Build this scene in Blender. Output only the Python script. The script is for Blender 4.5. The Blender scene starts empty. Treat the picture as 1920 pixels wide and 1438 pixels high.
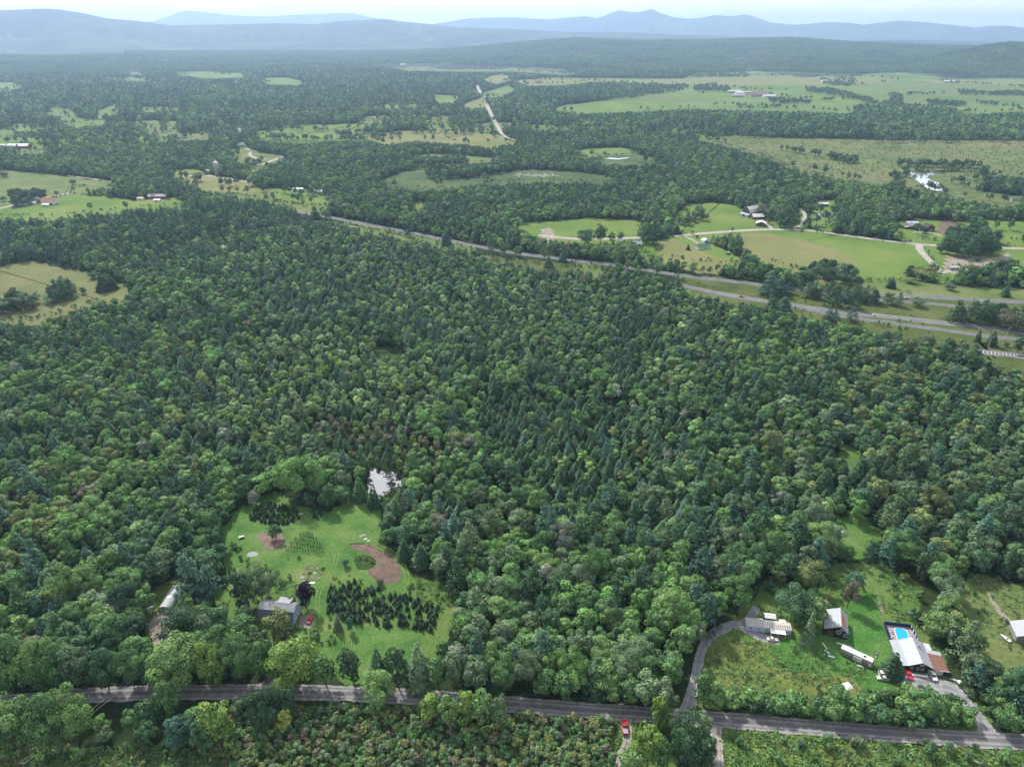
import bpy, bmesh, math, random
import numpy as np
from mathutils import Vector, Matrix
rnd = random.Random(7)
rng = np.random.default_rng(7)
sc = bpy.context.scene
C = sc.collection

# ---------------------------------------------------------------- camera, light, exposure
PW, PH, F, HOR, CAM_H = 1920, 1438, 1331.0, 58.0, 220.0
PITCH = math.atan((719 - HOR) / F)
cp, sp = math.cos(PITCH), math.sin(PITCH)
cam = bpy.data.cameras.new('camera'); camo = bpy.data.objects.new('camera', cam); C.objects.link(camo)
camo.location = (0, 0, CAM_H); camo.rotation_euler = (math.pi / 2 - PITCH, 0, 0)
cam.sensor_width = 36; cam.lens = F / PW * 36; cam.clip_start = 1; cam.clip_end = 90000
sc.camera = camo

SUN_EL, SUN_AZ = math.radians(44), math.radians(-30)      # azimuth from the view axis (+Y), negative = to the left
sun = bpy.data.lights.new('sun', 'SUN'); sun.energy = 5.0; sun.angle = math.radians(3.5); sun.color = (1, .95, .87)
suno = bpy.data.objects.new('sun', sun); C.objects.link(suno)
sd = Vector((math.sin(SUN_AZ) * math.cos(SUN_EL), math.cos(SUN_AZ) * math.cos(SUN_EL), math.sin(SUN_EL)))
suno.rotation_euler = sd.to_track_quat('Z', 'Y').to_euler()

world = bpy.data.worlds.new('World'); sc.world = world; world.use_nodes = True
wn, wl = world.node_tree.nodes, world.node_tree.links
wn.clear()
sky = wn.new('ShaderNodeTexSky'); sky.sky_type = 'NISHITA'; sky.sun_disc = False
sky.sun_elevation = SUN_EL; sky.sun_rotation = SUN_AZ
sky.air_density = 1.2; sky.dust_density = 1.5
tc = wn.new('ShaderNodeTexCoord')
mp = wn.new('ShaderNodeMapping'); mp.inputs['Scale'].default_value = (1, 1, 5)
no = wn.new('ShaderNodeTexNoise'); no.inputs['Scale'].default_value = 2.6; no.inputs['Detail'].default_value = 8; no.inputs['Roughness'].default_value = .58
rp = wn.new('ShaderNodeValToRGB'); rp.color_ramp.elements[0].position = .44; rp.color_ramp.elements[0].color = (.08, .08, .08, 1)
rp.color_ramp.elements[1].position = .64; rp.color_ramp.elements[1].color = (.97, .97, .97, 1)
cl = wn.new('ShaderNodeRGB'); cl.outputs[0].default_value = (14.8, 14.3, 13.6, 1)     # white cloud, on the sky texture's own scale
mx = wn.new('ShaderNodeMix'); mx.data_type = 'RGBA'
bg = wn.new('ShaderNodeBackground'); bg.inputs['Strength'].default_value = .10
wo = wn.new('ShaderNodeOutputWorld')
wl.new(tc.outputs['Generated'], mp.inputs['Vector']); wl.new(mp.outputs[0], no.inputs['Vector']); wl.new(no.outputs['Fac'], rp.inputs[0])
sx_ = wn.new('ShaderNodeSeparateXYZ'); vr = wn.new('ShaderNodeMapRange'); vr.interpolation_type = 'SMOOTHSTEP'
vr.inputs['From Min'].default_value = .02; vr.inputs['From Max'].default_value = .42; vr.inputs['To Min'].default_value = .93; vr.inputs['To Max'].default_value = 0
lt = wn.new('ShaderNodeMath'); lt.operation = 'MAXIMUM'; c2 = wn.new('ShaderNodeTexNoise'); c2.inputs['Scale'].default_value = 9; c2.inputs['Detail'].default_value = 6
c2r = wn.new('ShaderNodeMapRange'); c2r.inputs['From Min'].default_value = .35; c2r.inputs['From Max'].default_value = .6; c2r.inputs['To Min'].default_value = .80; c2r.inputs['To Max'].default_value = 1
lm = wn.new('ShaderNodeMath'); lm.operation = 'MULTIPLY'
wl.new(tc.outputs['Generated'], sx_.inputs[0]); wl.new(sx_.outputs['Z'], vr.inputs['Value']); wl.new(mp.outputs[0], c2.inputs['Vector']); wl.new(c2.outputs['Fac'], c2r.inputs['Value'])
wl.new(vr.outputs[0], lm.inputs[0]); wl.new(c2r.outputs[0], lm.inputs[1]); wl.new(lm.outputs[0], lt.inputs[0]); wl.new(rp.outputs[0], lt.inputs[1]); wl.new(lt.outputs[0], mx.inputs['Factor']); wl.new(sky.outputs[0], mx.inputs['A']); wl.new(cl.outputs[0], mx.inputs['B'])
wl.new(mx.outputs['Result'], bg.inputs['Color']); wl.new(bg.outputs[0], wo.inputs[0])
sc.view_settings.view_transform = 'Standard'; sc.view_settings.look = 'None'
sc.view_settings.gamma = 1; sc.view_settings.use_curve_mapping = False
sc.view_settings.exposure = 0.30
sc.cycles.max_bounces = 5; sc.cycles.diffuse_bounces = 2; sc.cycles.glossy_bounces = 2; sc.cycles.transmission_bounces = 3
sc.cycles.transparent_max_bounces = 6; sc.cycles.volume_bounces = 2; sc.cycles.use_denoising = True
sc.cycles.sample_clamp_indirect = 4
HAZE_DENSITY, HAZE_COLOR = 7.0e-5, (.49, .68, 1.0)

# ---------------------------------------------------------------- picture point -> ground point and back
def at(px, py, z=0.0):
    x, u = (px - 960) / F, (719 - py) / F
    d = np.array([x, cp + u * sp, -sp + u * cp])
    return np.array([0, 0, CAM_H]) + d * ((z - CAM_H) / d[2])
def at_np(P, z=0.0):
    P = np.asarray(P, float); x = (P[:, 0] - 960) / F; u = (719 - P[:, 1]) / F
    d = np.stack([x, cp + u * sp, -sp + u * cp], 1)
    return np.array([0, 0, CAM_H]) + d * ((z - CAM_H) / d[:, 2])[:, None]
def proj(x, y, z):
    w = z - CAM_H
    dep = y * cp - w * sp
    return 960 + F * x / dep, 719 - F * (y * sp + w * cp) / dep, dep
def ray_at(px, py, R):                                 # the point at horizontal distance R on a line of sight
    x, u = (px - 960) / F, (719 - py) / F
    d = np.array([x, cp + u * sp, -sp + u * cp]); k = R / math.hypot(d[0], d[1])
    return d * k + np.array([0, 0, CAM_H])
def yaw(p, q):                                         # direction on the ground from pixel p to pixel q
    a, b = at(*p), at(*q); return math.atan2(b[1] - a[1], b[0] - a[0])
def pip(poly, X, Y):
    poly = np.asarray(poly, float); x0, y0 = poly.min(0); x1, y1 = poly.max(0)
    out = np.zeros(X.shape, bool)
    idx = np.nonzero((X >= x0) & (X <= x1) & (Y >= y0) & (Y <= y1))[0]
    if not len(idx): return out
    x, y = X[idx], Y[idx]; c = np.zeros(len(idx), bool); j = len(poly) - 1
    for i in range(len(poly)):
        xi, yi = poly[i]; xj, yj = poly[j]
        if yi != yj: c ^= ((yi > y) != (yj > y)) & (x < (xj - xi) * (y - yi) / (yj - yi) + xi)
        j = i
    out[idx] = c; return out
def vnoise(x, y, seed=0):                              # smooth value noise 0..1
    xi, yi = np.floor(x).astype(np.int64), np.floor(y).astype(np.int64); fx, fy = x - xi, y - yi
    fx, fy = fx * fx * (3 - 2 * fx), fy * fy * (3 - 2 * fy)
    def h(a, b):
        n = (a * 374761393 + b * 668265263 + seed * 974711) & 0x7fffffff
        n = ((n ^ (n >> 13)) * 1274126177) & 0x7fffffff
        return ((n ^ (n >> 16)) & 0xffff) / 65535.0
    return (h(xi, yi) * (1 - fx) + h(xi + 1, yi) * fx) * (1 - fy) + (h(xi, yi + 1) * (1 - fx) + h(xi + 1, yi + 1) * fx) * fy
def fnoise(x, y, seed=0):
    return .55 * vnoise(x, y, seed) + .3 * vnoise(x * 2.1, y * 2.1, seed + 5) + .15 * vnoise(x * 4.3, y * 4.3, seed + 9)
def spline(P, closed=False, n=6):
    P = [np.asarray(p, float) for p in P]; out = []; N = len(P)
    for i in range(N if closed else N - 1):
        p1, p2 = P[i], P[(i + 1) % N]
        p0 = P[i - 1] if (i > 0 or closed) else p1
        p3 = P[(i + 2) % N] if (i + 2 < N or closed) else p2
        for k in range(n):
            t = k / n
            out.append(.5 * (2 * p1 + (p2 - p0) * t + (2 * p0 - 5 * p1 + 4 * p2 - p3) * t * t + (3 * p1 - p0 - 3 * p2 + p3) * t ** 3))
    if not closed: out.append(P[-1])
    return np.array(out)

# ---------------------------------------------------------------- materials
def nodes(name):
    m = bpy.data.materials.new(name); m.use_nodes = True
    return m, m.node_tree.nodes, m.node_tree.links, m.node_tree.nodes['Principled BSDF']
def plain(name, col, rough=.6, metal=0, vary=.25, scale=2.0, spec=.3):
    m, n, l, b = nodes(name)
    b.inputs['Roughness'].default_value = rough; b.inputs['Metallic'].default_value = metal; b.inputs['Specular IOR Level'].default_value = spec
    t = n.new('ShaderNodeTexCoord'); z = n.new('ShaderNodeTexNoise'); z.inputs['Scale'].default_value = scale; z.inputs['Detail'].default_value = 5
    r = n.new('ShaderNodeValToRGB'); e = r.color_ramp.elements
    e[0].position = .3; e[1].position = .7
    e[0].color = (*[c * (1 - vary) for c in col], 1); e[1].color = (*[min(1, c * (1 + vary)) for c in col], 1)
    l.new(t.outputs['Object'], z.inputs['Vector']); l.new(z.outputs['Fac'], r.inputs[0]); l.new(r.outputs[0], b.inputs['Base Color'])
    return m
def ground_mat(name, cols, s1, s2, fine=.5, bump=.3, rows=0):   # cols: three colours mixed by large patches, plus fine mottling
    m, n, l, b = nodes(name); b.inputs['Roughness'].default_value = .95; b.inputs['Specular IOR Level'].default_value = .05
    t = n.new('ShaderNodeTexCoord')
    a = n.new('ShaderNodeTexNoise'); a.inputs['Scale'].default_value = s1; a.inputs['Detail'].default_value = 6; a.inputs['Roughness'].default_value = .6
    r = n.new('ShaderNodeValToRGB'); e = r.color_ramp.elements
    e[0].position = .33; e[0].color = (*cols[0], 1); e[1].position = .67; e[1].color = (*cols[2], 1)
    x = e.new(.5); x.color = (*cols[1], 1)
    f = n.new('ShaderNodeTexNoise'); f.inputs['Scale'].default_value = s2; f.inputs['Detail'].default_value = 4; f.inputs['Roughness'].default_value = .7
    fr = n.new('ShaderNodeMapRange'); fr.inputs['From Min'].default_value = .25; fr.inputs['From Max'].default_value = .75
    fr.inputs['To Min'].default_value = 1 - fine; fr.inputs['To Max'].default_value = 1 + fine
    mu = n.new('ShaderNodeMix'); mu.data_type = 'RGBA'; mu.blend_type = 'MULTIPLY'; mu.inputs['Factor'].default_value = 1
    l.new(t.outputs['Object'], a.inputs['Vector']); l.new(t.outputs['Object'], f.inputs['Vector'])
    l.new(a.outputs['Fac'], r.inputs[0]); l.new(f.outputs['Fac'], fr.inputs['Value'])
    l.new(r.outputs[0], mu.inputs['A']); l.new(fr.outputs[0], mu.inputs['B']); l.new(mu.outputs['Result'], b.inputs['Base Color'])
    if rows:                                             # swaths left by the mower
        w = n.new('ShaderNodeTexWave'); w.inputs['Scale'].default_value = rows * .6; w.inputs['Distortion'].default_value = 9; w.inputs['Detail'].default_value = 3; w.inputs['Detail Scale'].default_value = .05
        rt = n.new('ShaderNodeMapping'); rt.inputs['Rotation'].default_value = (0, 0, .5); wr_ = n.new('ShaderNodeMapRange'); wr_.inputs['To Min'].default_value = .93; wr_.inputs['To Max'].default_value = 1.06
        m2 = n.new('ShaderNodeMix'); m2.data_type = 'RGBA'; m2.blend_type = 'MULTIPLY'; m2.inputs['Factor'].default_value = 1
        l.new(t.outputs['Object'], rt.inputs[0]); l.new(rt.outputs[0], w.inputs['Vector']); l.new(w.outputs['Fac'], wr_.inputs['Value']); l.new(mu.outputs['Result'], m2.inputs['A']); l.new(wr_.outputs[0], m2.inputs['B']); l.new(m2.outputs['Result'], b.inputs['Base Color'])
    bp = n.new('ShaderNodeBump'); bp.inputs['Strength'].default_value = bump; bp.inputs['Distance'].default_value = .3
    l.new(f.outputs['Fac'], bp.inputs['Height']); l.new(bp.outputs[0], b.inputs['Normal'])
    return m
def road_mat(name, base, light, tracks=True, s=.35):
    m, n, l, b = nodes(name); b.inputs['Roughness'].default_value = .9; b.inputs['Specular IOR Level'].default_value = .1
    at_ = n.new('ShaderNodeAttribute'); at_.attribute_name = 'across'
    t = n.new('ShaderNodeTexCoord')
    z = n.new('ShaderNodeTexNoise'); z.inputs['Scale'].default_value = s; z.inputs['Detail'].default_value = 8; z.inputs['Roughness'].default_value = .65
    r = n.new('ShaderNodeValToRGB'); e = r.color_ramp.elements
    stops = [(0, light), (.10, light), (.2, base), (.30, light), (.42, base), (.58, base), (.70, light), (.82, base), (.92, light), (1, light)] if tracks else [(0, light), (.12, base), (.88, base), (1, light)]
    e[0].position = 0; e[0].color = (*stops[0][1], 1); e[1].position = 1; e[1].color = (*stops[-1][1], 1)
    for p, c in stops[1:-1]: q = e.new(p); q.color = (*c, 1)
    ad = n.new('ShaderNodeMath'); ad.operation = 'MULTIPLY_ADD'; ad.inputs[1].default_value = .10
    z2 = n.new('ShaderNodeTexNoise'); z2.inputs['Scale'].default_value = .06; z2.inputs['Detail'].default_value = 4
    sb = n.new('ShaderNodeMath'); sb.operation = 'SUBTRACT'; sb.inputs[1].default_value = .05
    l.new(t.outputs['Object'], z2.inputs['Vector']); l.new(z2.outputs['Fac'], ad.inputs[0]); l.new(at_.outputs['Fac'], ad.inputs[2]); l.new(ad.outputs[0], sb.inputs[0]); l.new(sb.outputs[0], r.inputs[0])
    fr = n.new('ShaderNodeMapRange'); fr.inputs['From Min'].default_value = .3; fr.inputs['From Max'].default_value = .7
    fr.inputs['To Min'].default_value = .72; fr.inputs['To Max'].default_value = 1.25
    mu = n.new('ShaderNodeMix'); mu.data_type = 'RGBA'; mu.blend_type = 'MULTIPLY'; mu.inputs['Factor'].default_value = 1
    l.new(t.outputs['Object'], z.inputs['Vector']); l.new(z.outputs['Fac'], fr.inputs['Value'])
    l.new(r.outputs[0], mu.inputs['A']); l.new(fr.outputs[0], mu.inputs['B']); l.new(mu.outputs['Result'], b.inputs['Base Color'])
    return m
def leaf_mat(name, transl=.13, gloss=.014):
    m, n, l, b = nodes(name); n.remove(b); o = n['Material Output']
    a = n.new('ShaderNodeAttribute'); a.attribute_type = 'INSTANCER'; a.attribute_name = 'tint'
    v = n.new('ShaderNodeAttribute'); v.attribute_name = 'vary'
    mu = n.new('ShaderNodeMix'); mu.data_type = 'RGBA'; mu.blend_type = 'MULTIPLY'; mu.inputs['Factor'].default_value = 1
    l.new(a.outputs['Color'], mu.inputs['A']); l.new(v.outputs['Color'], mu.inputs['B'])
    d = n.new('ShaderNodeBsdfDiffuse'); t = n.new('ShaderNodeBsdfTranslucent'); g = n.new('ShaderNodeBsdfGlossy')
    g.inputs['Roughness'].default_value = .5; g.inputs['Color'].default_value = (.8, .85, .9, 1)
    m1 = n.new('ShaderNodeMixShader'); m1.inputs[0].default_value = transl; m2 = n.new('ShaderNodeMixShader'); m2.inputs[0].default_value = gloss
    l.new(mu.outputs['Result'], d.inputs['Color']); l.new(mu.outputs['Result'], t.inputs['Color'])
    l.new(d.outputs[0], m1.inputs[1]); l.new(t.outputs[0], m1.inputs[2]); l.new(m1.outputs[0], m2.inputs[1]); l.new(g.outputs[0], m2.inputs[2]); l.new(m2.outputs[0], o.inputs[0])
    return m
M = {}
M['leaf'] = leaf_mat('leaf'); M['needle'] = leaf_mat('needle', .06, .012)
M['bark'] = plain('bark', (.07, .055, .045), .9, scale=3); M['dead_wood'] = plain('dead_wood', (.30, .28, .27), .85, scale=2)
M['forest_floor'] = ground_mat('forest_floor', [(.014, .026, .010), (.022, .038, .014), (.036, .052, .020)], .02, .6)
M['lawn'] = ground_mat('lawn', [(.038, .115, .025), (.06, .155, .034), (.105, .18, .052)], .08, 1.0, .5)
M['mown'] = ground_mat('mown', [(.045, .115, .028), (.08, .16, .04), (.135, .185, .065)], .07, 1.1, .5)
M['hay'] = ground_mat('hay', [(.075, .14, .028), (.11, .175, .042), (.16, .20, .06)], .010, .5, .35, rows=.22)
M['hay_brown'] = ground_mat('hay_brown', [(.125, .155, .055), (.165, .172, .07), (.20, .195, .09)], .012, .5, .3, rows=.16)
M['pasture'] = ground_mat('pasture', [(.085, .125, .040), (.115, .155, .055), (.155, .17, .075)], .02, .45, .4)
M['rough_field'] = ground_mat('rough_field', [(.075, .115, .03), (.115, .15, .042), (.155, .165, .06)], .05, .7, .5, .6)
M['dry_pasture'] = ground_mat('dry_pasture', [(.10, .125, .048), (.135, .15, .062), (.17, .17, .085)], .02, .45, .4)
M['wet_meadow'] = ground_mat('wet_meadow', [(.045, .08, .032), (.07, .105, .042), (.10, .125, .058)], .012, .12, .5)
M['marsh'] = ground_mat('marsh', [(.075, .115, .045), (.115, .14, .055), (.15, .155, .078)], .006, .07, .55)
M['meadow'] = ground_mat('meadow', [(.055, .12, .028), (.09, .155, .04), (.13, .17, .055)], .06, .9, .5, .6)
M['meadow_dark'] = ground_mat('meadow_dark', [(.02, .045, .012), (.035, .065, .02), (.06, .09, .028)], .08, .9, .5, .6)
M['verge_grass'] = ground_mat('verge_grass', [(.045, .07, .022), (.075, .10, .03), (.11, .125, .05)], .03, .5, .45)
M['crop'] = ground_mat('crop', [(.065, .12, .036), (.105, .17, .05), (.16, .20, .075)], .004, .2, .25, rows=.10)
M['bare'] = ground_mat('bare', [(.19, .165, .13), (.25, .22, .18), (.30, .27, .23)], .15, 2.0, .35)
M['soil'] = ground_mat('soil', [(.11, .08, .062), (.145, .105, .085), (.18, .135, .11)], .3, 2.5, .3)
M['mulch'] = ground_mat('mulch', [(.13, .10, .08), (.18, .14, .115), (.22, .17, .15)], .3, 2.5, .35)
M['gravel'] = road_mat('gravel', (.135, .135, .145), (.26, .25, .245)); M['gravel_drive'] = road_mat('gravel_drive', (.205, .21, .225), (.29, .29, .295))
M['dirt'] = road_mat('dirt', (.22, .20, .18), (.34, .32, .29)); M['asphalt'] = road_mat('asphalt', (.135, .14, .15), (.21, .21, .205), False, .1)
M['pale_road'] = road_mat('pale_road', (.33, .31, .285), (.25, .25, .20), False, .1)
M['track'] = ground_mat('track', [(.09, .165, .04), (.125, .19, .055), (.165, .21, .08)], .2, 2, .3)
M['line'] = plain('line', (.7, .7, .68), .7, vary=.1); M['hill'] = ground_mat('hill', [(.010, .022, .016), (.030, .050, .030), (.085, .105, .05)], .0016, .012, .75, .0)
for k, c, r_ in [('white', (.62, .62, .62), .5), ('offwhite', (.48, .48, .45), .6), ('siding_dark', (.022, .016, .020), .7), ('metal_roof', (.37, .40, .44), .5), ('rust', (.34, .17, .11), .8),
                 ('brown_roof', (.20, .115, .085), .8), ('shingle_grey', (.135, .145, .175), .85), ('shingle_light', (.28, .30, .31), .8), ('paleblue', (.36, .46, .62), .55), ('brown_wall', (.10, .060, .045), .8),
                 ('trim', (.66, .66, .66), .5), ('glass', (.05, .06, .08), .12), ('red', (.48, .028, .030), .3), ('dark', (.018, .018, .02), .6), ('tyre', (.02, .02, .02), .9), ('chrome', (.45, .45, .46), .3),
                 ('navy', (.018, .022, .13), .6), ('concrete', (.30, .275, .255), .85), ('tarp', (.54, .56, .59), .5), ('lilac', (.50, .50, .72), .5), ('cream', (.66, .62, .52), .5), ('yellow_rust', (.34, .20, .08), .7),
                 ('green_roof', (.05, .16, .09), .6), ('blue_trim', (.20, .25, .45), .5), ('grey_bed', (.30, .28, .30), .6), ('wood', (.20, .14, .10), .8), ('orange', (.6, .22, .12), .6), ('stone', (.27, .27, .27), .85), ('roof_grey', (.30, .31, .33), .7),
                 ('barn_red', (.20, .045, .04), .8), ('pole', (.22, .19, .16), .9), ('wire', (.25, .25, .26), .5), ('taupe', (.30, .255, .22), .5)]:
    M[k] = plain(k, c, r_, vary=.12, scale=1.2)
def poly_film():
    m, n, l, b = nodes('greenhouse_film'); b.inputs['Base Color'].default_value = (.46, .48, .50, 1); b.inputs['Roughness'].default_value = .65
    b.inputs['Transmission Weight'].default_value = .25; return m
M['film'] = poly_film()
def water_mat(name, col, rough, bump, sc_):
    m, n, l, b = nodes(name); b.inputs['Base Color'].default_value = (*col, 1); b.inputs['Roughness'].default_value = rough; b.inputs['IOR'].default_value = 1.33; b.inputs['Specular IOR Level'].default_value = .5
    t = n.new('ShaderNodeTexCoord'); z = n.new('ShaderNodeTexNoise'); z.inputs['Scale'].default_value = sc_; z.inputs['Detail'].default_value = 3
    bp = n.new('ShaderNodeBump'); bp.inputs['Strength'].default_value = bump; bp.inputs['Distance'].default_value = .05
    l.new(t.outputs['Object'], z.inputs['Vector']); l.new(z.outputs['Fac'], bp.inputs['Height']); l.new(bp.outputs[0], b.inputs['Normal']); return m
def pond_mat(name, col, rough):                          # still water: a strong grazing mirror over a dark bed
    m, n, l, b = nodes(name); n.remove(b); o = n['Material Output']
    d = n.new('ShaderNodeBsdfDiffuse'); d.inputs['Color'].default_value = (*col, 1); g = n.new('ShaderNodeBsdfGlossy'); g.inputs['Roughness'].default_value = rough; g.inputs['Color'].default_value = (.95, .97, 1, 1)
    w = n.new('ShaderNodeLayerWeight'); w.inputs['Blend'].default_value = .42; x = n.new('ShaderNodeMixShader')
    l.new(w.outputs['Facing'], x.inputs[0]); l.new(d.outputs[0], x.inputs[1]); l.new(g.outputs[0], x.inputs[2]); l.new(x.outputs[0], o.inputs[0]); return m
M['pool_water'] = water_mat('pool_water', (.015, .36, .68), .06, .25, 1.5); M['pond_water'] = pond_mat('pond_water', (.02, .03, .03), .02); M['marsh_water'] = pond_mat('marsh_water', (.14, .16, .17), .1)

# ---------------------------------------------------------------- mesh helpers
class MB:
    def __init__(s): s.v, s.f = [], []
    def poly(s, pts): b = len(s.v); s.v += [tuple(map(float, p)) for p in pts]; s.f.append(tuple(range(b, b + len(pts)))); return s
    def box(s, x0, y0, z0, x1, y1, z1):
        b = len(s.v); s.v += [(x0, y0, z0), (x1, y0, z0), (x1, y1, z0), (x0, y1, z0), (x0, y0, z1), (x1, y0, z1), (x1, y1, z1), (x0, y1, z1)]
        s.f += [tuple(b + i for i in q) for q in ((0, 3, 2, 1), (4, 5, 6, 7), (0, 1, 5, 4), (1, 2, 6, 5), (2, 3, 7, 6), (3, 0, 4, 7))]; return s
    def hexa(s, lo, hi):                               # loft between two rings of the same length
        b = len(s.v); n = len(lo); s.v += [tuple(map(float, p)) for p in lo] + [tuple(map(float, p)) for p in hi]
        s.f.append(tuple(b + i for i in reversed(range(n)))); s.f.append(tuple(b + n + i for i in range(n)))
        for i in range(n): j = (i + 1) % n; s.f.append((b + i, b + j, b + n + j, b + n + i))
        return s
    def slab(s, a, b_, c, d, t):                        # quad a b c d with thickness t below it
        n = np.cross(np.subtract(b_, a), np.subtract(d, a)); n = n / np.linalg.norm(n)
        if n[2] < 0: n = -n
        return s.hexa([np.subtract(p, n * t) for p in (a, b_, c, d)], [a, b_, c, d])
    def tube(s, p, q, r0, r1=None, n=6):
        r1 = r0 if r1 is None else r1; p, q = Vector(p), Vector(q); a = (q - p).normalized()
        u = a.orthogonal().normalized(); w = a.cross(u)
        ring = lambda c, r: [tuple(c + (u * math.cos(6.2832 * i / n) + w * math.sin(6.2832 * i / n)) * r) for i in range(n)]
        return s.hexa(ring(p, r0), ring(q, r1))
    def lathe(s, prof, n=12, cx=0, cy=0):
        b = len(s.v)
        for r, z in prof: s.v += [(cx + r * math.cos(6.2832 * i / n), cy + r * math.sin(6.2832 * i / n), z) for i in range(n)]
        for k in range(len(prof) - 1):
            for i in range(n): j = (i + 1) % n; s.f.append((b + k * n + i, b + k * n + j, b + (k + 1) * n + j, b + (k + 1) * n + i))
        s.f.append(tuple(b + (len(prof) - 1) * n + i for i in range(n))); s.f.append(tuple(b + i for i in reversed(range(n)))); return s
    def mesh(s, name, mat):
        me = bpy.data.meshes.new(name); me.from_pydata(s.v, [], s.f); me.materials.append(M[mat] if isinstance(mat, str) else mat)
        bm = bmesh.new(); bm.from_mesh(me); bmesh.ops.recalc_face_normals(bm, faces=bm.faces); bm.to_mesh(me); bm.free(); return me
    def build(s, name, mat, parent=None, smooth=False):
        me = s.mesh(name, mat)
        if smooth:
            for p in me.polygons: p.use_smooth = True
        o = bpy.data.objects.new(name, me); C.objects.link(o)
        if parent is not None: o.parent = parent
        return o
def tag(o, label=None, cat=None, group=None, kind=None):
    if label: o['label'] = label
    if cat: o['category'] = cat
    if group: o['group'] = group
    if kind: o['kind'] = kind
    return o
def thing(name, label, cat, loc, rz=0, group=None):
    o = bpy.data.objects.new(name, None); C.objects.link(o); o.empty_display_size = .5
    o.location = (float(loc[0]), float(loc[1]), float(loc[2]) if len(loc) > 2 else 0.0); o.rotation_euler = (0, 0, rz)
    return tag(o, label, cat, group)
def child(name, me, parent, loc=None):
    o = bpy.data.objects.new(name, me); C.objects.link(o); o.parent = parent
    if loc: o.location = loc
    return o
def nmesh(name, V, Fq, mats, midx=None, vary=None):       # fast mesh from numpy: V (n,3), Fq (m,4)
    me = bpy.data.meshes.new(name); V = np.asarray(V, np.float32); Fq = np.asarray(Fq, np.int32)
    me.vertices.add(len(V)); me.vertices.foreach_set('co', V.ravel()); me.loops.add(Fq.size); me.loops.foreach_set('vertex_index', Fq.ravel())
    k = Fq.shape[1]; me.polygons.add(len(Fq)); me.polygons.foreach_set('loop_start', np.arange(0, Fq.size, k, dtype=np.int32))
    for m in mats: me.materials.append(m)
    if midx is not None: me.polygons.foreach_set('material_index', np.asarray(midx, np.int32))
    if vary is not None:
        a = me.attributes.new('vary', 'FLOAT_COLOR', 'FACE'); col = np.ones((len(Fq), 4), np.float32); col[:, :3] = vary; a.data.foreach_set('color', col.ravel())
    me.update(calc_edges=True); me.validate(); return me

# ---------------------------------------------------------------- hills (one shared height rule, one mesh per ridge)
RIDGES = [
 ('foothill', 8000., 3300., 2200., [(-600, 103), (650, 103), (700, 101), (800, 97), (880, 92), (960, 83), (1020, 78), (1080, 74), (1200, 79), (1330, 77), (1480, 73), (1600, 82), (1750, 88), (1920, 91), (2500, 95)]),
 ('round_hill', 6000., 1100., 1000., [(1660, 118), (1720, 114), (1800, 101), (1850, 89), (1890, 84), (1930, 84), (2020, 92), (2200, 110), (2400, 117)]),
 ('long_hill', 12500., 3400., 3000., [(-500, 40), (-200, 28), (0, 20), (70, 17), (100, 17), (150, 24), (200, 35), (260, 40), (320, 48), (400, 47), (450, 46), (520, 44), (590, 46), (640, 40), (720, 36), (760, 42), (800, 45), (860, 52), (960, 55), (1060, 60), (1180, 61), (1280, 66), (1400, 69), (1480, 71), (1560, 77), (1700, 75), (1920, 80), (2500, 84)]),
 ('mountain_range', 20000., 3800., 3000., [(680, 60), (760, 55), (830, 43), (880, 35), (920, 34), (960, 33), (1000, 36), (1030, 37), (1070, 33), (1100, 31), (1120, 35), (1160, 20), (1190, 24), (1206, 22), (1222, 17), (1240, 26), (1262, 33), (1290, 36), (1315, 34), (1340, 29), (1370, 31), (1400, 28), (1420, 34), (1445, 43), (1490, 47), (1520, 45), (1550, 42), (1590, 43), (1620, 47), (1650, 43), (1690, 39), (1740, 43), (1780, 47), (1830, 52), (1850, 49), (1890, 49), (1920, 53), (2100, 52), (2500, 60)]),
 ('distant_mountain', 24500., 3800., 3000., [(120, 62), (220, 50), (290, 40), (320, 29), (335, 23), (350, 20), (390, 24), (430, 29), (470, 31), (510, 31), (560, 28), (600, 27), (640, 25), (665, 26), (680, 30), (710, 36), (740, 40), (790, 44), (860, 56), (900, 62)]),
]
RD = []
for nm_, R, W1, W2, prof in RIDGES:
    pts = [ray_at(px, py, R) for px, py in prof]
    RD.append((nm_, R, W1, W2, np.array([math.atan2(p[0], p[1]) for p in pts]), np.array([max(0., p[2]) for p in pts])))
def ridge_z(i, az, d):
    nm_, R, W1, W2, A, Z = RD[i]
    zr = np.interp(az, A, Z)
    if i in (1, 4): zr = np.where((az < A[0]) | (az > A[-1]), 0, zr)
    n = fnoise(az * 60 * R / 12000, d / 900, i * 7)
    wob = (fnoise(az * 26 * R / 12000, az * 0 + i, 31 + i) - .5) * .35
    t = np.clip(1 + (d - R) / (W1 * (1 + wob)), 0, 1); t = t * t * (3 - 2 * t)
    b = np.clip(1 - (d - R) / W2, 0, 1); b = b * b * (3 - 2 * b)
    shape = np.where(d < R, t, b)
    return zr * shape * (1 - .75 * (1 - np.abs(2 * shape - 1) ** .7) * (np.abs(2 * n - 1) ** .8 + .25 * (fnoise(az * 190 * R / 12000, d / 330, 70 + i) - .5)) * (shape < .999))
def hill_z(x, y):
    az, d = np.arctan2(x, y), np.hypot(x, y); z = np.zeros_like(x)
    for i in range(3): z = np.maximum(z, ridge_z(i, az, d))
    return z
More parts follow.
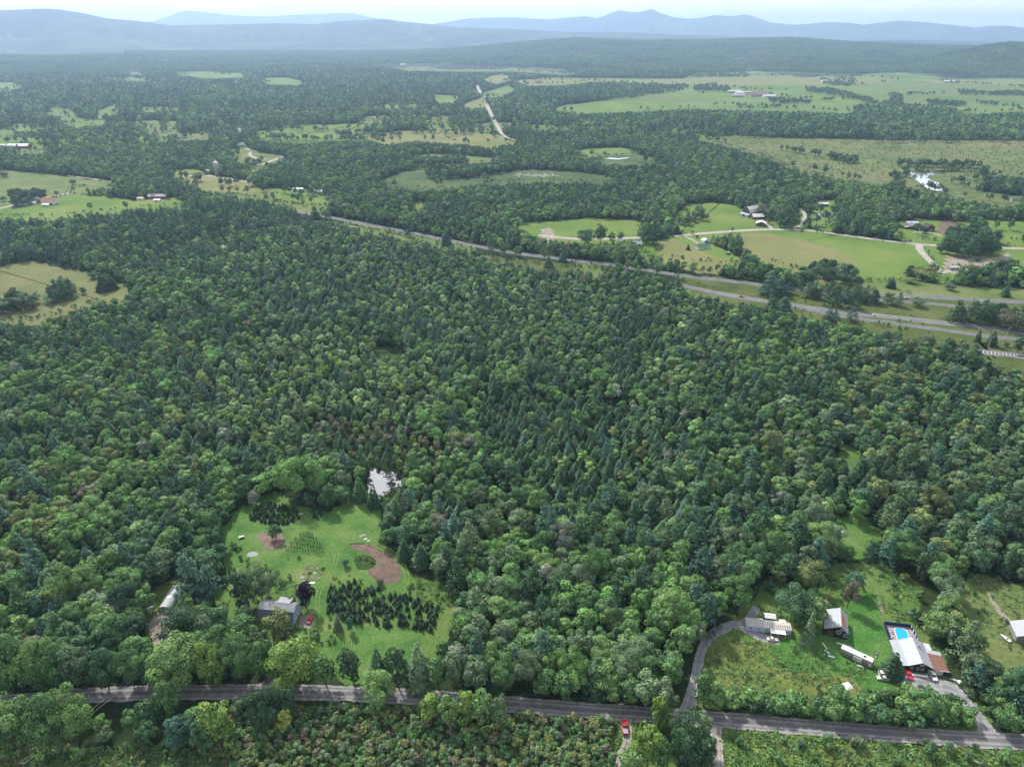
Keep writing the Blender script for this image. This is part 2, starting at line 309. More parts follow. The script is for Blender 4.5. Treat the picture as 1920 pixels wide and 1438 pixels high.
for i, (nm_, R, W1, W2, A, Z) in enumerate(RD):
    a0, a1 = max(A[0], -.95), min(A[-1], .95)
    na, nd = int((a1 - a0) * (420 if i < 3 else 520)) + 2, 34
    az, dd = np.linspace(a0, a1, na), np.concatenate([np.linspace(R - W1 * 1.25, R, 22), np.linspace(R, R + W2, 13)[1:]])
    AZ, DD = np.meshgrid(az, dd); ZZ = ridge_z(i, AZ, DD)
    ZZ = ZZ - 1.0 + 1.0 * (ZZ > .5)
    V = np.stack([np.sin(AZ) * DD, np.cos(AZ) * DD, ZZ], -1).reshape(-1, 3); nd = len(dd)
    I = (np.arange(nd - 1)[:, None] * na + np.arange(na - 1)[None]).ravel()
    me = nmesh(nm_, V, np.stack([I, I + 1, I + na + 1, I + na], 1), [M['hill']])
    me.polygons.foreach_set('use_smooth', np.ones(len(me.polygons), bool))
    tag(child(nm_, me, None), kind='structure')
gm = MB(); gm.poly([(-30000, -1500, 0), (30000, -1500, 0), (30000, 30000, 0), (-30000, 30000, 0)]); tag(gm.build('ground', 'forest_floor'), kind='structure')

# ---------------------------------------------------------------- air
hz = MB(); hz.box(-30500, -2000, -1.5, 30500, 30500, 760)
hm = bpy.data.materials.new('haze'); hm.use_nodes = True; hn = hm.node_tree.nodes; hn.clear()
ho, hv = hn.new('ShaderNodeOutputMaterial'), hn.new('ShaderNodeVolumePrincipled'); hm.node_tree.links.new(hv.outputs[0], ho.inputs['Volume'])
hv.inputs['Color'].default_value = (*HAZE_COLOR, 1); hv.inputs['Density'].default_value = HAZE_DENSITY; hv.inputs['Anisotropy'].default_value = .35
hm.cycles.homogeneous_volume = True
tag(hz.build('haze', hm), kind='stuff')

# ---------------------------------------------------------------- open ground: (name, material, outline in the picture, keeps trees out)
CLEAR = []; RIB = []; WATER = []; OVERP = []
OVER2 = {'pond', 'marsh_water', 'marsh_island', 'stone_patch', 'garden_soil', 'mulch_bed', 'weed_patch'}
zoff = [0]; OVER = {'field_strip', 'stubble_field', 'lawn', 'bare_ground', 'bare_yard', 'gravel_pad', 'bare_patch', 'bare_path', 'tall_grass', 'garden_soil', 'mulch_bed', 'weed_patch', 'dark_pond', 'marsh_water', 'stone_patch', 'pond'}
def sheet(name, mat, poly, clear=True, smooth=True, z=None, step=.004, under=True):
    pts = spline(poly, True, 5) if smooth and np.mean(np.array(poly)[:, 1]) > 620 else np.array(poly, float)
    if clear: CLEAR.append(pts)
    if clear and name in OVER and name not in ('lawn',): OVERP.append(pts)
    if name in ('pond', 'marsh_water'): WATER.append(pts)
    if smooth:
        far_ = np.mean(np.array(poly)[:, 1]) < 620; Pp = np.array(poly, float)
        pts = np.concatenate([Pp[i] + (Pp[(i + 1) % len(Pp)] - Pp[i]) * np.linspace(0, 1, 16, False)[:, None] for i in range(len(Pp))]) if far_ else spline(poly, True, 14); G = at_np(pts)[:, :2]; dd = np.hypot(G[:, 0], G[:, 1])[:, None]
        w = np.stack([fnoise(G[:, 0] / (.022 * dd[:, 0]), G[:, 1] / (.022 * dd[:, 0]), k) - .5 for k in (3, 4)], 1) + .5 * np.stack([fnoise(G[:, 0] / (.007 * dd[:, 0]), G[:, 1] / (.007 * dd[:, 0]), k) - .5 for k in (6, 7)], 1); G = G + w * np.minimum(dd * .03, .16 * np.ptp(G, axis=0).min())
        X, Y, _ = proj(G[:, 0], G[:, 1], np.zeros(len(G))); pts = np.stack([X, Y], 1)
    zoff[0] += 1
    P = at_np(pts); zz = .01 + .0045 * (zoff[0] % 14) + (.07 if name == 'marsh_island' else 0) + (.075 if name in OVER else 0) + (.065 if name in OVER2 else 0)
    m = MB()
    for k in ((1, .982, .964, .948) if clear and smooth and under else (1,)): m.poly([(p[0] * k, p[1] * k, zz - .0013 * round((1 - k) / .018)) for p in P])
    o = m.build(name, mat); bm = bmesh.new(); bm.from_mesh(o.data); bmesh.ops.triangulate(bm, faces=bm.faces)
    bmesh.ops.recalc_face_normals(bm, faces=bm.faces)
    if sum(f.normal.z for f in bm.faces) < 0: bmesh.ops.reverse_faces(bm, faces=bm.faces)
    bm.to_mesh(o.data); bm.free()
    return tag(o, kind='structure')
def ribbon(name, mat, pts, width, clear=True, px=True, z=None, n=18, label=None, pad=0.0):
    P = spline([at(*p)[:2] for p in pts] if px else pts, False, n)
    T = np.gradient(P, axis=0); T /= np.linalg.norm(T, axis=1)[:, None]; N = np.stack([-T[:, 1], T[:, 0]], 1)
    wv = np.interp(np.linspace(0, 1, len(P)), np.linspace(0, 1, len(width)), width) if hasattr(width, '__len__') else np.full(len(P), float(width))
    zoff[0] += 1; zz = np.full(len(P), .15 + .0045 * (zoff[0] % 12) + (.06 if mat in ('line', 'gravel') else 0))
    K = 9; V = []; A = []
    for k in range(K):
        t = k / (K - 1); jit = (vnoise(np.arange(len(P)) * .9, np.full(len(P), k * 3.3), len(CLEAR)) - .5) * (min(1.1, np.mean(wv) * .14) if k in (0, K - 1) else 0)
        q = P + N * ((t - .5) * wv + jit)[:, None]; V.append(np.column_stack([q, zz])); A.append(np.full(len(P), t))
    V = np.stack(V, 1).reshape(-1, 3); A = np.stack(A, 1).ravel()
    I = (np.arange(len(P) - 1)[:, None] * K + np.arange(K - 1)[None]).ravel()
    me = nmesh(name, V, np.stack([I, I + 1, I + K + 1, I + K], 1), [M[mat]])
    a = me.attributes.new('across', 'FLOAT', 'POINT'); a.data.foreach_set('value', A.astype(np.float32))
    bm = bmesh.new(); bm.from_mesh(me); bmesh.ops.recalc_face_normals(bm, faces=bm.faces)
    if sum(f.normal.z for f in bm.faces) < 0: bmesh.ops.reverse_faces(bm, faces=bm.faces)
    bm.to_mesh(me); bm.free()
    if clear:
        RIB.append(len(CLEAR)); L, R_ = P + N * (wv / 2 + pad)[:, None], P - N * (wv / 2 + pad)[:, None]; Q = np.concatenate([L, R_[::-1]])
        X, Y, _ = proj(Q[:, 0], Q[:, 1], np.zeros(len(Q))); CLEAR.append(np.stack([X, Y], 1))
    return tag(child(name, me, None), kind='structure')

# far fields
for mat, poly in [
 ('hay', [(-60, 99), (40, 97), (130, 98), (230, 97), (240, 101), (120, 103), (20, 104), (-60, 104)]),
 ('crop', [(-40, 155), (38, 155), (40, 164), (20, 169), (-40, 170)]),
 ('crop', [(80, 213), (98, 203), (146, 211), (130, 219)]), ('crop', [(166, 215), (222, 194), (225, 200), (221, 214)]), ('hay', [(262, 207), (293, 203), (286, 210)]),
 ('hay', [(474, 256), (530, 241), (600, 235), (682, 231), (694, 240), (690, 252), (640, 262), (565, 266), (500, 263)]),
 ('pasture', [(-40, 243), (25, 244), (32, 256), (-40, 258)]), ('hay', [(-40, 259), (110, 257), (70, 268), (-40, 271)]), ('pasture', [(30, 276), (100, 272), (75, 284), (30, 287)]),
 ('hay', [(82, 228), (150, 222), (215, 228), (150, 236)]), ('hay', [(365, 240), (405, 239), (400, 245)]),
 ('pasture', [(430, 280), (462, 274), (488, 286), (534, 292), (505, 303), (482, 318), (462, 322), (478, 308), (445, 302)]),
 ('hay', [(325, 136), (390, 133), (460, 139), (455, 145), (380, 147)]), ('hay', [(484, 147), (540, 146), (572, 153), (560, 159), (500, 157)]), ('pasture', [(480, 120), (545, 117), (550, 120), (500, 124)]), ('pasture', [(278, 108), (322, 111), (322, 116), (300, 115)]), ('pasture', [(550, 122), (612, 122), (600, 126)]),
 ('hay', [(235, 130), (270, 130), (268, 140), (240, 138)]), ('hay', [(385, 158), (410, 157), (405, 163)]),
 ('hay', [(812, 178), (868, 181), (845, 191), (820, 192)]), ('hay_brown', [(860, 199), (906, 181), (914, 199), (885, 202)]), ('crop', [(905, 174), (952, 160), (968, 168), (940, 180), (910, 184)]), ('hay_brown', [(905, 150), (918, 143), (940, 140), (956, 143), (960, 150), (944, 153), (930, 157)]),
 ('hay_brown', [(685, 258), (740, 246), (850, 243), (945, 256), (972, 266), (915, 274), (870, 269), (780, 263), (720, 270)]),
 ('crop', [(838, 258), (890, 253), (945, 260), (915, 270), (860, 268)]), ('crop', [(640, 253), (690, 248), (720, 256), (670, 264)]),
 ('pasture', [(700, 123), (800, 119), (920, 123), (1040, 129), (1095, 136), (1060, 140), (960, 134), (860, 134), (760, 132)]), ('hay_brown', [(960, 151), (1040, 147), (1120, 152), (1060, 159), (990, 160)]),
 ('crop', [(1024, 205), (1060, 197), (1130, 189), (1170, 178), (1215, 168), (1290, 161), (1180, 155), (1000, 151), (1010, 146), (1280, 148), (1300, 137), (1420, 134), (1560, 138), (1700, 136), (1830, 142), (1960, 149), (1960, 208), (1900, 209), (1816, 213), (1790, 201), (1690, 202), (1640, 198), (1590, 211), (1500, 207), (1380, 205), (1290, 203), (1210, 207), (1090, 211)]),
 ('hay_brown', [(1200, 150), (1420, 143), (1640, 146), (1680, 151), (1420, 156), (1300, 156)]), ('hay', [(1300, 166), (1480, 172), (1600, 186), (1560, 191), (1440, 180), (1320, 178)]), ('pasture', [(1600, 156), (1790, 156), (1920, 165), (1920, 185), (1760, 170), (1650, 168)]),
 ('pasture', [(755, 294), (810, 289), (880, 292), (930, 297), (925, 302), (862, 308), (790, 306)]),
 ('wet_meadow', [(752, 322), (800, 317), (870, 326), (930, 322), (1000, 318), (1080, 322), (1160, 332), (1130, 341), (1000, 338), (900, 342), (810, 352), (740, 352), (705, 342)]),
 ('crop', [(1070, 284), (1100, 279), (1160, 276), (1200, 284), (1160, 292), (1100, 290)]), ('wet_meadow', [(1120, 292), (1200, 290), (1240, 300), (1200, 308), (1130, 304)]),
 ('marsh', [(1270, 256), (1370, 254), (1450, 258), (1640, 262), (1960, 264), (1960, 336), (1890, 332), (1850, 336), (1840, 325), (1790, 319), (1700, 322), (1690, 335), (1640, 344), (1560, 331), (1480, 312), (1430, 291), (1350, 268)]),
 ('marsh', [(1700, 322), (1840, 322), (1850, 338), (1800, 345), (1840, 360), (1960, 372), (1960, 378), (1860, 380), (1760, 362), (1690, 345)]),
]:
    sheet({'hay': 'hay_field', 'crop': 'crop_field', 'pasture': 'pasture', 'hay_brown': 'stubble_field', 'bare': 'bare_ground', 'marsh': 'marsh', 'wet_meadow': 'wet_meadow'}[mat], mat, poly)
for mat, poly in [('hay', [(1040, 203), (1130, 192), (1200, 191), (1290, 198), (1280, 203), (1090, 209)]), ('pasture', [(1180, 182), (1260, 180), (1340, 186), (1330, 190), (1210, 190)]), ('hay_brown', [(1290, 152), (1420, 149), (1560, 150), (1660, 147), (1670, 151), (1500, 156), (1330, 157)]), ('pasture', [(1390, 137), (1480, 136), (1560, 141), (1420, 143)]), ('hay', [(1440, 160), (1560, 163), (1680, 170), (1660, 176), (1520, 168)]), ('hay_brown', [(1700, 150), (1800, 149), (1910, 156), (1900, 160), (1760, 157)]),
 ('pasture', [(1620, 176), (1740, 180), (1780, 188), (1700, 191), (1630, 186)]), ('hay', [(1690, 194), (1760, 192), (1800, 198), (1720, 201)]), ('crop', [(1820, 203), (1900, 200), (1950, 205), (1880, 209)]), ('hay_brown', [(1060, 148), (1180, 149), (1160, 153), (1040, 151)]), ('pasture', [(1440, 195), (1560, 201), (1600, 206), (1490, 205)]), ('hay', [(1800, 164), (1900, 168), (1940, 174), (1830, 171)]), ('marsh', [(1330, 264), (1500, 268), (1700, 274), (1690, 282), (1480, 280), (1380, 272)]), ('pasture', [(1500, 300), (1640, 300), (1760, 312), (1660, 318), (1560, 316)]), ('hay_brown', [(1780, 268), (1920, 266), (1950, 274), (1820, 276)]), ('pasture', [(1800, 290), (1930, 288), (1950, 300), (1840, 306)])]: sheet('field_strip', mat, poly, False)
rs = np.random.default_rng(321)
for i in range(46):
    px, py = (rs.uniform(-40, 820), rs.uniform(118, 262)) if i < 38 else (rs.uniform(820, 1900), rs.uniform(216, 250))
    c = at(px, py)[:2]; a = rs.uniform(-.5, .5); w_, d_ = rs.uniform(70, 240) * (c[1] / 2400) ** .5, rs.uniform(40, 110) * (c[1] / 2000); sk = rs.uniform(-.5, .5)
    Q_ = [c + np.array([[math.cos(a), -math.sin(a)], [math.sin(a), math.cos(a)]]) @ np.array(v) for v in ((-w_ / 2, -d_ / 2), (w_ * rs.uniform(.2, .5), -d_ * rs.uniform(.3, .6)), (w_ / 2 + sk * d_, d_ * rs.uniform(.2, .5)), (sk * d_ - w_ * rs.uniform(.1, .5), d_ * rs.uniform(.3, .6)))]
    X_, Y_, _ = proj(np.array([q[0] for q in Q_]), np.array([q[1] for q in Q_]), np.zeros(4)); sheet(*[('hay_field', 'hay'), ('pasture', 'pasture'), ('crop_field', 'crop'), ('hay_field', 'pasture')][i % 4], list(zip(X_, Y_)))
# middle fields
for name, mat, poly in [
 ('hay_field', 'pasture', [(-60, 320), (30, 320), (110, 328), (214, 342), (204, 350), (165, 349), (138, 352), (126, 362), (60, 384), (-60, 392)]),
 ('hay_field', 'hay', [(-60, 394), (60, 385), (95, 374), (130, 364), (160, 366), (250, 374), (345, 369), (338, 384), (262, 388), (165, 398), (100, 406), (-60, 404)]),
 ('pasture', 'dry_pasture', [(-60, 506), (20, 497), (65, 491), (95, 492), (130, 504), (187, 513), (200, 530), (243, 536), (228, 552), (180, 562), (110, 590), (60, 598), (-60, 606)]),
 ('stubble_field', 'hay_brown', [(326, 334), (345, 326), (385, 328), (440, 334), (478, 343), (470, 350), (430, 346), (380, 342)]), ('hay_field', 'hay', [(330, 318), (370, 317), (388, 324), (345, 331), (322, 330)]),
 ('pasture', 'pasture', [(345, 344), (400, 342), (460, 352), (520, 352), (570, 362), (618, 366), (612, 385), (560, 384), (500, 374), (420, 362)]), ('lawn', 'hay', [(498, 355), (545, 353), (600, 360), (616, 364), (600, 370), (560, 368), (520, 362)]),
 ('hay_field', 'crop', [(760, 383), (780, 378), (800, 377), (796, 386), (766, 389)]),
 ('hay_field', 'hay', [(956, 424), (990, 417), (1040, 414), (1100, 409), (1150, 411), (1206, 414), (1203, 430), (1200, 446), (1150, 448), (1075, 446), (1010, 440)]), ('bare_ground', 'bare', [(1014, 430), (1030, 427), (1042, 434), (1032, 440), (1018, 439)]),
 ('hay_field', 'hay', [(1262, 404), (1285, 384), (1330, 379), (1385, 386), (1402, 398), (1440, 412), (1458, 427), (1380, 432), (1300, 437), (1278, 441), (1290, 425), (1268, 416)]), ('lawn', 'hay', [(1430, 398), (1470, 410), (1490, 392), (1502, 390), (1512, 405), (1500, 425), (1462, 428)]),
 ('lawn', 'hay', [(1510, 382), (1540, 376), (1572, 374), (1566, 392), (1560, 410), (1548, 428), (1508, 424), (1516, 402)]),
 ('hay_field', 'hay', [(1395, 437), (1480, 433), (1560, 440), (1640, 449), (1700, 456), (1726, 459), (1734, 478), (1752, 503), (1722, 512), (1700, 526), (1640, 531), (1590, 524), (1510, 508), (1440, 490), (1400, 465)]),
 ('stubble_field', 'hay_brown', [(1392, 439), (1440, 437), (1500, 449), (1560, 468), (1600, 488), (1612, 506), (1560, 508), (1505, 503), (1440, 488), (1400, 465)]),
 ('hay_field', 'hay', [(1672, 418), (1720, 410), (1800, 415), (1850, 412), (1960, 418), (1960, 446), (1870, 430), (1838, 424), (1830, 445), (1830, 458), (1760, 452), (1718, 448), (1690, 430)]), ('hay_field', 'hay', [(1732, 460), (1790, 462), (1880, 466), (1960, 468), (1960, 500), (1900, 480), (1848, 484), (1800, 500), (1770, 511), (1748, 492), (1734, 474)]),
 ('hay_field', 'hay', [(1858, 446), (1960, 456), (1960, 464), (1866, 463)]), ('stubble_field', 'bare', [(1770, 478), (1860, 483), (1890, 474), (1900, 480), (1850, 490), (1790, 494)]), ('dark_pond', 'soil', [(1760, 414), (1782, 412), (1798, 421), (1780, 425), (1766, 420)]),
 ('lawn', 'hay', [(1226, 452), (1290, 440), (1332, 458), (1382, 480), (1398, 490), (1350, 494), (1290, 488), (1240, 476)]), ('stubble_field', 'hay_brown', [(1228, 456), (1262, 449), (1290, 460), (1340, 482), (1396, 491), (1345, 495), (1290, 486), (1246, 474)]), ('lawn', 'hay', [(1195, 455), (1226, 452), (1236, 470), (1220, 476), (1196, 468)]),
 ('verge', 'pasture', [(1500, 530), (1600, 528), (1700, 528), (1800, 536), (1960, 544), (1960, 570), (1700, 553), (1560, 546)]), ('verge', 'verge_grass', [(1262, 512), (1330, 517), (1480, 540), (1640, 552), (1800, 562), (1960, 574), (1960, 625), (1800, 612), (1620, 590), (1480, 570), (1340, 546), (1290, 532)]),
 ('verge', 'verge_grass', [(1470, 572), (1620, 596), (1800, 618), (1960, 632), (1960, 690), (1880, 676), (1840, 664), (1860, 650), (1790, 632), (1740, 626), (1640, 612), (1520, 592)]), ('verge', 'pasture', [(640, 411), (760, 433), (880, 458), (880, 466), (760, 442), (640, 419)]), ('verge', 'verge_grass', [(900, 478), (1040, 491), (1140, 501), (1140, 507), (1040, 499), (900, 484)]), ('verge', 'pasture', [(1075, 490), (1125, 494), (1130, 507), (1085, 502)]),
]:
    sheet(name, mat, poly)
# near open ground
NEAR = [
 ('lawn', 'mown', [(420, 990), (438, 965), (470, 945), (500, 925), (520, 920), (548, 936), (600, 956), (650, 946), (700, 936), (712, 960), (704, 985), (690, 1008), (718, 1028), (748, 1046), (768, 1075), (772, 1100), (748, 1122), (690, 1106), (640, 1096), (606, 1118), (598, 1156), (584, 1158), (562, 1100), (538, 1092), (498, 1056), (440, 1062), (426, 1030)]),
 ('lawn', 'mown', [(590, 1182), (610, 1168), (640, 1166), (700, 1176), (772, 1186), (778, 1216), (730, 1226), (690, 1238), (640, 1242), (612, 1212)]),
 ('meadow', 'meadow', [(768, 1088), (800, 1085), (850, 1105), (858, 1130), (828, 1148), (764, 1122)]),
 ('bare_yard', 'bare', [(300, 1148), (322, 1149), (322, 1165), (316, 1200), (302, 1208), (288, 1192), (278, 1172)]), ('yard', 'meadow', [(268, 1160), (282, 1120), (312, 1092), (348, 1092), (356, 1108), (345, 1135), (325, 1150), (312, 1212), (296, 1214), (276, 1190)]),
 ('meadow', 'mown', [(400, 1110), (438, 1106), (458, 1122), (440, 1150), (412, 1152)]),
 ('yard', 'meadow', [(430, 1090), (500, 1062), (560, 1100), (576, 1150), (560, 1180), (560, 1196), (500, 1200), (478, 1182), (478, 1140), (500, 1120)]),
 ('meadow', 'meadow', [(1340, 1182), (1376, 1156), (1408, 1124), (1426, 1088), (1470, 1090), (1500, 1110), (1536, 1100), (1552, 1062), (1600, 1052), (1660, 1062), (1720, 1092), (1742, 1130), (1724, 1165), (1748, 1200), (1775, 1250), (1806, 1286), (1846, 1330), (1862, 1372), (1826, 1368), (1792, 1330), (1700, 1306), (1600, 1306), (1500, 1296), (1400, 1286), (1318, 1284), (1308, 1250), (1320, 1205)]),
 ('lawn', 'lawn', [(1448, 1206), (1480, 1192), (1535, 1185), (1585, 1170), (1588, 1125), (1612, 1110), (1645, 1125), (1652, 1170), (1668, 1200), (1690, 1252), (1660, 1256), (1640, 1262), (1625, 1240), (1570, 1222), (1500, 1216)]), ('lawn', 'lawn', [(1704, 1262), (1740, 1266), (1738, 1278), (1712, 1277)]),
 ('tall_grass', 'rough_field', [(1330, 1210), (1400, 1200), (1460, 1213), (1560, 1232), (1620, 1250), (1636, 1275), (1590, 1292), (1500, 1285), (1400, 1272), (1322, 1262)]),
 ('meadow', 'pasture', [(1806, 1082), (1850, 1076), (1900, 1092), (1960, 1110), (1960, 1240), (1900, 1226), (1858, 1190), (1822, 1134)]), ('bare_patch', 'bare', [(1628, 1120), (1636, 1116), (1646, 1126), (1656, 1140), (1654, 1146), (1644, 1138)]), ('bare_path', 'bare', [(1852, 1112), (1856, 1111), (1866, 1128), (1880, 1146), (1900, 1168), (1918, 1186), (1914, 1189), (1894, 1172), (1874, 1152), (1860, 1132)]),
 ('meadow', 'mown', [(1566, 978), (1600, 966), (1640, 974), (1652, 1000), (1610, 1012), (1580, 1002)]), ('meadow', 'meadow', [(1575, 838), (1608, 836), (1612, 856), (1590, 862)]),
 ('meadow', 'meadow', [(-120, 1392), (0, 1398), (150, 1404), (300, 1396), (400, 1380), (480, 1352), (600, 1326), (780, 1332), (960, 1342), (1150, 1352), (1222, 1358), (1200, 1560), (-150, 1560)]),
 ('meadow', 'meadow', [(1348, 1366), (1500, 1374), (1700, 1390), (2040, 1412), (2060, 1560), (1352, 1560)]),
 ('dark_clearing', 'meadow_dark', [(690, 655), (730, 650), (760, 656), (730, 664)]),
]
for name, mat, poly in NEAR: sheet(name, mat, poly, name not in ('bare_patch', 'bare_path'))
sheet('conifer_plot_ground', 'meadow', [(606, 1112), (636, 1090), (664, 1090), (700, 1100), (760, 1118), (836, 1142), (832, 1168), (800, 1192), (730, 1180), (660, 1168), (608, 1156)])
sheet('marsh_water', 'marsh_water', [(1690, 325), (1706, 322), (1726, 324), (1748, 321), (1778, 323), (1756, 328), (1740, 331), (1744, 337), (1762, 344), (1774, 357), (1758, 359), (1742, 355), (1728, 347), (1720, 339), (1708, 330)], True, under=False)
sheet('marsh_water', 'marsh_water', [(1880, 373), (1960, 376), (1960, 379), (1890, 377)], True, under=False)
sheet('marsh_water', 'marsh_water', [(1134, 298), (1146, 296), (1158, 297.5), (1180, 295), (1176, 297), (1160, 299.5), (1148, 299)], True, under=False); sheet('marsh_water', 'marsh_water', [(1238, 320), (1250, 321), (1258, 330), (1244, 333), (1250, 326)], True, under=False)
sheet('pond', 'pond_water', [(685, 908), (683, 898), (688, 889), (697, 882), (706, 880), (716, 882), (724, 886), (736, 884), (748, 889), (756, 895), (758, 904), (750, 911), (740, 914), (734, 922), (722, 926), (716, 934), (704, 937), (697, 930), (688, 925), (690, 916)], True, under=False)
sheet('marsh_island', 'marsh', [(1722, 335), (1738, 333), (1744, 336), (1730, 338)], False); sheet('marsh_island', 'marsh', [(1752, 345), (1762, 349), (1758, 352), (1748, 348)], False); sheet('marsh_island', 'marsh', [(1736, 326), (1760, 325), (1752, 328)], False); sheet('marsh_island', 'marsh', [(1724, 341), (1733, 343), (1736, 347), (1728, 345)], False)
sheet('mud_bank', 'meadow_dark', [(677, 907), (684, 885), (706, 875), (735, 879), (758, 888), (768, 906), (752, 921), (728, 935), (704, 942), (685, 931)], False)
sheet('pond_bank', 'meadow', [(640, 930), (668, 925), (690, 932), (686, 944), (650, 946)], True)
sheet('garden_soil', 'soil', [(660, 1026), (668, 1019), (690, 1024), (715, 1034), (735, 1048), (748, 1068), (748, 1084), (735, 1095), (715, 1096), (700, 1086), (688, 1074), (704, 1064), (702, 1052), (688, 1040)], False)
sheet('mulch_bed', 'mulch', [(484, 1004), (500, 997), (522, 998), (534, 1010), (528, 1022), (514, 1029), (500, 1026)], False)
sheet('stone_patch', 'stone', [(463, 1041), (470, 1035), (482, 1036), (484, 1040), (476, 1044), (466, 1044)], False)
sheet('gravel_pad', 'bare', [(563, 1154), (589, 1154), (592, 1170), (585, 1178), (560, 1177)], True, False)
sheet('weed_patch', 'meadow_dark', [(666, 1048), (680, 1040), (698, 1046), (704, 1058), (692, 1068), (672, 1066)], False)
# the plough furrows of the garden
fm = MB()
for k in range(15):
    t = k / 14; a, b = at(694 + 50 * t, 1075 - 6 * t + 4 * math.sin(t * 9)), at(712 + 33 * t, 1094 - 8 * t)
    fm.tube((a[0], a[1], .20), (b[0], b[1], .20), .17, n=4)
tag(fm.build('furrows', 'soil'), kind='stuff')

# roads
ROAD = [(-120, 1330), (40, 1314), (160, 1304), (300, 1299), (480, 1297), (600, 1299), (700, 1303), (800, 1308), (950, 1320), (1080, 1331), (1200, 1339), (1310, 1347), (1400, 1354), (1600, 1371), (1760, 1383), (1900, 1391), (2080, 1404)]
ROADI = len(CLEAR)
ribbon('gravel_road', 'gravel', ROAD, 6.8)
ribbon('side_road', 'dirt', [(1332, 1356), (1338, 1375), (1342, 1400), (1343, 1438), (1344, 1560)], [8.5, 4.6, 4.6, 4.6], pad=.3)
ribbon('gravel_drive', 'gravel_drive', [(1287, 1338), (1298, 1300), (1306, 1262), (1314, 1225), (1328, 1198), (1352, 1180), (1382, 1172), (1402, 1180), (1420, 1192), (1444, 1199), (1462, 1203)], [5.5, 3.6, 3.6, 4.5, 5, 4, 3.4])
ribbon('gravel_drive', 'gravel_drive', [(1384, 1174), (1404, 1164), (1412, 1150), (1420, 1138)], [5, 4, 3])
ribbon('gravel_drive', 'gravel_drive', [(1858, 1384), (1840, 1352), (1815, 1320), (1785, 1292), (1752, 1284), (1720, 1280), (1684, 1270)], [7.5, 4.4, 4.0, 6.0, 9.0, 8.5, 6])
ribbon('gravel_drive', 'gravel_drive', [(1700, 1282), (1698, 1268), (1696, 1256)], [5, 4.5]); ribbon('gravel_drive', 'gravel_drive', [(1757, 1288), (1750, 1274), (1746, 1262)], [4, 4.2])
ribbon('dirt_drive', 'dirt', [(494, 1294), (502, 1282), (512, 1270), (520, 1255)], [8, 4, 3.5]); ribbon('dirt_lane', 'dirt', [(1172, 1346), (1176, 1375), (1174, 1395), (1165, 1412), (1156, 1440), (1150, 1480)], [4.2, 2.6, 2.2, 2.4], pad=.3)
ribbon('field_track', 'track', [(600, 1150), (598, 1125), (604, 1105), (618, 1085), (630, 1060), (638, 1035), (655, 1022), (680, 1020), (712, 1028), (740, 1045), (756, 1068), (758, 1088), (744, 1102), (716, 1108), (690, 1098), (662, 1080), (640, 1066), (622, 1078)], .55, False)
ribbon('field_track', 'track', [(594, 1150), (592, 1124), (598, 1103), (613, 1082), (624, 1058), (633, 1032), (652, 1018), (682, 1015), (716, 1023), (746, 1041), (763, 1066), (765, 1090), (748, 1107), (714, 1113), (686, 1102)], .55, False)
ribbon('field_track', 'track', [(566, 962), (580, 975), (596, 992), (620, 1004), (650, 1016)], .5, False); ribbon('field_track', 'track', [(572, 960), (586, 972), (604, 988), (628, 1000), (658, 1012)], .5, False)
for k in range(5): ribbon('mowing_track', 'track', [(596, 1185 - k * 1.5), (622 + 2 * k, 1184 - k * 1.2), (640 + 4 * k, 1194), (644 + 5 * k, 1208), (636 + 6 * k, 1224), (618 + 9 * k, 1234)], .4, False)
ribbon('highway', 'asphalt', [(560, 398), (640, 412), (720, 427), (800, 443), (880, 459), (960, 474), (1060, 487), (1130, 495), (1200, 505), (1280, 517), (1400, 531), (1500, 543), (1600, 551), (1700, 555), (1800, 561), (1920, 568), (2060, 576)], 9.5, pad=3)
ribbon('highway_ramp', 'asphalt', [(1500, 544), (1580, 556), (1650, 563), (1720, 568), (1790, 574), (1840, 577)], 7)
ribbon('highway', 'asphalt', [(1280, 536), (1340, 549), (1420, 563), (1500, 575), (1580, 586), (1660, 594), (1740, 603), (1840, 614), (1920, 625), (2060, 642)], 9.5, pad=3)
ribbon('highway_ramp', 'asphalt', [(1500, 577), (1560, 590), (1620, 599), (1680, 607), (1730, 614), (1790, 622), (1850, 631), (1920, 638), (2060, 655)], 7.5)
ribbon('parking_lot', 'asphalt', [(1838, 660), (1880, 664), (1920, 669), (2000, 680)], 11)
for off in (-3, 1.5, 5.2):
    P = [at(*p)[:2] for p in [(1340, 549), (1420, 563), (1500, 575), (1580, 586), (1660, 594), (1740, 603), (1840, 614), (1920, 625)]]
    ribbon('road_marking', 'line', [p + np.array([0, off]) for p in P], .22, False, False)
ribbon('town_road', 'pale_road', [(1010, 441), (1075, 448), (1140, 448), (1200, 446), (1260, 443), (1320, 438), (1380, 433.5), (1430, 431), (1480, 431), (1530, 434), (1580, 441), (1640, 449), (1700, 456), (1760, 461), (1840, 464), (1920, 466.5), (2020, 470)], 8.5)
ribbon('farm_drive', 'pale_road', [(1485, 431), (1500, 422), (1508, 410), (1508, 400), (1500, 392)], 5); ribbon('farm_drive', 'pale_road', [(1448, 430), (1436, 420), (1420, 412), (1396, 404)], 4.5); ribbon('farm_drive', 'pale_road', [(1508, 409), (1550, 410)], 3, False)
ribbon('farm_drive', 'pale_road', [(1726, 458), (1724, 466), (1732, 478), (1746, 492), (1758, 506), (1764, 511), (1782, 508)], [9, 8, 7, 8, 8]); ribbon('farm_drive', 'pale_road', [(1712, 436), (1745, 437), (1766, 443)], 4, False); ribbon('farm_drive', 'pale_road', [(1284, 444), (1298, 450), (1310, 458)], 3, False)
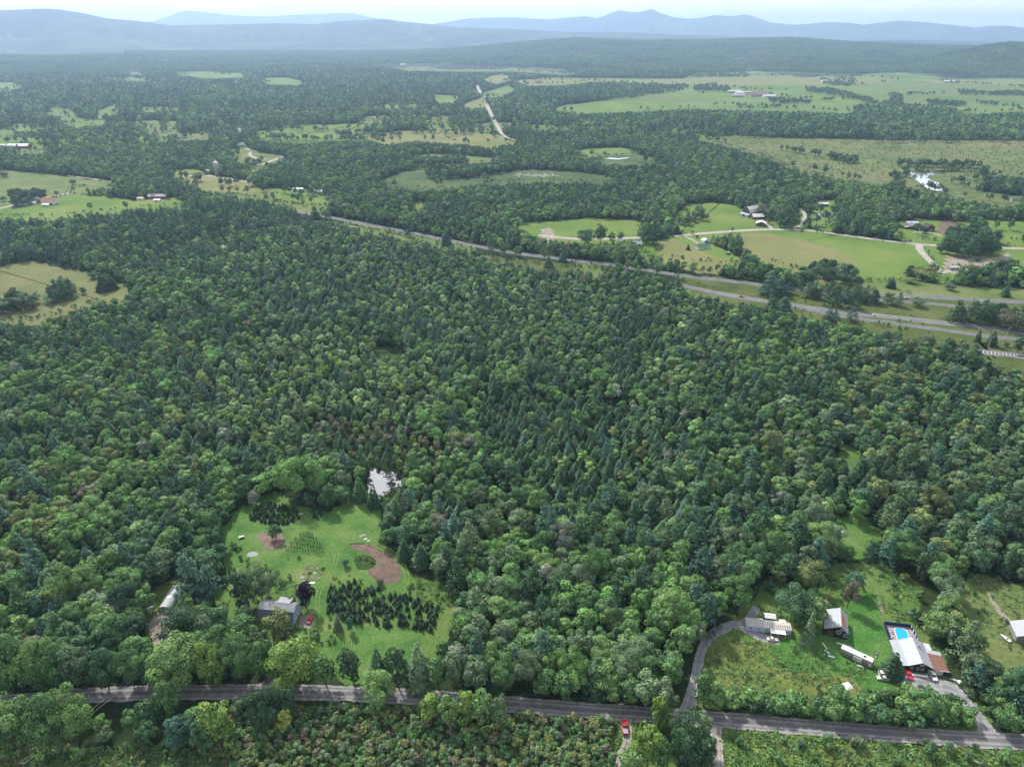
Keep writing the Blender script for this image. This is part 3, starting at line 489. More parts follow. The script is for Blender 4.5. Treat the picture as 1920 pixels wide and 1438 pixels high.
ribbon('farm_road', 'pale_road', [(-60, 398), (0, 391), (28, 384), (60, 377), (92, 370), (134, 362)], 8); ribbon('farm_road', 'pale_road', [(128, 330), (170, 335), (210, 341)], 7)
ribbon('farm_road', 'pale_road', [(320, 335), (350, 331), (385, 329), (420, 335), (478, 343)], 9, pad=3); ribbon('farm_road', 'pale_road', [(492, 309), (515, 300), (536, 293)], 9, pad=3); ribbon('farm_road', 'pale_road', [(460, 278), (472, 284), (468, 290), (480, 297), (500, 299)], 6, False)
ribbon('farm_road', 'pale_road', [(550, 354), (600, 359), (640, 366)], 7, False)
ribbon('straight_road', 'pale_road', [(894, 160), (899, 171), (908, 187), (917, 206), (926, 225), (934, 239), (944, 254), (972, 266)], [14, 13, 11, 9, 8], pad=5)

# ---------------------------------------------------------------- tree prototypes
def cards(P, Nrm, S, seed, stretch=1.0, fold=.25):
    r = np.random.default_rng(seed); n = len(P); Nrm = Nrm / np.linalg.norm(Nrm, axis=1)[:, None]
    t = np.cross(Nrm, r.normal(size=(n, 3))); t /= np.linalg.norm(t, axis=1)[:, None] + 1e-9; b = np.cross(Nrm, t)
    S = S[:, None] * .5
    v0, v1, v2, v3 = P - t * S * stretch - b * S * .25, P - b * S + Nrm * S * fold, P + t * S * stretch + b * S * .2, P + b * S + Nrm * S * fold
    V = np.stack([v0, v1, v2, v3], 1).reshape(-1, 3); Fq = np.arange(4 * n).reshape(n, 4); return V, Fq
def vary_cols(n, seed, amt=.28):
    r = np.random.default_rng(seed); k = np.exp(r.normal(0, amt, n)); h = r.normal(0, .10, n)
    return np.stack([k * (1 + h), k, k * (1 - h)], 1)
def lobes_crown(seed, n, R, half, zc, nl, lr, size, flat=.62):
    r = np.random.default_rng(seed); cs = []
    for i in range(nl):
        d = r.normal(size=3); d /= np.linalg.norm(d); d[2] = d[2] * .85 + .18
        q = r.uniform(.40, .92); cs.append((d[0] * R * q, d[1] * R * q, zc + d[2] * half * q, R * r.uniform(*lr) * (1.25 - .42 * q)))
    cs.append((r.normal() * .3, r.normal() * .3, zc + half * .62, R * lr[1] * .9)); cs = np.array(cs)
    pick = r.choice(len(cs), n * 3, p=cs[:, 3] ** 2 / (cs[:, 3] ** 2).sum()); d = r.normal(size=(n * 3, 3)); d /= np.linalg.norm(d, axis=1)[:, None]
    d[:, 2] = np.where((d[:, 2] < -.2) & (r.random(n * 3) < .7), -d[:, 2], d[:, 2])
    P = cs[pick, :3] + d * (cs[pick, 3] * r.uniform(.80, 1.10, n * 3))[:, None] * np.array([1, 1, .85])
    deep = np.zeros(len(P), bool)
    for c in cs: deep |= np.linalg.norm((P - c[:3]) / np.array([1, 1, .85]), axis=1) < c[3] * .72
    keep = np.nonzero(~deep)[0][:n]; P, d, pk = P[keep], d[keep], pick[keep]
    out = (P - np.array([0, 0, zc - half * .2])) / np.array([R, R, half]); out /= np.linalg.norm(out, axis=1)[:, None] + 1e-6
    lob = np.exp(r.normal(0, .16, len(cs)))[pk]
    return P, d * .8 + out * .55 + r.normal(size=d.shape) * .34 + np.array([0, 0, .15]), r.uniform(.6, 1.35, len(P)) * size, lob
def broadleaf(seed, n=620, size=.78, form=0):
    R, half, zc, nl, lr = [(3.7, 5.3, 6.3, 24, (.27, .42)), (2.9, 5.6, 6.2, 20, (.28, .44)), (4.5, 5.0, 6.2, 34, (.20, .34)), (3.3, 5.2, 6.3, 15, (.34, .48))][form]
    P, N, S, lob = lobes_crown(seed, n, R, half, zc, nl, lr, size); P[:, 2] = np.maximum(P[:, 2], .3); V, Fq = cards(P, N, S, seed); return V, Fq, vary_cols(len(Fq), seed) * lob[:, None]
def spruce(seed, n=420, size=.75):
    r = np.random.default_rng(seed); h = 1 - np.sqrt(r.random(n)) * .97; nb = r.integers(5, 8); az = r.random(n) * 6.2832
    lay = h * 9; saw = 1 - (lay % 1) * .45; rad = (1 - h) ** .85 * 2.5 * saw * (.72 + .28 * np.abs(np.sin(az * nb / 2 + np.floor(lay) * 1.7))) * r.uniform(.75, 1.05, n) + .06
    P = np.stack([np.cos(az) * rad, np.sin(az) * rad, .8 + h * 12.4 - rad * .25], 1)
    N = np.stack([np.cos(az) * .55, np.sin(az) * .55, np.full(n, .8)], 1) + r.normal(size=(n, 3)) * .22
    V, Fq = cards(P, N, size * (1.15 - .65 * h) * r.uniform(.7, 1.25, n), seed, 1.35); return V, Fq, vary_cols(n, seed, .22)
def pine(seed, n=520, size=.72):
    r = np.random.default_rng(seed); tufts = []
    for k in range(11):
        h = .12 + .88 * k / 10; nb = 6 if k < 10 else 1
        for i in range(nb):
            a = r.random() * 6.2832; rr = (1 - h ** 1.7) * 3.5 * r.uniform(.45, 1.1) if k < 10 else 0
            tufts.append((math.cos(a) * rr, math.sin(a) * rr, 15.2 * h + rr * .10 + r.normal() * .25, r.uniform(.75, 1.25) * (1.15 - .35 * h)))
    T = np.array(tufts); pick = r.choice(len(T), n, p=T[:, 3] ** 2 / (T[:, 3] ** 2).sum()); d = r.normal(size=(n, 3)); d /= np.linalg.norm(d, axis=1)[:, None]
    P = T[pick, :3] + d * T[pick, 3][:, None] * np.array([1, 1, .5]) * r.uniform(.7, 1.05, n)[:, None]
    V, Fq = cards(P, d + np.array([0, 0, .6]) + r.normal(size=(n, 3)) * .4, r.uniform(.6, 1.2, n) * size, seed, 1.2); return V, Fq, vary_cols(n, seed, .22)
def shrub(seed, n=130, size=.55, R=1.45):
    P, N, S, lob = lobes_crown(seed, n, R, 1.35, 1.35, 9, (.30, .5), size); P[:, 2] = np.maximum(P[:, 2], .1); V, Fq = cards(P, N, S, seed, 1.2); return V, Fq, vary_cols(len(Fq), seed, .3)
def trunk_mb(h, r, limbs, seed):
    q = random.Random(seed); m = MB(); m.tube((0, 0, -.3), (q.uniform(-.2, .2), q.uniform(-.2, .2), h * .72), r, r * .35, 6)
    for i in range(limbs):
        a = q.random() * 6.28; z = h * q.uniform(.28, .55); L = h * q.uniform(.18, .28)
        m.tube((0, 0, z), (math.cos(a) * L, math.sin(a) * L, z + L * .9), r * .4, r * .12, 5)
    return m
PROTO = {}       # kind -> list of dict(crown, trunk, R, H)
def proto(kind, gen, R, H, limbs, tr, mat, n):
    out = []
    for i in range(n):
        V, Fq, vc = gen(i)
        Hh, Rr = float(V[:, 2].max()), float(np.percentile(np.hypot(V[:, 0], V[:, 1]), 95))
        cm = nmesh('crown', V, Fq, [M[mat]], None, vc); tm = trunk_mb(Hh, tr, limbs, i).mesh('trunk', 'bark')
        out.append(dict(crown=cm, trunk=tm, V=V, F=Fq, vc=vc, R=Rr, H=Hh))
    PROTO[kind] = out
proto('broadleaf', lambda i: broadleaf(100 + i, [1700, 1400, 2300, 1400][i % 4], [.52, .48, .54, .54][i % 4], i % 4), 0, 0, 4, .24, 'leaf', 12)
proto('broadleaf_big', lambda i: broadleaf(150 + i, 6000, .30, 2), 0, 0, 4, .24, 'leaf', 2)
proto('spruce', lambda i: spruce(200 + i, 900, .58), 0, 0, 0, .18, 'needle', 5)
proto('pine', lambda i: pine(300 + i, 1200, .52), 0, 0, 3, .24, 'needle', 5)
proto('shrub', lambda i: shrub(400 + i, 300, .36), 0, 0, 3, .05, 'leaf', 7)
proto('broadleaf_mid', lambda i: broadleaf(500 + i, 480, .92, [0, 1, 3][i % 3]), 0, 0, 0, .24, 'leaf', 6)
proto('spruce_mid', lambda i: spruce(600 + i, 280, .9), 0, 0, 0, .18, 'needle', 4)
proto('pine_mid', lambda i: pine(700 + i, 380, .85), 0, 0, 0, .24, 'needle', 4)
proto('broadleaf_far', lambda i: broadleaf(800 + i, 110, 1.75, [0, 3][i % 2]), 0, 0, 0, .24, 'leaf', 4)
proto('spruce_far', lambda i: spruce(900 + i, 80, 1.7), 0, 0, 0, .18, 'needle', 3)
proto('pine_far', lambda i: pine(1000 + i, 100, 1.6), 0, 0, 0, .24, 'needle', 3)
def clump(seed):
    r = np.random.default_rng(seed); Vs, Fs, cs, o = [], [], [], 0
    for k in range(22):
        pr = PROTO[r.choice(['broadleaf_far', 'broadleaf_far', 'spruce_far', 'pine_far'])][r.integers(0, 3)]; n = len(pr['F']); sel = r.choice(n, 18, replace=False)
        s = r.uniform(1.0, 1.5); idx = pr['F'][sel].ravel(); V = pr['V'][idx].copy(); c = V.reshape(-1, 4, 3).mean(1).repeat(4, 0); V = c + (V - c) * 1.6
        V *= s; V[:, :2] += r.uniform(-19, 19, 2); Vs.append(V); Fs.append(np.arange(len(V)).reshape(-1, 4) + o); o += len(V); cs.append(vary_cols(18, seed + k, .15) * np.exp(r.normal(0, .22)))
    return np.concatenate(Vs), np.concatenate(Fs), np.concatenate(cs)
CL = [clump(1100 + i) for i in range(6)]

def joined(name, pr, leafmat):                            # crown + trunk in one mesh, for the mass of the wood
    tv = np.array([v.co for v in pr['trunk'].vertices]); tq = [list(p.vertices) for p in pr['trunk'].polygons if len(p.vertices) == 4]
    V = np.concatenate([pr['V'], tv]); Fq = np.concatenate([pr['F'], np.array(tq) + len(pr['V'])]); mi = np.r_[np.zeros(len(pr['F'])), np.ones(len(tq))]
    return nmesh(name, V, Fq, [M[leafmat], M['bark']], mi, np.concatenate([pr['vc'], np.ones((len(tq), 3))]))
def scatter(name, label, cat, meshes, P, rot, scl, tint, pick):
    col = bpy.data.collections.new(name + '_kinds')
    for i, me in enumerate(meshes): col.objects.link(bpy.data.objects.new('%s_kind.%03d' % (name, i), me))
    me = bpy.data.meshes.new(name); me.vertices.add(len(P)); me.vertices.foreach_set('co', np.asarray(P, np.float32).ravel())
    for nm_, tp, dat in (('rot', 'FLOAT_VECTOR', np.stack([np.sin(rot * 7.3) * .09, np.sin(rot * 11.1) * .09, rot], 1)), ('scl', 'FLOAT_VECTOR', scl), ('tint', 'FLOAT_VECTOR', tint)):
        a = me.attributes.new(nm_, tp, 'POINT'); a.data.foreach_set('vector', np.asarray(dat, np.float32).ravel())
    a = me.attributes.new('pick', 'INT', 'POINT'); a.data.foreach_set('value', np.asarray(pick, np.int32))
    o = child(name, me, None); tag(o, label, cat, None, 'stuff')
    ng = bpy.data.node_groups.new(name, 'GeometryNodeTree'); ng.interface.new_socket('Geometry', in_out='INPUT', socket_type='NodeSocketGeometry'); ng.interface.new_socket('Geometry', in_out='OUTPUT', socket_type='NodeSocketGeometry')
    n, l = ng.nodes, ng.links; gi, go = n.new('NodeGroupInput'), n.new('NodeGroupOutput'); ip = n.new('GeometryNodeInstanceOnPoints'); ci = n.new('GeometryNodeCollectionInfo')
    ci.inputs['Collection'].default_value = col; ci.inputs['Separate Children'].default_value = True; ci.inputs['Reset Children'].default_value = True
    def na(nm_, t): q = n.new('GeometryNodeInputNamedAttribute'); q.data_type = t; q.inputs['Name'].default_value = nm_; return q.outputs['Attribute']
    e2r = n.new('FunctionNodeEulerToRotation'); ip.inputs['Pick Instance'].default_value = True
    l.new(gi.outputs[0], ip.inputs['Points']); l.new(ci.outputs[0], ip.inputs['Instance']); l.new(na('pick', 'INT'), ip.inputs['Instance Index'])
    l.new(na('rot', 'FLOAT_VECTOR'), e2r.inputs[0]); l.new(e2r.outputs[0], ip.inputs['Rotation']); l.new(na('scl', 'FLOAT_VECTOR'), ip.inputs['Scale']); l.new(ip.outputs[0], go.inputs[0])
    md = o.modifiers.new('spread', 'NODES'); md.node_group = ng; return o

# ---------------------------------------------------------------- where the trees stand
TONES = {'dark green': (.020, .042, .020), 'deep green': (.028, .060, .026), 'mid green': (.042, .085, .028), 'light green': (.070, .120, .038), 'yellow-green': (.074, .118, .026), 'grey-green': (.058, .088, .044),
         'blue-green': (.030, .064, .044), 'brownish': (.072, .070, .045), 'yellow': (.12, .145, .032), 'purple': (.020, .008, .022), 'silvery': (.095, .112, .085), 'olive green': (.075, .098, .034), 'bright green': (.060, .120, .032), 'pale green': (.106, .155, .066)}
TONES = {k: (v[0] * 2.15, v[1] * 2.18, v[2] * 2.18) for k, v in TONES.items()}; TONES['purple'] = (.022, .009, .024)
TN = list(TONES); TV = np.array([TONES[t] for t in TN])
def jgrid(d0, d1, g, seed):
    r = np.random.default_rng(seed); xs = np.arange(-d1 * .95, d1 * .95, g); ys = np.arange(d0 * .7, d1, g * .94)
    X, Y = np.meshgrid(xs, ys); X = X + (np.arange(len(ys)) % 2 * g * .5)[:, None]
    X, Y = (X + r.uniform(-.40, .40, X.shape) * g).ravel(), (Y + r.uniform(-.40, .40, Y.shape) * g).ravel(); d = np.hypot(X, Y)
    px, py, dep = proj(X, Y, np.zeros_like(X)); k = (d >= d0) & (d < d1) & (px > -170) & (px < 2090) & (py < 1600); return X[k], Y[k]
def open_mask(X, Y, Hh, Z=0, rad=None):
    bad = np.zeros(len(X), bool)
    for f in (0, .5, .95):
        px, py, dep = proj(X, Y, Z + Hh * f); w_ = .8 * rad * F / dep if rad is not None and 0 < f < .9 else 0
        for o_ in ((0,) if np.isscalar(w_) else (-w_, 0, w_)):
            for poly in CLEAR: bad |= pip(poly, px + o_, py)
    return bad
Z_SPRUCE = [(880, 760), (1000, 735), (1150, 760), (1290, 800), (1260, 880), (1190, 950), (1050, 970), (960, 880), (870, 830)]
Z_LOT = [(218, 517), (520, 405), (1340, 570), (1430, 800)]
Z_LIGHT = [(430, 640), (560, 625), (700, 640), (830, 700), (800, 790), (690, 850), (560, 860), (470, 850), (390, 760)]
Z_WET = [(560, 800), (640, 780), (700, 790), (790, 820), (860, 850), (840, 880), (770, 880), (700, 880), (640, 880), (590, 850)]
Z_DARKL = [(-200, 420), (220, 400), (520, 395), (640, 410), (400, 460), (220, 515), (160, 510), (60, 490), (-200, 500)]
Z_RIGHT = [(1440, 700), (1920, 640), (2100, 640), (2100, 1300), (1800, 1100), (1560, 950), (1440, 1000)]
Z_ROW = [(1296, 1306), (1400, 1306), (1500, 1312), (1600, 1318), (1690, 1312), (1720, 1318), (1800, 1345), (1812, 1376), (1700, 1372), (1600, 1362), (1480, 1350), (1300, 1336)]
def zone_mix(px, py, X, Y, r):                            # species, tone, crown radius of each tree
    n = len(px); a, b, c = fnoise(X / 55, Y / 75, 3), fnoise(X / 30, Y / 40, 11), r.random(n)
    pS = np.clip(.13 + (a - .5) * 1.3, .01, .6); pP = np.clip(.14 + (b - .5) * .9, .01, .5)
    rad = 2.5 + 2.6 * r.random(n) ** 1.4 + 1.2 * (r.random(n) < .07)
    def z(poly): return pip(poly, px, py)
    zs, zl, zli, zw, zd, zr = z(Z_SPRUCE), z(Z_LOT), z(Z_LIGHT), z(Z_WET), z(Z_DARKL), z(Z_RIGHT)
    pS = np.where(zs, .62, pS); pP = np.where(zs, .08, pP); rad = np.where(zs, r.uniform(2.1, 3.3, n), rad)
    pS = np.where(zl & ~zs, np.clip(pS + .02, 0, .45), pS); rad = np.where(zl, r.uniform(2.3, 3.6, n), rad)
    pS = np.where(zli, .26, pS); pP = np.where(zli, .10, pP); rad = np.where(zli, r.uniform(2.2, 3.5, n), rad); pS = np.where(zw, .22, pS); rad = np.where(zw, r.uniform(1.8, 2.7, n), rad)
    pS = np.where(zd, .25, pS); pP = np.where(zd, .45, pP); pS = np.where(zr, pS * .6, pS); pS = np.where(py > 1150, pS * .25, pS); pP = np.where(py > 1150, pP * .6, pP)
    rad = np.where(py > 1000, rad * 1.18, rad)
    kind = np.where(c < pS, 1, np.where(c < pS + pP, 2, 0))
    t = fnoise(X / np.where(np.hypot(X, Y) > 1500, 260, 70), Y / np.where(np.hypot(X, Y) > 1500, 300, 90), 21) * .60 + fnoise(X / 18, Y / 18, 23) * .2 + r.random(n) * .42
    ladder = np.array([0, 0, 1, 1, 2, 2, 5, 3, 12, 3, 11])     # indices into TONES along t
    ti = ladder[np.clip((t - .22) / .72 * 11, 0, 10).astype(int)]
    u = r.random(n)
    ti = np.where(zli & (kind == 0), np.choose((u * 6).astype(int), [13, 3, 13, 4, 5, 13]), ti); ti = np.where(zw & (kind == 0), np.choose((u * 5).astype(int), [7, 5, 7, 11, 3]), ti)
    ti = np.where(zl & (kind == 0), np.choose((u * 6).astype(int), [6, 2, 5, 2, 3, 13]), ti); ti = np.where(zr & (kind == 0), np.choose((u * 7).astype(int), [1, 5, 2, 5, 11, 0, 3]), ti)
    ti = np.where((py > 1000) & (px > 820) & (px < 1420) & (kind == 0), np.choose((u * 6).astype(int), [2, 2, 12, 1, 3, 5]), ti)
    ti = np.where(kind == 1, np.where(u < .45, 0, np.where(u < .8, 1, 6)), ti); ti = np.where(kind == 2, np.where(u < .55, 6, np.where(u < .8, 1, 5)), ti)
    rare = r.random(n); ti = np.where((kind == 0) & (rare < .008), 4, ti); ti = np.where((kind == 0) & (rare > .990), 10, ti); ti = np.where((kind == 0) & (rare > .986) & (rare <= .990), 7, ti)
    return kind, ti, rad
KN = ['broadleaf', 'spruce', 'pine']
def heights(kind, rad, r):
    n = len(rad); return np.where(kind == 0, rad * r.uniform(2.5, 3.4, n), np.where(kind == 1, rad * r.uniform(2.1, 3.7, n), rad * r.uniform(3.2, 4.1, n)))
TREES = []      # dict of arrays per band
def band(d0, d1, g, seed, suffix, rscale):
    r = np.random.default_rng(seed); X, Y = jgrid(d0, d1, g, seed); px, py, _ = proj(X, Y, np.zeros_like(X)); kind, ti, rad = zone_mix(px, py, X, Y, r)
    rad = rad * rscale; Hh = heights(kind, rad, r); kind = kind.copy()
    bad = open_mask(X, Y, Hh, 0, rad); zrow = pip(Z_ROW, px, py); bad = np.where(zrow, pip(CLEAR[ROADI], px, py), bad) if suffix == '' else bad
    if suffix == '':
        rad = np.where(zrow, rad * .80, rad); Hh = np.where(zrow, rad * 2.5, Hh); kind = np.where(zrow, 0, kind); ti = np.where(zrow, np.choose((r.random(len(X)) * 5).astype(int), [2, 12, 3, 2, 1]), ti)
    # gaps that let the floor show between crowns
    gap = fnoise(X / 22, Y / 22, 77) < .20
    keep = ~bad & ~gap
    TREES.append(dict(X=X[keep], Y=Y[keep], kind=kind[keep], ti=ti[keep], rad=rad[keep], H=Hh[keep], px=px[keep], py=py[keep], suf=np.full(keep.sum(), {'': 0, '_mid': 1, '_far': 2}[suffix]), jit=np.exp(r.normal(0, .16, keep.sum())), rot=r.random(keep.sum()) * 6.2832, var=r.integers(0, 1000, keep.sum())))

# trees that are singled out in the photograph: (x, y of the top, y of the foot, width, kind, tone)
EXPL = [
 (1318, 1264, 1324, 44, 'b', 'mid green'), (1334, 1276, 1330, 40, 'b', 'light green'),
 (30, 1306, 1402, 92, 'b', 'light green'), (95, 1300, 1400, 78, 'b', 'mid green'), (150, 1290, 1390, 76, 'b', 'light green'), (262, 1330, 1372, 42, 'b', 'mid green'), (325, 1274, 1346, 44, 'b', 'mid green'), (290, 1312, 1362, 46, 'b', 'deep green'), (345, 1340, 1402, 52, 'b', 'blue-green'),
 (416, 1312, 1396, 58, 'b', 'yellow-green'), (388, 1350, 1412, 46, 'b', 'deep green'), (500, 1290, 1362, 62, 'b', 'dark green'), (540, 1292, 1350, 40, 'b', 'dark green'), (536, 1334, 1372, 32, 'b', 'yellow'), (196, 1346, 1378, 32, 'b', 'bright green'), (722, 1306, 1336, 17, 'b', 'deep green'),
 (810, 1300, 1352, 40, 'b', 'yellow-green'), (842, 1300, 1366, 38, 'b', 'light green'), (873, 1292, 1356, 40, 'b', 'yellow-green'), (905, 1293, 1364, 42, 'b', 'light green'), (936, 1302, 1368, 36, 'b', 'grey-green'), (1246, 1278, 1338, 46, 'b', 'grey-green'), (1234, 1310, 1376, 42, 'b', 'yellow-green'),
 (1214, 1362, 1436, 62, 'b', 'yellow-green'), (1276, 1330, 1436, 66, 'b', 'deep green'), (1308, 1334, 1410, 46, 'b', 'grey-green'), (1290, 1372, 1450, 62, 'b', 'dark green'), (1318, 1380, 1446, 42, 'b', 'dark green'), (1186, 1402, 1452, 50, 'b', 'light green'), (1240, 1392, 1456, 44, 'b', 'mid green'), (1290, 1356, 1404, 30, 'b', 'yellow-green'),
 (28, 1190, 1296, 82, 'b', 'mid green'), (82, 1196, 1294, 68, 'b', 'light green'), (122, 1202, 1292, 58, 'b', 'mid green'), (160, 1206, 1292, 56, 'b', 'grey-green'), (205, 1212, 1290, 58, 'b', 'deep green'), (252, 1212, 1286, 64, 'b', 'mid green'), (342, 1194, 1286, 98, 'b', 'light green'), (396, 1196, 1280, 56, 'b', 'yellow-green'), (408, 1226, 1284, 42, 'b', 'yellow-green'),
 (458, 1192, 1280, 64, 'b', 'mid green'), (556, 1200, 1286, 98, 'b', 'yellow-green'), (500, 1206, 1280, 50, 'b', 'mid green'), (612, 1228, 1286, 50, 'b', 'mid green'), (664, 1220, 1286, 46, 'b', 'dark green'), (712, 1216, 1287, 40, 's', 'deep green'), (746, 1216, 1288, 48, 'b', 'dark green'), (788, 1208, 1290, 44, 's', 'grey-green'), (822, 1228, 1291, 42, 'b', 'mid green'), (856, 1226, 1294, 44, 'b', 'grey-green'),
 (492, 1058, 1122, 62, 'b', 'grey-green'), (468, 1080, 1142, 42, 'p', 'dark green'), (448, 1068, 1130, 36, 'b', 'dark green'), (525, 1140, 1192, 48, 'b', 'olive green'), (575, 1092, 1140, 36, 'b', 'purple'), (346, 1138, 1202, 78, 'b', 'dark green'), (398, 1062, 1120, 50, 'p', 'blue-green'), (406, 1180, 1236, 60, 'b', 'mid green'), (518, 985, 1010, 26, 'b', 'dark green'), (548, 1118, 1144, 22, 'b', 'olive green'), (634, 1152, 1180, 18, 's', 'grey-green'), (658, 1158, 1184, 16, 'b', 'blue-green'), (648, 1048, 1062, 14, 'b', 'blue-green'), (714, 1084, 1096, 16, 'b', 'brownish'),
 (1670, 1226, 1264, 40, 's', 'dark green'), (1512, 1148, 1206, 24, 's', 'grey-green'), (1490, 1102, 1166, 84, 'b', 'deep green'), (1524, 1120, 1172, 44, 'b', 'light green'), (1600, 1075, 1112, 36, 'b', 'blue-green'), (1376, 1075, 1140, 60, 'b', 'mid green'), (1604, 935, 976, 32, 'b', 'bright green'), (1588, 1090, 1140, 30, 'b', 'brownish'),
 (560, 850, 930, 80, 'b', 'bright green'), (596, 872, 930, 46, 'b', 'bright green'), (645, 878, 922, 32, 'b', 'grey-green'), (676, 895, 938, 26, 's', 'deep green'), (702, 908, 950, 24, 's', 'dark green'), (732, 838, 879, 32, 'p', 'dark green'), (440, 926, 948, 34, 'b', 'deep green'), (424, 914, 950, 30, 'b', 'yellow-green'),
 (478, 918, 946, 22, 'b', 'silvery'),
 (1213, 416, 456, 36, 'b', 'deep green'), (1126, 418, 456, 26, 'b', 'deep green'), (1097, 428, 458, 34, 'b', 'deep green'), (1146, 434, 456, 14, 'b', 'deep green'), (1163, 434, 452, 13, 'b', 'grey-green'), (1178, 448, 460, 5, 's', 'dark green'), (1290, 458, 469, 8, 's', 'dark green'),
 (1440, 518, 556, 36, 'p', 'blue-green'), (1462, 524, 554, 34, 'p', 'blue-green'), (1444, 560, 586, 28, 'p', 'deep green'), (1468, 558, 588, 30, 'p', 'blue-green'), (1552, 576, 602, 22, 'p', 'blue-green'), (1564, 580, 602, 18, 'p', 'blue-green'), (1596, 577, 604, 26, 'p', 'blue-green'), (1512, 532, 558, 20, 'p', 'grey-green'), (1530, 535, 559, 22, 'b', 'grey-green'), (1560, 540, 574, 28, 'p', 'deep green'), (1582, 544, 575, 24, 'b', 'blue-green'), (1600, 540, 578, 28, 'p', 'deep green'), (1632, 540, 568, 34, 'p', 'deep green'), (1664, 548, 570, 22, 'b', 'grey-green'), (1684, 550, 574, 20, 'p', 'grey-green'), (1720, 558, 575, 24, 'b', 'grey-green'), (1670, 519, 540, 18, 's', 'dark green'),
 (1790, 566, 604, 34, 'p', 'deep green'), (1815, 563, 605, 32, 'p', 'grey-green'), (1838, 564, 607, 30, 'p', 'deep green'), (1858, 573, 608, 28, 'p', 'deep green'), (1882, 580, 616, 34, 'b', 'brownish'), (1908, 570, 618, 34, 'p', 'grey-green'), (1832, 616, 641, 12, 's', 'dark green'), (1858, 621, 648, 20, 's', 'dark green'), (1907, 632, 662, 24, 'b', 'dark green'), (1885, 642, 650, 12, 'b', 'dark green'), (1500, 510, 532, 20, 'p', 'deep green'), (1522, 498, 534, 36, 'b', 'deep green'), (1550, 500, 534, 34, 'b', 'dark green'), (1580, 508, 532, 34, 'b', 'deep green'), (1605, 518, 538, 24, 'b', 'dark green'), (1728, 500, 520, 46, 'b', 'olive green'), (1705, 505, 518, 22, 'b', 'dark green'), (1708, 520, 531, 28, 'b', 'olive green'), (1780, 530, 544, 20, 'b', 'grey-green'), (1884, 536, 556, 18, 's', 'deep green'),
 (1775, 440, 477, 28, 'b', 'deep green'), (1792, 438, 480, 30, 'b', 'deep green'), (1815, 447, 481, 32, 'b', 'deep green'), (1838, 434, 480, 28, 'b', 'dark green'), (1858, 446, 478, 26, 'b', 'deep green'), (1762, 455, 474, 20, 'b', 'deep green'), (1820, 424, 445, 22, 'b', 'dark green'), (1732, 428, 438, 16, 'b', 'dark green'),
 (120, 525, 562, 30, 'p', 'deep green'), (135, 524, 556, 26, 'p', 'deep green'), (98, 540, 568, 26, 'p', 'blue-green'), (62, 552, 578, 24, 'b', 'grey-green'), (30, 540, 572, 30, 'b', 'dark green'), (48, 550, 580, 30, 'b', 'grey-green'), (158, 538, 551, 12, 'b', 'deep green'), (5, 560, 588, 36, 'b', 'grey-green'), (178, 508, 522, 22, 'b', 'deep green'), (196, 512, 545, 28, 's', 'dark green'), (210, 516, 542, 24, 's', 'dark green'),
 (35, 358, 376, 22, 'b', 'dark green'), (57, 354, 376, 26, 'b', 'dark green'), (76, 355, 373, 20, 'b', 'dark green'), (32, 371, 388, 20, 'b', 'dark green'), (48, 372, 386, 14, 'b', 'deep green'), (7, 368, 378, 12, 'b', 'deep green'), (8, 322, 332, 18, 'b', 'dark green'), (107, 358, 365, 8, 'b', 'dark green'), (138, 336, 346, 14, 'b', 'deep green'),
 (350, 320, 336, 10, 'b', 'deep green'), (371, 324, 341, 22, 'b', 'deep green'), (415, 333, 347, 10, 'b', 'dark green'), (443, 323, 338, 12, 'b', 'dark green'), (495, 345, 360, 14, 'b', 'dark green'),
 (1310, 382, 412, 20, 'b', 'grey-green'), (1285, 406, 422, 22, 'b', 'deep green'), (1430, 385, 408, 26, 'b', 'brownish'), (1448, 386, 410, 28, 'b', 'brownish'), (1470, 385, 425, 30, 'b', 'deep green'), (1490, 388, 412, 18, 'p', 'dark green'), (1463, 412, 426, 14, 'b', 'grey-green'), (1440, 408, 420, 10, 'b', 'grey-green'), (1515, 380, 398, 22, 'b', 'deep green'), (1516, 416, 428, 12, 's', 'deep green'), (1530, 420, 431, 18, 'b', 'grey-green'), (1373, 426, 435, 5, 'b', 'dark green'),
]
ex = dict(X=[], Y=[], kind=[], ti=[], rad=[], H=[], px=[], py=[])
for (px, yt, yb, w, k, tone) in EXPL:
    P = at(px, yb); _, _, dep = proj(P[0], P[1], 0); U = (719 - yt) / F
    wz = (U * P[1] * cp - P[1] * sp) / (cp + U * sp); ex['X'].append(P[0]); ex['Y'].append(P[1]); ex['kind'].append('bsp'.index(k)); ex['ti'].append(TN.index(tone)); ex['rad'].append(w / 2 * dep / F); ex['H'].append(CAM_H + wz); ex['px'].append(px); ex['py'].append(yb)
ex = {k: np.array(v) for k, v in ex.items()}; NE = len(ex['X'])
ex.update(suf=np.zeros(NE, int), jit=np.ones(NE), rot=rng.random(NE) * 6.28, var=rng.integers(0, 1000, NE))
band(120, 620, 6.0, 41, '', 1.0); band(620, 1700, 6.9, 42, '_mid', 1.12); band(1700, 4700, 10.0, 43, '_far', 1.55)
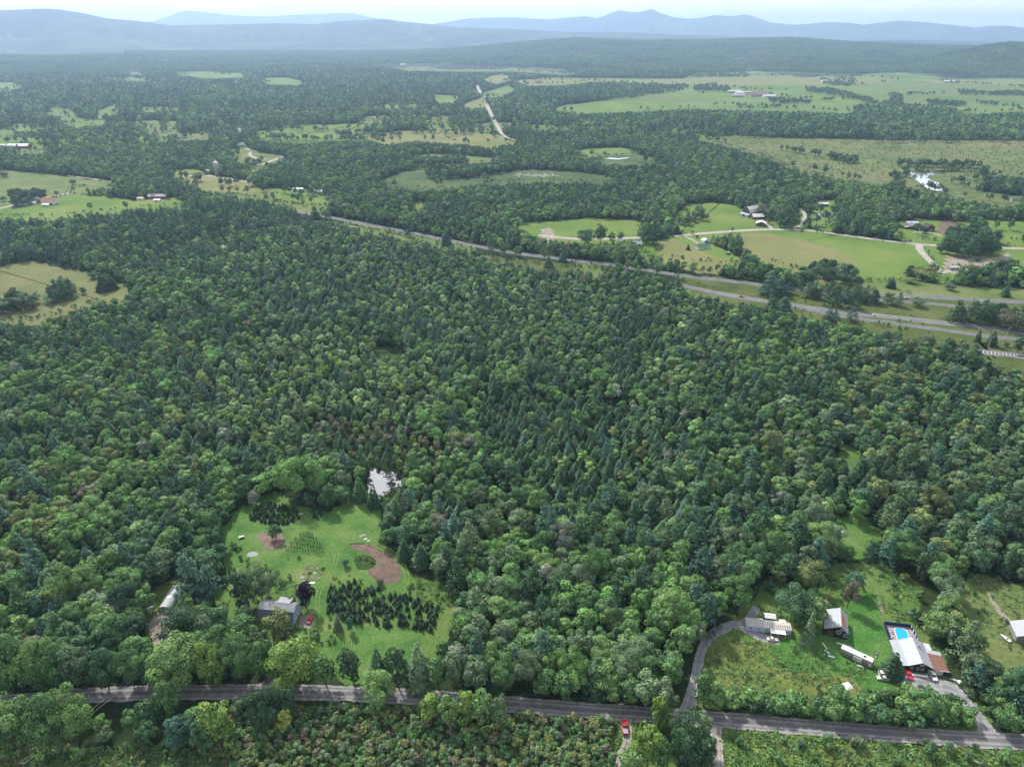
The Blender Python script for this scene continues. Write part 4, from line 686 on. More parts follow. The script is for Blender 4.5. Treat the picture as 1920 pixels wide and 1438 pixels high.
# scattered trees give way to the singled-out ones
A0 = TREES[0]; near_ex = np.zeros(len(A0['X']), bool)
for i in range(NE): near_ex |= np.hypot(A0['X'] - ex['X'][i], A0['Y'] - ex['Y'][i]) < ex['rad'][i] * .8 + 1.0
for i in range(NE):                                       # nothing scattered may stand in front of a low singled-out tree
    pass
ROADS_I = list(range(ROADI, ROADI + 12))
for k in A0: A0[k] = A0[k][~near_ex]
GRP = [([(1757, 476), (1775, 446), (1800, 446), (1840, 436), (1866, 452), (1864, 480), (1810, 485)], 60, 0, ['deep green', 'dark green', 'deep green'], 5.2), ([(1495, 522), (1530, 503), (1600, 514), (1612, 530), (1540, 536)], 26, 0, ['deep green', 'dark green', 'olive green', 'grey-green'], 4.2), ([(1500, 544), (1560, 550), (1645, 560), (1640, 573), (1570, 573), (1505, 556)], 30, 2, ['deep green', 'blue-green', 'grey-green'], 4.2),
 ([(1778, 598), (1800, 584), (1870, 586), (1960, 596), (1960, 622), (1880, 614), (1785, 606)], 44, 0, ['deep green', 'grey-green', 'brownish', 'dark green'], 4.0), ([(1428, 538), (1480, 538), (1480, 554), (1425, 553)], 10, 2, ['blue-green', 'deep green'], 4.2), ([(1432, 574), (1482, 574), (1482, 587), (1434, 586)], 9, 2, ['blue-green', 'deep green'], 3.8),
 ([(1428, 400), (1462, 404), (1478, 412), (1490, 420), (1475, 426), (1456, 420)], 26, 0, ['brownish', 'deep green', 'grey-green', 'dark green'], 4.0), ([(92, 548), (118, 540), (146, 548), (120, 563), (96, 568)], 14, 2, ['deep green', 'blue-green'], 4.2), ([(-20, 572), (30, 562), (80, 568), (70, 580), (20, 588), (-20, 590)], 24, 0, ['grey-green', 'dark green', 'deep green'], 3.8), ([(24, 372), (50, 366), (84, 368), (86, 376), (44, 386), (26, 388)], 20, 0, ['dark green', 'deep green'], 5.2),
 ([(1262, 410), (1300, 404), (1330, 412), (1300, 422), (1270, 424)], 16, 0, ['grey-green', 'deep green', 'brownish'], 3.4), ([(1700, 512), (1760, 508), (1755, 520), (1705, 520)], 9, 0, ['olive green', 'dark green'], 3.2)]
ga = {k: [] for k in ex}; rg = np.random.default_rng(99)
for poly, n, kd, tones, rad0 in GRP:
    W_ = at_np(poly)[:, :2]; c = 0
    while c < n:
        q = rg.uniform(W_.min(0), W_.max(0)); a_, b_, _ = proj(q[0], q[1], 0)
        if not pip(poly, np.array([a_]), np.array([b_]))[0]: continue
        c += 1; rr = rad0 * rg.uniform(.75, 1.2)
        for k, v in dict(X=q[0], Y=q[1], kind=kd, ti=TN.index(tones[rg.integers(len(tones))]), rad=rr, H=rr * rg.uniform(2.5, 3.2), px=a_, py=b_, suf=0, jit=np.exp(rg.normal(0, .15)), rot=rg.random() * 6.28, var=rg.integers(0, 1000)).items(): ga[k].append(v)
TREES.append({k: np.array(v) for k, v in ga.items()})
T = {k: np.concatenate([ex[k]] + [t[k] for t in TREES]) for k in ex}
T['Z'] = np.where(T['kind'] == 0, -.07 * T['H'], 0); T['Z'][:NE] = np.where(ex['kind'] == 0, -.14 * ex['H'], -.05 * ex['H']); T['H'][:NE] *= 1.13
T['explicit'] = np.arange(len(T['X'])) < NE
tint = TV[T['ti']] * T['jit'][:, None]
# the largest in the picture are things of their own, the rest are the mass of the wood
dist = np.hypot(T['X'], T['Y']); inf = (T['px'] > -20) & (T['px'] < 1940) & (T['py'] < 1560)
single = np.zeros(len(dist), bool)
for k, cap in ((0, 290), (1, 210), (2, 200)):
    e = np.nonzero(T['explicit'] & (T['kind'] == k))[0]; single[e] = True
    c = np.nonzero(~T['explicit'] & (T['kind'] == k) & inf)[0]; size = T['rad'][c] * np.sqrt(T['H'][c]) / dist[c]
    single[c[np.argsort(-size)[:max(0, cap - len(e))]]] = True
SUF = ['', '_mid', '_far']
for k in range(3):
    ms, off = [], []
    for s in SUF:
        off.append(len(ms)); ms += [joined('%s_tree' % KN[k], p, 'leaf' if k == 0 else 'needle') for p in PROTO[KN[k] + s]]
    m = (T['kind'] == k) & ~single; pick = np.array(off)[T['suf'][m]] + np.array([T['var'][i] % len(PROTO[KN[k] + SUF[T['suf'][i]]]) for i in np.nonzero(m)[0]])
    allp = sum([PROTO[KN[k] + s] for s in SUF], []); RR = np.array([p['R'] for p in allp])[pick]; HH = np.array([p['H'] for p in allp])[pick]
    sx, sz = T['rad'][m] / RR, T['H'][m] / HH
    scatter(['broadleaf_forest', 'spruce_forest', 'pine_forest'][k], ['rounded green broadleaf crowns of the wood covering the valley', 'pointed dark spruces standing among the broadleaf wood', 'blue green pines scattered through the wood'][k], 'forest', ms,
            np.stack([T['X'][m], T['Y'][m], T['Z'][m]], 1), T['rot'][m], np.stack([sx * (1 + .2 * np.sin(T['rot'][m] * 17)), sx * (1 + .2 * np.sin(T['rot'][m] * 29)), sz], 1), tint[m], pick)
# far clumps, also over the foothills
X, Y = jgrid(4700, 9300, 34, 44); r = np.random.default_rng(5); Z = hill_z(X, Y); bad = open_mask(X, Y, np.full(len(X), 13.), Z) | (fnoise(X / 420, Y / 260, 61) < .30) & (np.hypot(X, Y) > 5600) ; X, Y, Z = X[~bad], Y[~bad], Z[~bad]
tt = TV[np.choose((fnoise(X / 300, Y / 300, 8) * 6 + r.random(len(X)) * 1.2).astype(int).clip(0, 6), [0, 1, 1, 2, 2, 5, 3])] * np.exp(r.normal(0, .15, len(X)))[:, None]
sca = r.uniform(.9, 1.15, len(X))
scatter('distant_wood', 'hazy woods far across the valley floor and foothill', 'forest', [nmesh('tree_clump', *c[:2], [M['leaf']], None, c[2]) for c in CL], np.stack([X, Y, Z - 1], 1), r.random(len(X)) * 6.28, np.stack([sca, sca, sca], 1), tt, r.integers(0, 6, len(X)))
# single trees and hedgerows scattered over the far fields
hx = []
for (x0, y0, x1, y1, n) in [(1365, 165, 1400, 170, 10), (1300, 168, 1365, 172, 40), (1510, 170, 1600, 186, 40), (1590, 180, 1630, 194, 40), (1540, 152, 1590, 163, 40), (1440, 190, 1520, 195, 30), (1340, 198, 1500, 205, 24), (1670, 195, 1690, 185, 16), (1740, 192, 1800, 199, 34), (1790, 175, 1920, 178, 40), (1830, 195, 1910, 203, 26), (1130, 186, 1210, 176, 60), (1140, 175, 1290, 164, 60), (1670, 180, 1780, 178, 24), (1760, 152, 1800, 158, 20), (1280, 143, 1400, 146, 60), (1135, 157, 1210, 160, 30), (700, 262, 760, 255, 14), (790, 252, 860, 250, 16), (550, 240, 570, 238, 8), (630, 257, 700, 248, 18), (1570, 148, 1602, 152, 16), (860, 130, 960, 134, 20), (1460, 283, 1610, 306, 24), (1560, 300, 1610, 309, 26), (1680, 312, 1840, 316, 60), (1250, 262, 1500, 258, 60), (1640, 268, 1920, 268, 60), (800, 325, 960, 318, 60), (770, 314, 860, 304, 40), (505, 262, 690, 266, 40), (1845, 345, 1930, 352, 60)]:
    for i in range(n):
        t = r.random(); p = at(x0 + (x1 - x0) * t + r.normal() * 3, y0 + (y1 - y0) * t + r.normal() * .8); hx.append((p[0], p[1]))
for poly, n in [([(1128, 189), (1160, 172), (1210, 160), (1292, 163), (1282, 173), (1215, 181), (1180, 188)], 420), ([(1300, 163), (1340, 160), (1372, 168), (1366, 173), (1302, 172)], 160), ([(1508, 166), (1560, 170), (1640, 190), (1628, 194), (1580, 180), (1512, 174)], 220), ([(1738, 192), (1800, 194), (1812, 200), (1744, 201)], 110), ([(1795, 172), (1860, 176), (1930, 174), (1930, 182), (1800, 180)], 170), ([(1440, 188), (1500, 190), (1522, 196), (1450, 196)], 90), ([(1536, 150), (1600, 152), (1604, 163), (1545, 163)], 110), ([(1664, 180), (1690, 178), (1694, 198), (1676, 198)], 60), ([(1700, 132), (1900, 138), (1960, 150), (1800, 150)], 260), ([(1310, 137), (1400, 137), (1402, 146), (1290, 146)], 180),
                ([(1600, 205), (1640, 192), (1700, 200), (1790, 206), (1800, 216), (1600, 216)], 260), ([(770, 306), (862, 302), (880, 310), (800, 316)], 120), ([(800, 332), (900, 320), (962, 316), (960, 322), (870, 336), (806, 338)], 170)]:
    W_ = at_np(poly)[:, :2]; c = 0
    while c < n:
        q = r.uniform(W_.min(0), W_.max(0)); a_, b_, _ = proj(q[0], q[1], 0)
        if pip(poly, np.array([a_]), np.array([b_]))[0]: hx.append((q[0], q[1])); c += 1
MB0 = [h for h in hx]
mb_ = []
for i in range(2600):
    px, py = r.uniform(1280, 1940), r.uniform(256, 334); mb_.append(tuple(at(px, py)[:2]))
hx = MB0 + mb_
for poly in CLEAR:
    W_ = at_np(poly)[:, :2]; d = np.hypot(W_[:, 0], W_[:, 1])
    if d.min() < 900 or d.max() > 9000 or any(poly is q for q in WATER) or any(poly is CLEAR[q] for q in RIB): continue
    L = np.linalg.norm(np.roll(W_, -1, 0) - W_, axis=1)
    for i in range(len(W_)):
        cl_ = fnoise(W_[i:i + 1, 0] / 120, W_[i:i + 1, 1] / 120, 17)[0]
        for k in range(r.poisson(max(0, cl_ - .38) * L[i] / 5.0)):
            t = r.random(); q = W_[i] * (1 - t) + W_[(i + 1) % len(W_)] * t + r.normal(0, 7, 2); MB0.append((q[0], q[1]))
hx = MB0 + mb_
hx = np.array(hx); nb = len(hx) - 2600; hs = np.r_[r.uniform(.75, 1.35, nb), r.uniform(.12, .36, 2600)]
ht = TV[r.choice([0, 1, 1, 2, 5], len(hx))]; ht[nb:] = TV[r.choice([5, 7, 11, 5], 2600)] * 1.1
scatter('hedgerow_trees', 'hazy hedgerow trees and marsh bushes across the far fields', 'trees', [joined('hedgerow_tree', p, 'leaf') for p in PROTO['broadleaf_far']], np.column_stack([hx, np.zeros(len(hx))]), r.random(len(hx)) * 6.28, np.stack([hs * 1.1, hs * 1.1, hs], 1), ht, r.integers(0, 4, len(hx)))

# bushes along the edges of the open ground
EB = []
for poly in CLEAR:
    W_ = at_np(poly)[:, :2]; d = np.hypot(W_[:, 0], W_[:, 1])
    if d.max() > 2600 or d.min() < 420 or any(poly is q for q in WATER + OVERP) or any(poly is CLEAR[q] for q in RIB): continue
    L = np.linalg.norm(np.roll(W_, -1, 0) - W_, axis=1)
    for i in range(len(W_)):
        for k in range(r.poisson(L[i] / 3.2)):
            if fnoise(W_[i:i + 1, 0] / 40, W_[i:i + 1, 1] / 40, 91)[0] < .45: continue
            t = r.random(); p = W_[i] * (1 - t) + W_[(i + 1) % len(W_)] * t + r.normal(0, 2.8, 2) + W_[i] / d[i] * 1.5; EB.append((p[0], p[1]))
EB = np.array(EB); bx, by, _ = proj(EB[:, 0], EB[:, 1], np.zeros(len(EB))); k = np.ones(len(EB), bool)
for q in RIB: k &= ~pip(CLEAR[q], bx, by)
EB = EB[k]; bs = r.uniform(.12, .34, len(EB)); scatter('edge_bushes', 'bushes growing along the edges of fields and clearings', 'bushes', [joined('edge_bush', p, 'leaf') for p in PROTO['broadleaf_mid']], np.column_stack([EB, np.zeros(len(EB))]), r.random(len(EB)) * 6.28, np.stack([bs * 1.3, bs * 1.3, bs], 1), TV[r.choice([1, 2, 5, 5, 11, 3, 0], len(EB))] * np.exp(r.normal(0, .2, len(EB)))[:, None], r.integers(0, 6, len(EB)))

# ---------------------------------------------------------------- trees that are things of their own
LAND = [('red pickup truck', 1171, 1364), ('hoop greenhouse', 322, 1125), ('gambrel roofed house', 520, 1150), ('red car', 582, 1165), ('plowed garden', 715, 1060), ('conifer plot', 715, 1130), ('small pond', 712, 908), ('mobile home', 1435, 1180),
        ('dark barn', 1560, 1180), ('swimming pool', 1690, 1190), ('parked camper', 1598, 1232), ('road junction', 1340, 1365), ('pool house', 1730, 1240), ('white cars', 1660, 1268), ('round mulch bed', 510, 1012), ('upper lawn', 630, 990), ('lower mown lawn', 690, 1205), ('edge house', 1910, 1190), ('rusty excavator', 1552, 1128), ('gravel drive mouth', 1850, 1360),
        ('dirt lane', 1155, 1425), ('greenhouse yard', 300, 1185), ('roadside hedge', 1560, 1340), ('tall grass field', 1460, 1250), ('house driveway mouth', 505, 1285), ('left-hand verge', 90, 1330), ('middle verge', 860, 1305), ('bottom thicket', 760, 1400), ('orchard rows', 570, 1020), ('deep wood', 760, 800), ('spruce plantation', 1060, 850),
        ('highway lanes', 1640, 592), ('parking lot', 1890, 665), ('sloping field', 1600, 480), ('white farmhouse', 1176, 455), ('green roofed house', 1322, 462), ('gambrel hay barn', 1395, 395), ('red roofed farm', 80, 378), ('open pasture', 90, 530), ('silo', 410, 330), ('middle hay field', 1100, 428), ('pale drive', 1740, 490), ('forest opening', 1604, 980), ('hillside wood', 1700, 980), ('left-hand wood', 130, 1120), ('lawn-side wood', 330, 1000), ('drive-side wood', 1220, 1180), ('roadside wood', 960, 1200), ('garden-side wood', 880, 1040)]
LXY = np.array([[a[1], a[2]] for a in LAND], float)
ORD = ['first', 'second', 'third', 'fourth', 'fifth', 'sixth', 'seventh', 'eighth', 'ninth', 'tenth', 'eleventh', 'twelfth']
def nth(k): return ORD[k] if k < 12 else '%dth' % (k + 1)
def place_words(px, py):
    d = np.hypot(LXY[:, 0] - px, (LXY[:, 1] - py) * 1.3); i = int(np.argmin(d)); dx, dy = px - LXY[i, 0], py - LXY[i, 1]
    if d[i] < 16: rel = 'beside the'
    elif abs(dx) > abs(dy) * 1.2: rel = 'right of the' if dx > 0 else 'left of the'
    else: rel = 'behind the' if dy < 0 else 'below the'
    return rel + ' ' + LAND[i][0]
def label_all(items, noun):                               # items: dicts(px, py, tone, size) -> one label each, told apart by look, then by place, then by order
    from collections import defaultdict
    sets = defaultdict(list)
    for it in items: it['w'] = place_words(it['px'], it['py']); sets[(it['tone'], it['size'], it['w'])].append(it)
    for (tone, size, w), g in sets.items():
        base = '%s %s %s' % (size, tone, noun)
        if len(g) == 1: g[0]['label'] = base + ' ' + w; continue
        g.sort(key=lambda q: q['px'])
        for k, it in enumerate(g): it['label'] = '%s from left of %d %ss %s' % (nth(k), len(g), base, w)
        for it in g: it['label'] = it['label'].replace(' of 2 ', ' of two ').replace(' of 3 ', ' of three ').replace(' of 4 ', ' of four ').replace(' of 5 ', ' of five ').replace(' of 6 ', ' of six ').replace(' of 7 ', ' of seven ').replace(' of 8 ', ' of eight ').replace(' of 9 ', ' of nine ')
SPECIAL = {(575, 1140): 'round purple leaved tree beside the gambrel roofed house', (518, 1010): 'small dark tree standing on the round mulch bed', (1213, 456): 'huge dome shaped tree on the town road beside the white farmhouse', (556, 1286): 'great yellow-green maple on the roadside by the house driveway mouth',
           (342, 1286): 'great yellow-green maple on the roadside in front of the dark yard tree', (1670, 1264): 'dense dark spruce in front of the pool house by the white cars', (525, 1192): 'olive tree hiding the front of the gambrel roofed house', (346, 1202): 'broad dark tree beside the greenhouse yard'}
SIZEW = lambda r: 'small' if r < 3.0 else ('medium' if r < 4.2 else ('large' if r < 6 else 'great'))
idx = np.nonzero(single)[0]
NOUN = {0: 'broadleaf', 1: 'spruce', 2: 'pine'}
for k in range(3):
    items = [dict(i=i, px=T['px'][i], py=T['py'][i], tone=TN[T['ti'][i]], size=SIZEW(T['rad'][i])) for i in idx if T['kind'][i] == k]
    label_all([it for it in items if (int(it['px']), int(it['py'])) not in SPECIAL], NOUN[k])
    for it in items:
        i = it['i']; pr = PROTO[KN[k]][T['var'][i] % len(PROTO[KN[k]])]
        if k == 0 and T['rad'][i] > 5.6: pr = PROTO['broadleaf_big'][i % 2]
        lab = it.get('label') or SPECIAL[(int(it['px']), int(it['py']))]
        o = thing(KN[k] + '_tree', lab, 'tree', (T['X'][i], T['Y'][i], T['Z'][i]), T['rot'][i], {0: 'broadleaf trees one by one', 1: 'spruces one by one', 2: 'pines one by one'}[k])
        s = T['rad'][i] / pr['R']; o.scale = (s, s, T['H'][i] / pr['H'])
        c = child('crown', pr['crown'], o); c['tint'] = [float(v) for v in tint[i]]; child('trunk', pr['trunk'], o)
# shrubs: the thicket below the road, the rough ground by the houses, the pond
BUILT = [[(1634, 1256), (1692, 1256), (1692, 1290), (1634, 1290)], [(1650, 1163), (1714, 1170), (1732, 1205), (1768, 1262), (1764, 1270), (1695, 1264), (1684, 1252)], [(1540, 1150), (1575, 1150), (1584, 1202), (1542, 1194)], [(1396, 1160), (1474, 1164), (1474, 1196), (1396, 1186)], [(1568, 1212), (1626, 1232), (1624, 1252), (1570, 1232)], [(484, 1130), (560, 1136), (556, 1178), (484, 1170)], [(296, 1100), (350, 1095), (324, 1152), (296, 1152)], [(560, 1150), (594, 1150), (594, 1182), (558, 1180)], [(1900, 1170), (1960, 1170), (1960, 1215), (1900, 1210)]]
def shrub_pts(poly, g, tones, smin, smax, keep=1.0, seed=1, avoid=()):
    P = np.array(poly, float); W_ = at_np(P); r = np.random.default_rng(seed); x0, y0 = W_[:, :2].min(0); x1, y1 = W_[:, :2].max(0)
    xs, ys = np.meshgrid(np.arange(x0, x1, g), np.arange(y0, y1, g)); xs = (xs + r.uniform(-.5, .5, xs.shape) * g).ravel(); ys = (ys + r.uniform(-.5, .5, ys.shape) * g).ravel()
    px, py, _ = proj(xs, ys, np.zeros_like(xs)); k = pip(P, px, py) & (r.random(len(xs)) < keep) & (px > -40) & (px < 1960) & (py < 1500)
    for c in avoid: k &= ~pip(CLEAR[c] if isinstance(c, int) else np.array(c), px, py)
    for c in BUILT: k &= ~pip(np.array(c), px, py)
    n = k.sum(); return np.stack([xs[k], ys[k], r.uniform(smin, smax, n) ** 1.0, r.choice([TN.index(t) for t in tones], n)], 1)
ROADS_I = list(range(ROADI, ROADI + 12))
SH = np.concatenate([
    shrub_pts([(430, 1350), (560, 1326), (760, 1330), (960, 1345), (1150, 1356), (1150, 1440), (1140, 1500), (420, 1500), (440, 1400)], 2.25, ['grey-green', 'brownish', 'mid green', 'olive green', 'grey-green', 'deep green', 'mid green', 'olive green'], .7, 1.45, .95, 2, ROADS_I),
    shrub_pts([(-60, 1396), (300, 1392), (440, 1370), (440, 1500), (-60, 1520)], 3.6, ['deep green', 'olive green', 'mid green', 'grey-green', 'mid green'], .4, 1.0, .7, 3, ROADS_I),
    shrub_pts([(1352, 1374), (1500, 1380), (1940, 1412), (1940, 1500), (1352, 1500)], 6, ['deep green', 'grey-green', 'mid green', 'brownish'], .7, 1.7, .55, 4, ROADS_I),
    shrub_pts([(1176, 1356), (1216, 1360), (1205, 1400), (1180, 1400)], 3, ['mid green', 'bright green'], .4, .8, .7, 5, ROADS_I),
    shrub_pts([(1430, 1090), (1550, 1065), (1660, 1062), (1720, 1092), (1740, 1130), (1724, 1165), (1680, 1150), (1640, 1105), (1600, 1110), (1585, 1160), (1545, 1140), (1440, 1130)], 6, ['deep green', 'grey-green', 'mid green', 'olive green'], .5, 1.7, .5, 6, [NEAR[7 + 1][2]]),
    shrub_pts([(1310, 1262), (1400, 1274), (1500, 1290), (1600, 1300), (1690, 1306), (1690, 1290), (1620, 1280), (1500, 1282), (1400, 1268), (1320, 1255)], 5, ['mid green', 'light green', 'bright green'], .6, 1.5, .5, 7),
    shrub_pts([(1300, 1318), (1400, 1322), (1500, 1326), (1600, 1330), (1700, 1330), (1790, 1346), (1816, 1368), (1700, 1362), (1600, 1353), (1480, 1344), (1304, 1332)], 3.4, ['mid green', 'bright green', 'light green', 'mid green', 'deep green'], 1.7, 3.1, .95, 23, ROADS_I),
    shrub_pts([(1690, 1302), (1740, 1308), (1790, 1326), (1826, 1356), (1812, 1372), (1760, 1350), (1700, 1330)], 3.2, ['mid green', 'bright green', 'light green', 'deep green'], 1.3, 2.3, .9, 24, ROADS_I),
    shrub_pts([(1806, 1290), (1850, 1310), (1930, 1360), (1930, 1395), (1862, 1378), (1830, 1330)], 4, ['mid green', 'deep green', 'bright green', 'olive green'], .6, 1.4, .75, 8, ROADS_I),
    shrub_pts([(440, 1040), (500, 1060), (560, 1080), (572, 1110), (555, 1120), (520, 1100), (440, 1064)], 4, ['olive green', 'grey-green', 'yellow-green', 'mid green'], .35, .9, .7, 9),
    shrub_pts([(606, 1088), (640, 1072), (680, 1092), (640, 1096), (612, 1110)], 3.2, ['olive green', 'yellow-green', 'light green', 'yellow'], .3, .8, .75, 10), shrub_pts([(768, 1090), (850, 1105), (856, 1130), (800, 1135), (764, 1120)], 4, ['mid green', 'yellow-green', 'olive green'], .4, .9, .6, 11),
    shrub_pts([(664, 1048), (684, 1040), (702, 1050), (702, 1064), (680, 1070)], 2.2, ['yellow-green', 'brownish', 'olive green', 'mid green'], .25, .6, .8, 12), shrub_pts([(528, 928), (560, 940), (610, 950), (600, 936), (560, 925)], 3.4, ['deep green', 'brownish', 'olive green'], .4, .9, .8, 13),
    shrub_pts([(620, 940), (660, 920), (690, 934), (690, 946), (640, 950)], 3, ['brownish', 'olive green', 'yellow-green'], .4, .9, .8, 14), shrub_pts([(676, 907), (683, 884), (706, 874), (736, 878), (760, 888), (770, 906), (752, 922), (728, 937), (704, 944), (684, 932)], 2.4, ['deep green', 'olive green', 'mid green', 'brownish'], .35, .9, .8, 25, [[(685, 908), (683, 898), (688, 889), (697, 882), (706, 880), (716, 882), (736, 884), (748, 889), (758, 904), (740, 914), (722, 926), (704, 937), (688, 925)]]), shrub_pts([(425, 1000), (445, 1012), (470, 1030), (440, 1036), (428, 1020)], 3.6, ['grey-green', 'olive green', 'deep green'], .4, 1.0, .8, 15),
    shrub_pts([(520, 1050), (560, 1046), (576, 1054), (560, 1064), (520, 1062)], 3, ['grey-green', 'olive green'], .3, .7, .8, 16), shrub_pts([(596, 1168), (612, 1158), (640, 1160), (636, 1172), (604, 1178)], 2.6, ['brownish', 'grey-green', 'olive green'], .3, .7, .7, 17),
    shrub_pts([(478, 1186), (560, 1180), (600, 1182), (612, 1206), (520, 1215), (480, 1205)], 4, ['deep green', 'mid green', 'grey-green'], .6, 1.3, .8, 18), shrub_pts([(592, 1196), (620, 1190), (632, 1202), (622, 1216), (600, 1212)], 2.6, ['olive green', 'yellow-green', 'mid green'], .35, .8, .8, 19),
    shrub_pts([(380, 1100), (410, 1080), (450, 1090), (470, 1130), (470, 1165), (430, 1160), (400, 1150)], 5, ['deep green', 'grey-green', 'mid green'], .6, 1.4, .7, 20, [NEAR[5][2]]), shrub_pts([(1806, 1082), (1850, 1076), (1920, 1100), (1920, 1230), (1858, 1190), (1822, 1134)], 9, ['olive green', 'deep green'], .3, .9, .35, 21),
    shrub_pts([(1566, 978), (1640, 974), (1652, 1000), (1610, 1012)], 6, ['mid green', 'olive green'], .4, .9, .5, 22)])
spx, spy, sdep = proj(SH[:, 0], SH[:, 1], np.zeros(len(SH)))
ordr = np.argsort(-(SH[:, 2] / sdep) - 1e9 * ((spx < -5) | (spx > 1925) | (spy > 1455)) * -1)
vis = (spx > 0) & (spx < 1920) & (spy < 1440); ordr = np.concatenate([np.nonzero(vis)[0][np.argsort(-(SH[:, 2] / sdep)[vis])], np.nonzero(~vis)[0]])
NS = 280; items = []
stint = TV[SH[:, 3].astype(int)] * np.exp(rng.normal(0, .15, len(SH)))[:, None]
for i in ordr[:NS]: items.append(dict(i=i, px=spx[i], py=spy[i], tone=TN[int(SH[i, 3])], size='low' if SH[i, 2] < .8 else ('waist-high' if SH[i, 2] < 1.1 else 'tall')))
label_all(items, 'shrub')
for it in items:
    i = it['i']; pr = PROTO['shrub'][i % 7]; o = thing('shrub', it['label'], 'shrub', (SH[i, 0], SH[i, 1], 0), rnd.random() * 6.28, 'shrubs one by one'); s = SH[i, 2]; o.scale = (s, s, s * rnd.uniform(.9, 1.25))
    c = child('foliage', pr['crown'], o); c['tint'] = [float(v) for v in stint[i]]; child('stem', pr['trunk'], o)
rest = ordr[NS:]; s_ = SH[rest, 2]
scatter('shrub_thicket', 'low grey and brown shrubs filling the thicket below the gravel road', 'shrubs', [joined('shrub', p, 'leaf') for p in PROTO['shrub']], np.column_stack([SH[rest, :2], np.zeros(len(rest))]), rng.random(len(rest)) * 6.28, np.stack([s_, s_, s_ * 1.05], 1), stint[rest], rest % 7)
# grass and weeds in the open ground
def tuft(seed, n=16, s=.5):
    r = np.random.default_rng(seed); P = np.stack([r.normal(0, .55, n), r.normal(0, .55, n), r.uniform(.08, .42, n)], 1); N = np.stack([r.normal(0, .7, n), r.normal(0, .7, n), np.full(n, .7)], 1)
    V, Fq = cards(P, N, r.uniform(.5, 1.2, n) * s, seed, 1.5); return V, Fq, vary_cols(n, seed, .25)
TU = [nmesh('tuft', *t_[:2], [M['leaf']], None, t_[2]) for t_ in [tuft(1300 + i) for i in range(6)]]
def weeds(poly, g, tones, smin, smax, seed, avoid=(), dens=.5):
    q = shrub_pts(poly, g, tones, smin, smax, 1.0, seed, avoid); n = fnoise(q[:, 0] / 6, q[:, 1] / 6, seed); return q[n > 1 - dens - .15]
WB = np.concatenate([weeds(NEAR[-3][2], 1.7, ['deep green', 'olive green', 'mid green', 'brownish', 'grey-green'], .7, 1.6, 31, ROADS_I, .75), weeds(NEAR[-2][2], 1.7, ['mid green', 'light green', 'olive green', 'yellow-green', 'deep green'], .7, 1.6, 32, ROADS_I, .75),
    weeds(NEAR[7][2], 2.2, ['mid green', 'olive green', 'light green', 'deep green'], .6, 1.4, 33, ROADS_I + [NEAR[8][2], NEAR[9][2]], .38), weeds(NEAR[10][2], 1.5, ['olive green', 'light green', 'yellow-green', 'light green'], .45, .9, 34, ROADS_I, .5),
    weeds(NEAR[11][2], 2.4, ['olive green', 'mid green', 'grey-green'], .5, 1.2, 35, (), .5), weeds(NEAR[2][2], 2, ['mid green', 'light green', 'olive green'], .6, 1.3, 36, (), .7), weeds(NEAR[4][2], 2, ['mid green', 'olive green', 'deep green'], .6, 1.3, 37, [NEAR[3][2]], .5), weeds(NEAR[6][2], 2, ['mid green', 'olive green', 'deep green', 'grey-green'], .6, 1.3, 38, ROADS_I, .6),
    weeds([(1296, 1290), (1500, 1300), (1700, 1304), (1810, 1345), (1820, 1378), (1600, 1362), (1300, 1338)], 2, ['mid green', 'deep green'], .6, 1.2, 39, ROADS_I, .6), weeds([(-60, 1285), (500, 1280), (900, 1294), (1240, 1320), (1240, 1336), (900, 1306), (500, 1288), (-60, 1316)], 1.8, ['deep green', 'mid green', 'dark green'], .6, 1.3, 40, ROADS_I, .8)])
ws = WB[:, 2]; scatter('meadow_weeds', 'rough grass and weeds growing over the open ground', 'grass', TU, np.column_stack([WB[:, :2], np.full(len(WB), .02)]), rng.random(len(WB)) * 6.28, np.stack([ws, ws, ws], 1), TV[WB[:, 3].astype(int)] * np.exp(rng.normal(0, .2, len(WB)))[:, None], rng.integers(0, 6, len(WB)))
# young conifers in the two plots, saplings of the orchard rows
def plot(poly, g, seed, keep):
    q = shrub_pts(poly, g, ['dark green'], .8, 1.25, keep, seed); return q
YP = np.concatenate([plot([(466, 976), (478, 952), (500, 944), (556, 954), (564, 970), (546, 984), (500, 982)], 1.75, 51, .9), plot([(584, 956), (600, 952), (608, 964), (596, 974), (586, 970)], 2.0, 52, .8), plot([(612, 1108), (640, 1092), (664, 1092), (700, 1102), (760, 1120), (832, 1142), (828, 1166), (800, 1190), (780, 1186), (730, 1176), (660, 1166), (612, 1154)], 2.15, 53, .78)])
yx, yy, yd = proj(YP[:, 0], YP[:, 1], np.zeros(len(YP))); print('young conifers', len(YP))
sm = MB()
YM = []
for i in range(4):
    V, Fq, vc = spruce(1400 + i, 90, 1.7); V = V * np.array([.42, .42, .25]); YM.append(nmesh('young_conifer', V, Fq, [M['needle']], None, vc))
its = [dict(i=i, px=yx[i], py=yy[i], plot=0 if yy[i] < 1000 and yx[i] < 570 else (1 if yy[i] < 1000 else 2)) for i in range(len(YP))]
PN = ['dark young conifer in the upper plot behind the round mulch bed', 'dark young conifer in the tiny clump above the orchard rows', 'dark young conifer in the large plot below the plowed garden']
for pl, rowh in ((0, 5), (1, 6), (2, 8)):
    rows_ = {}
    for it in its:
        if it['plot'] == pl: rows_.setdefault(int(it['py'] // rowh), []).append(it)
    for a, key in enumerate(sorted(rows_)):
        for b, it in enumerate(sorted(rows_[key], key=lambda q: q['px'])): it['lab'] = 'young conifer %s from left in row %s of the %s' % (nth(b), nth(a), ['upper conifer plot', 'tiny conifer clump', 'large conifer plot'][pl])
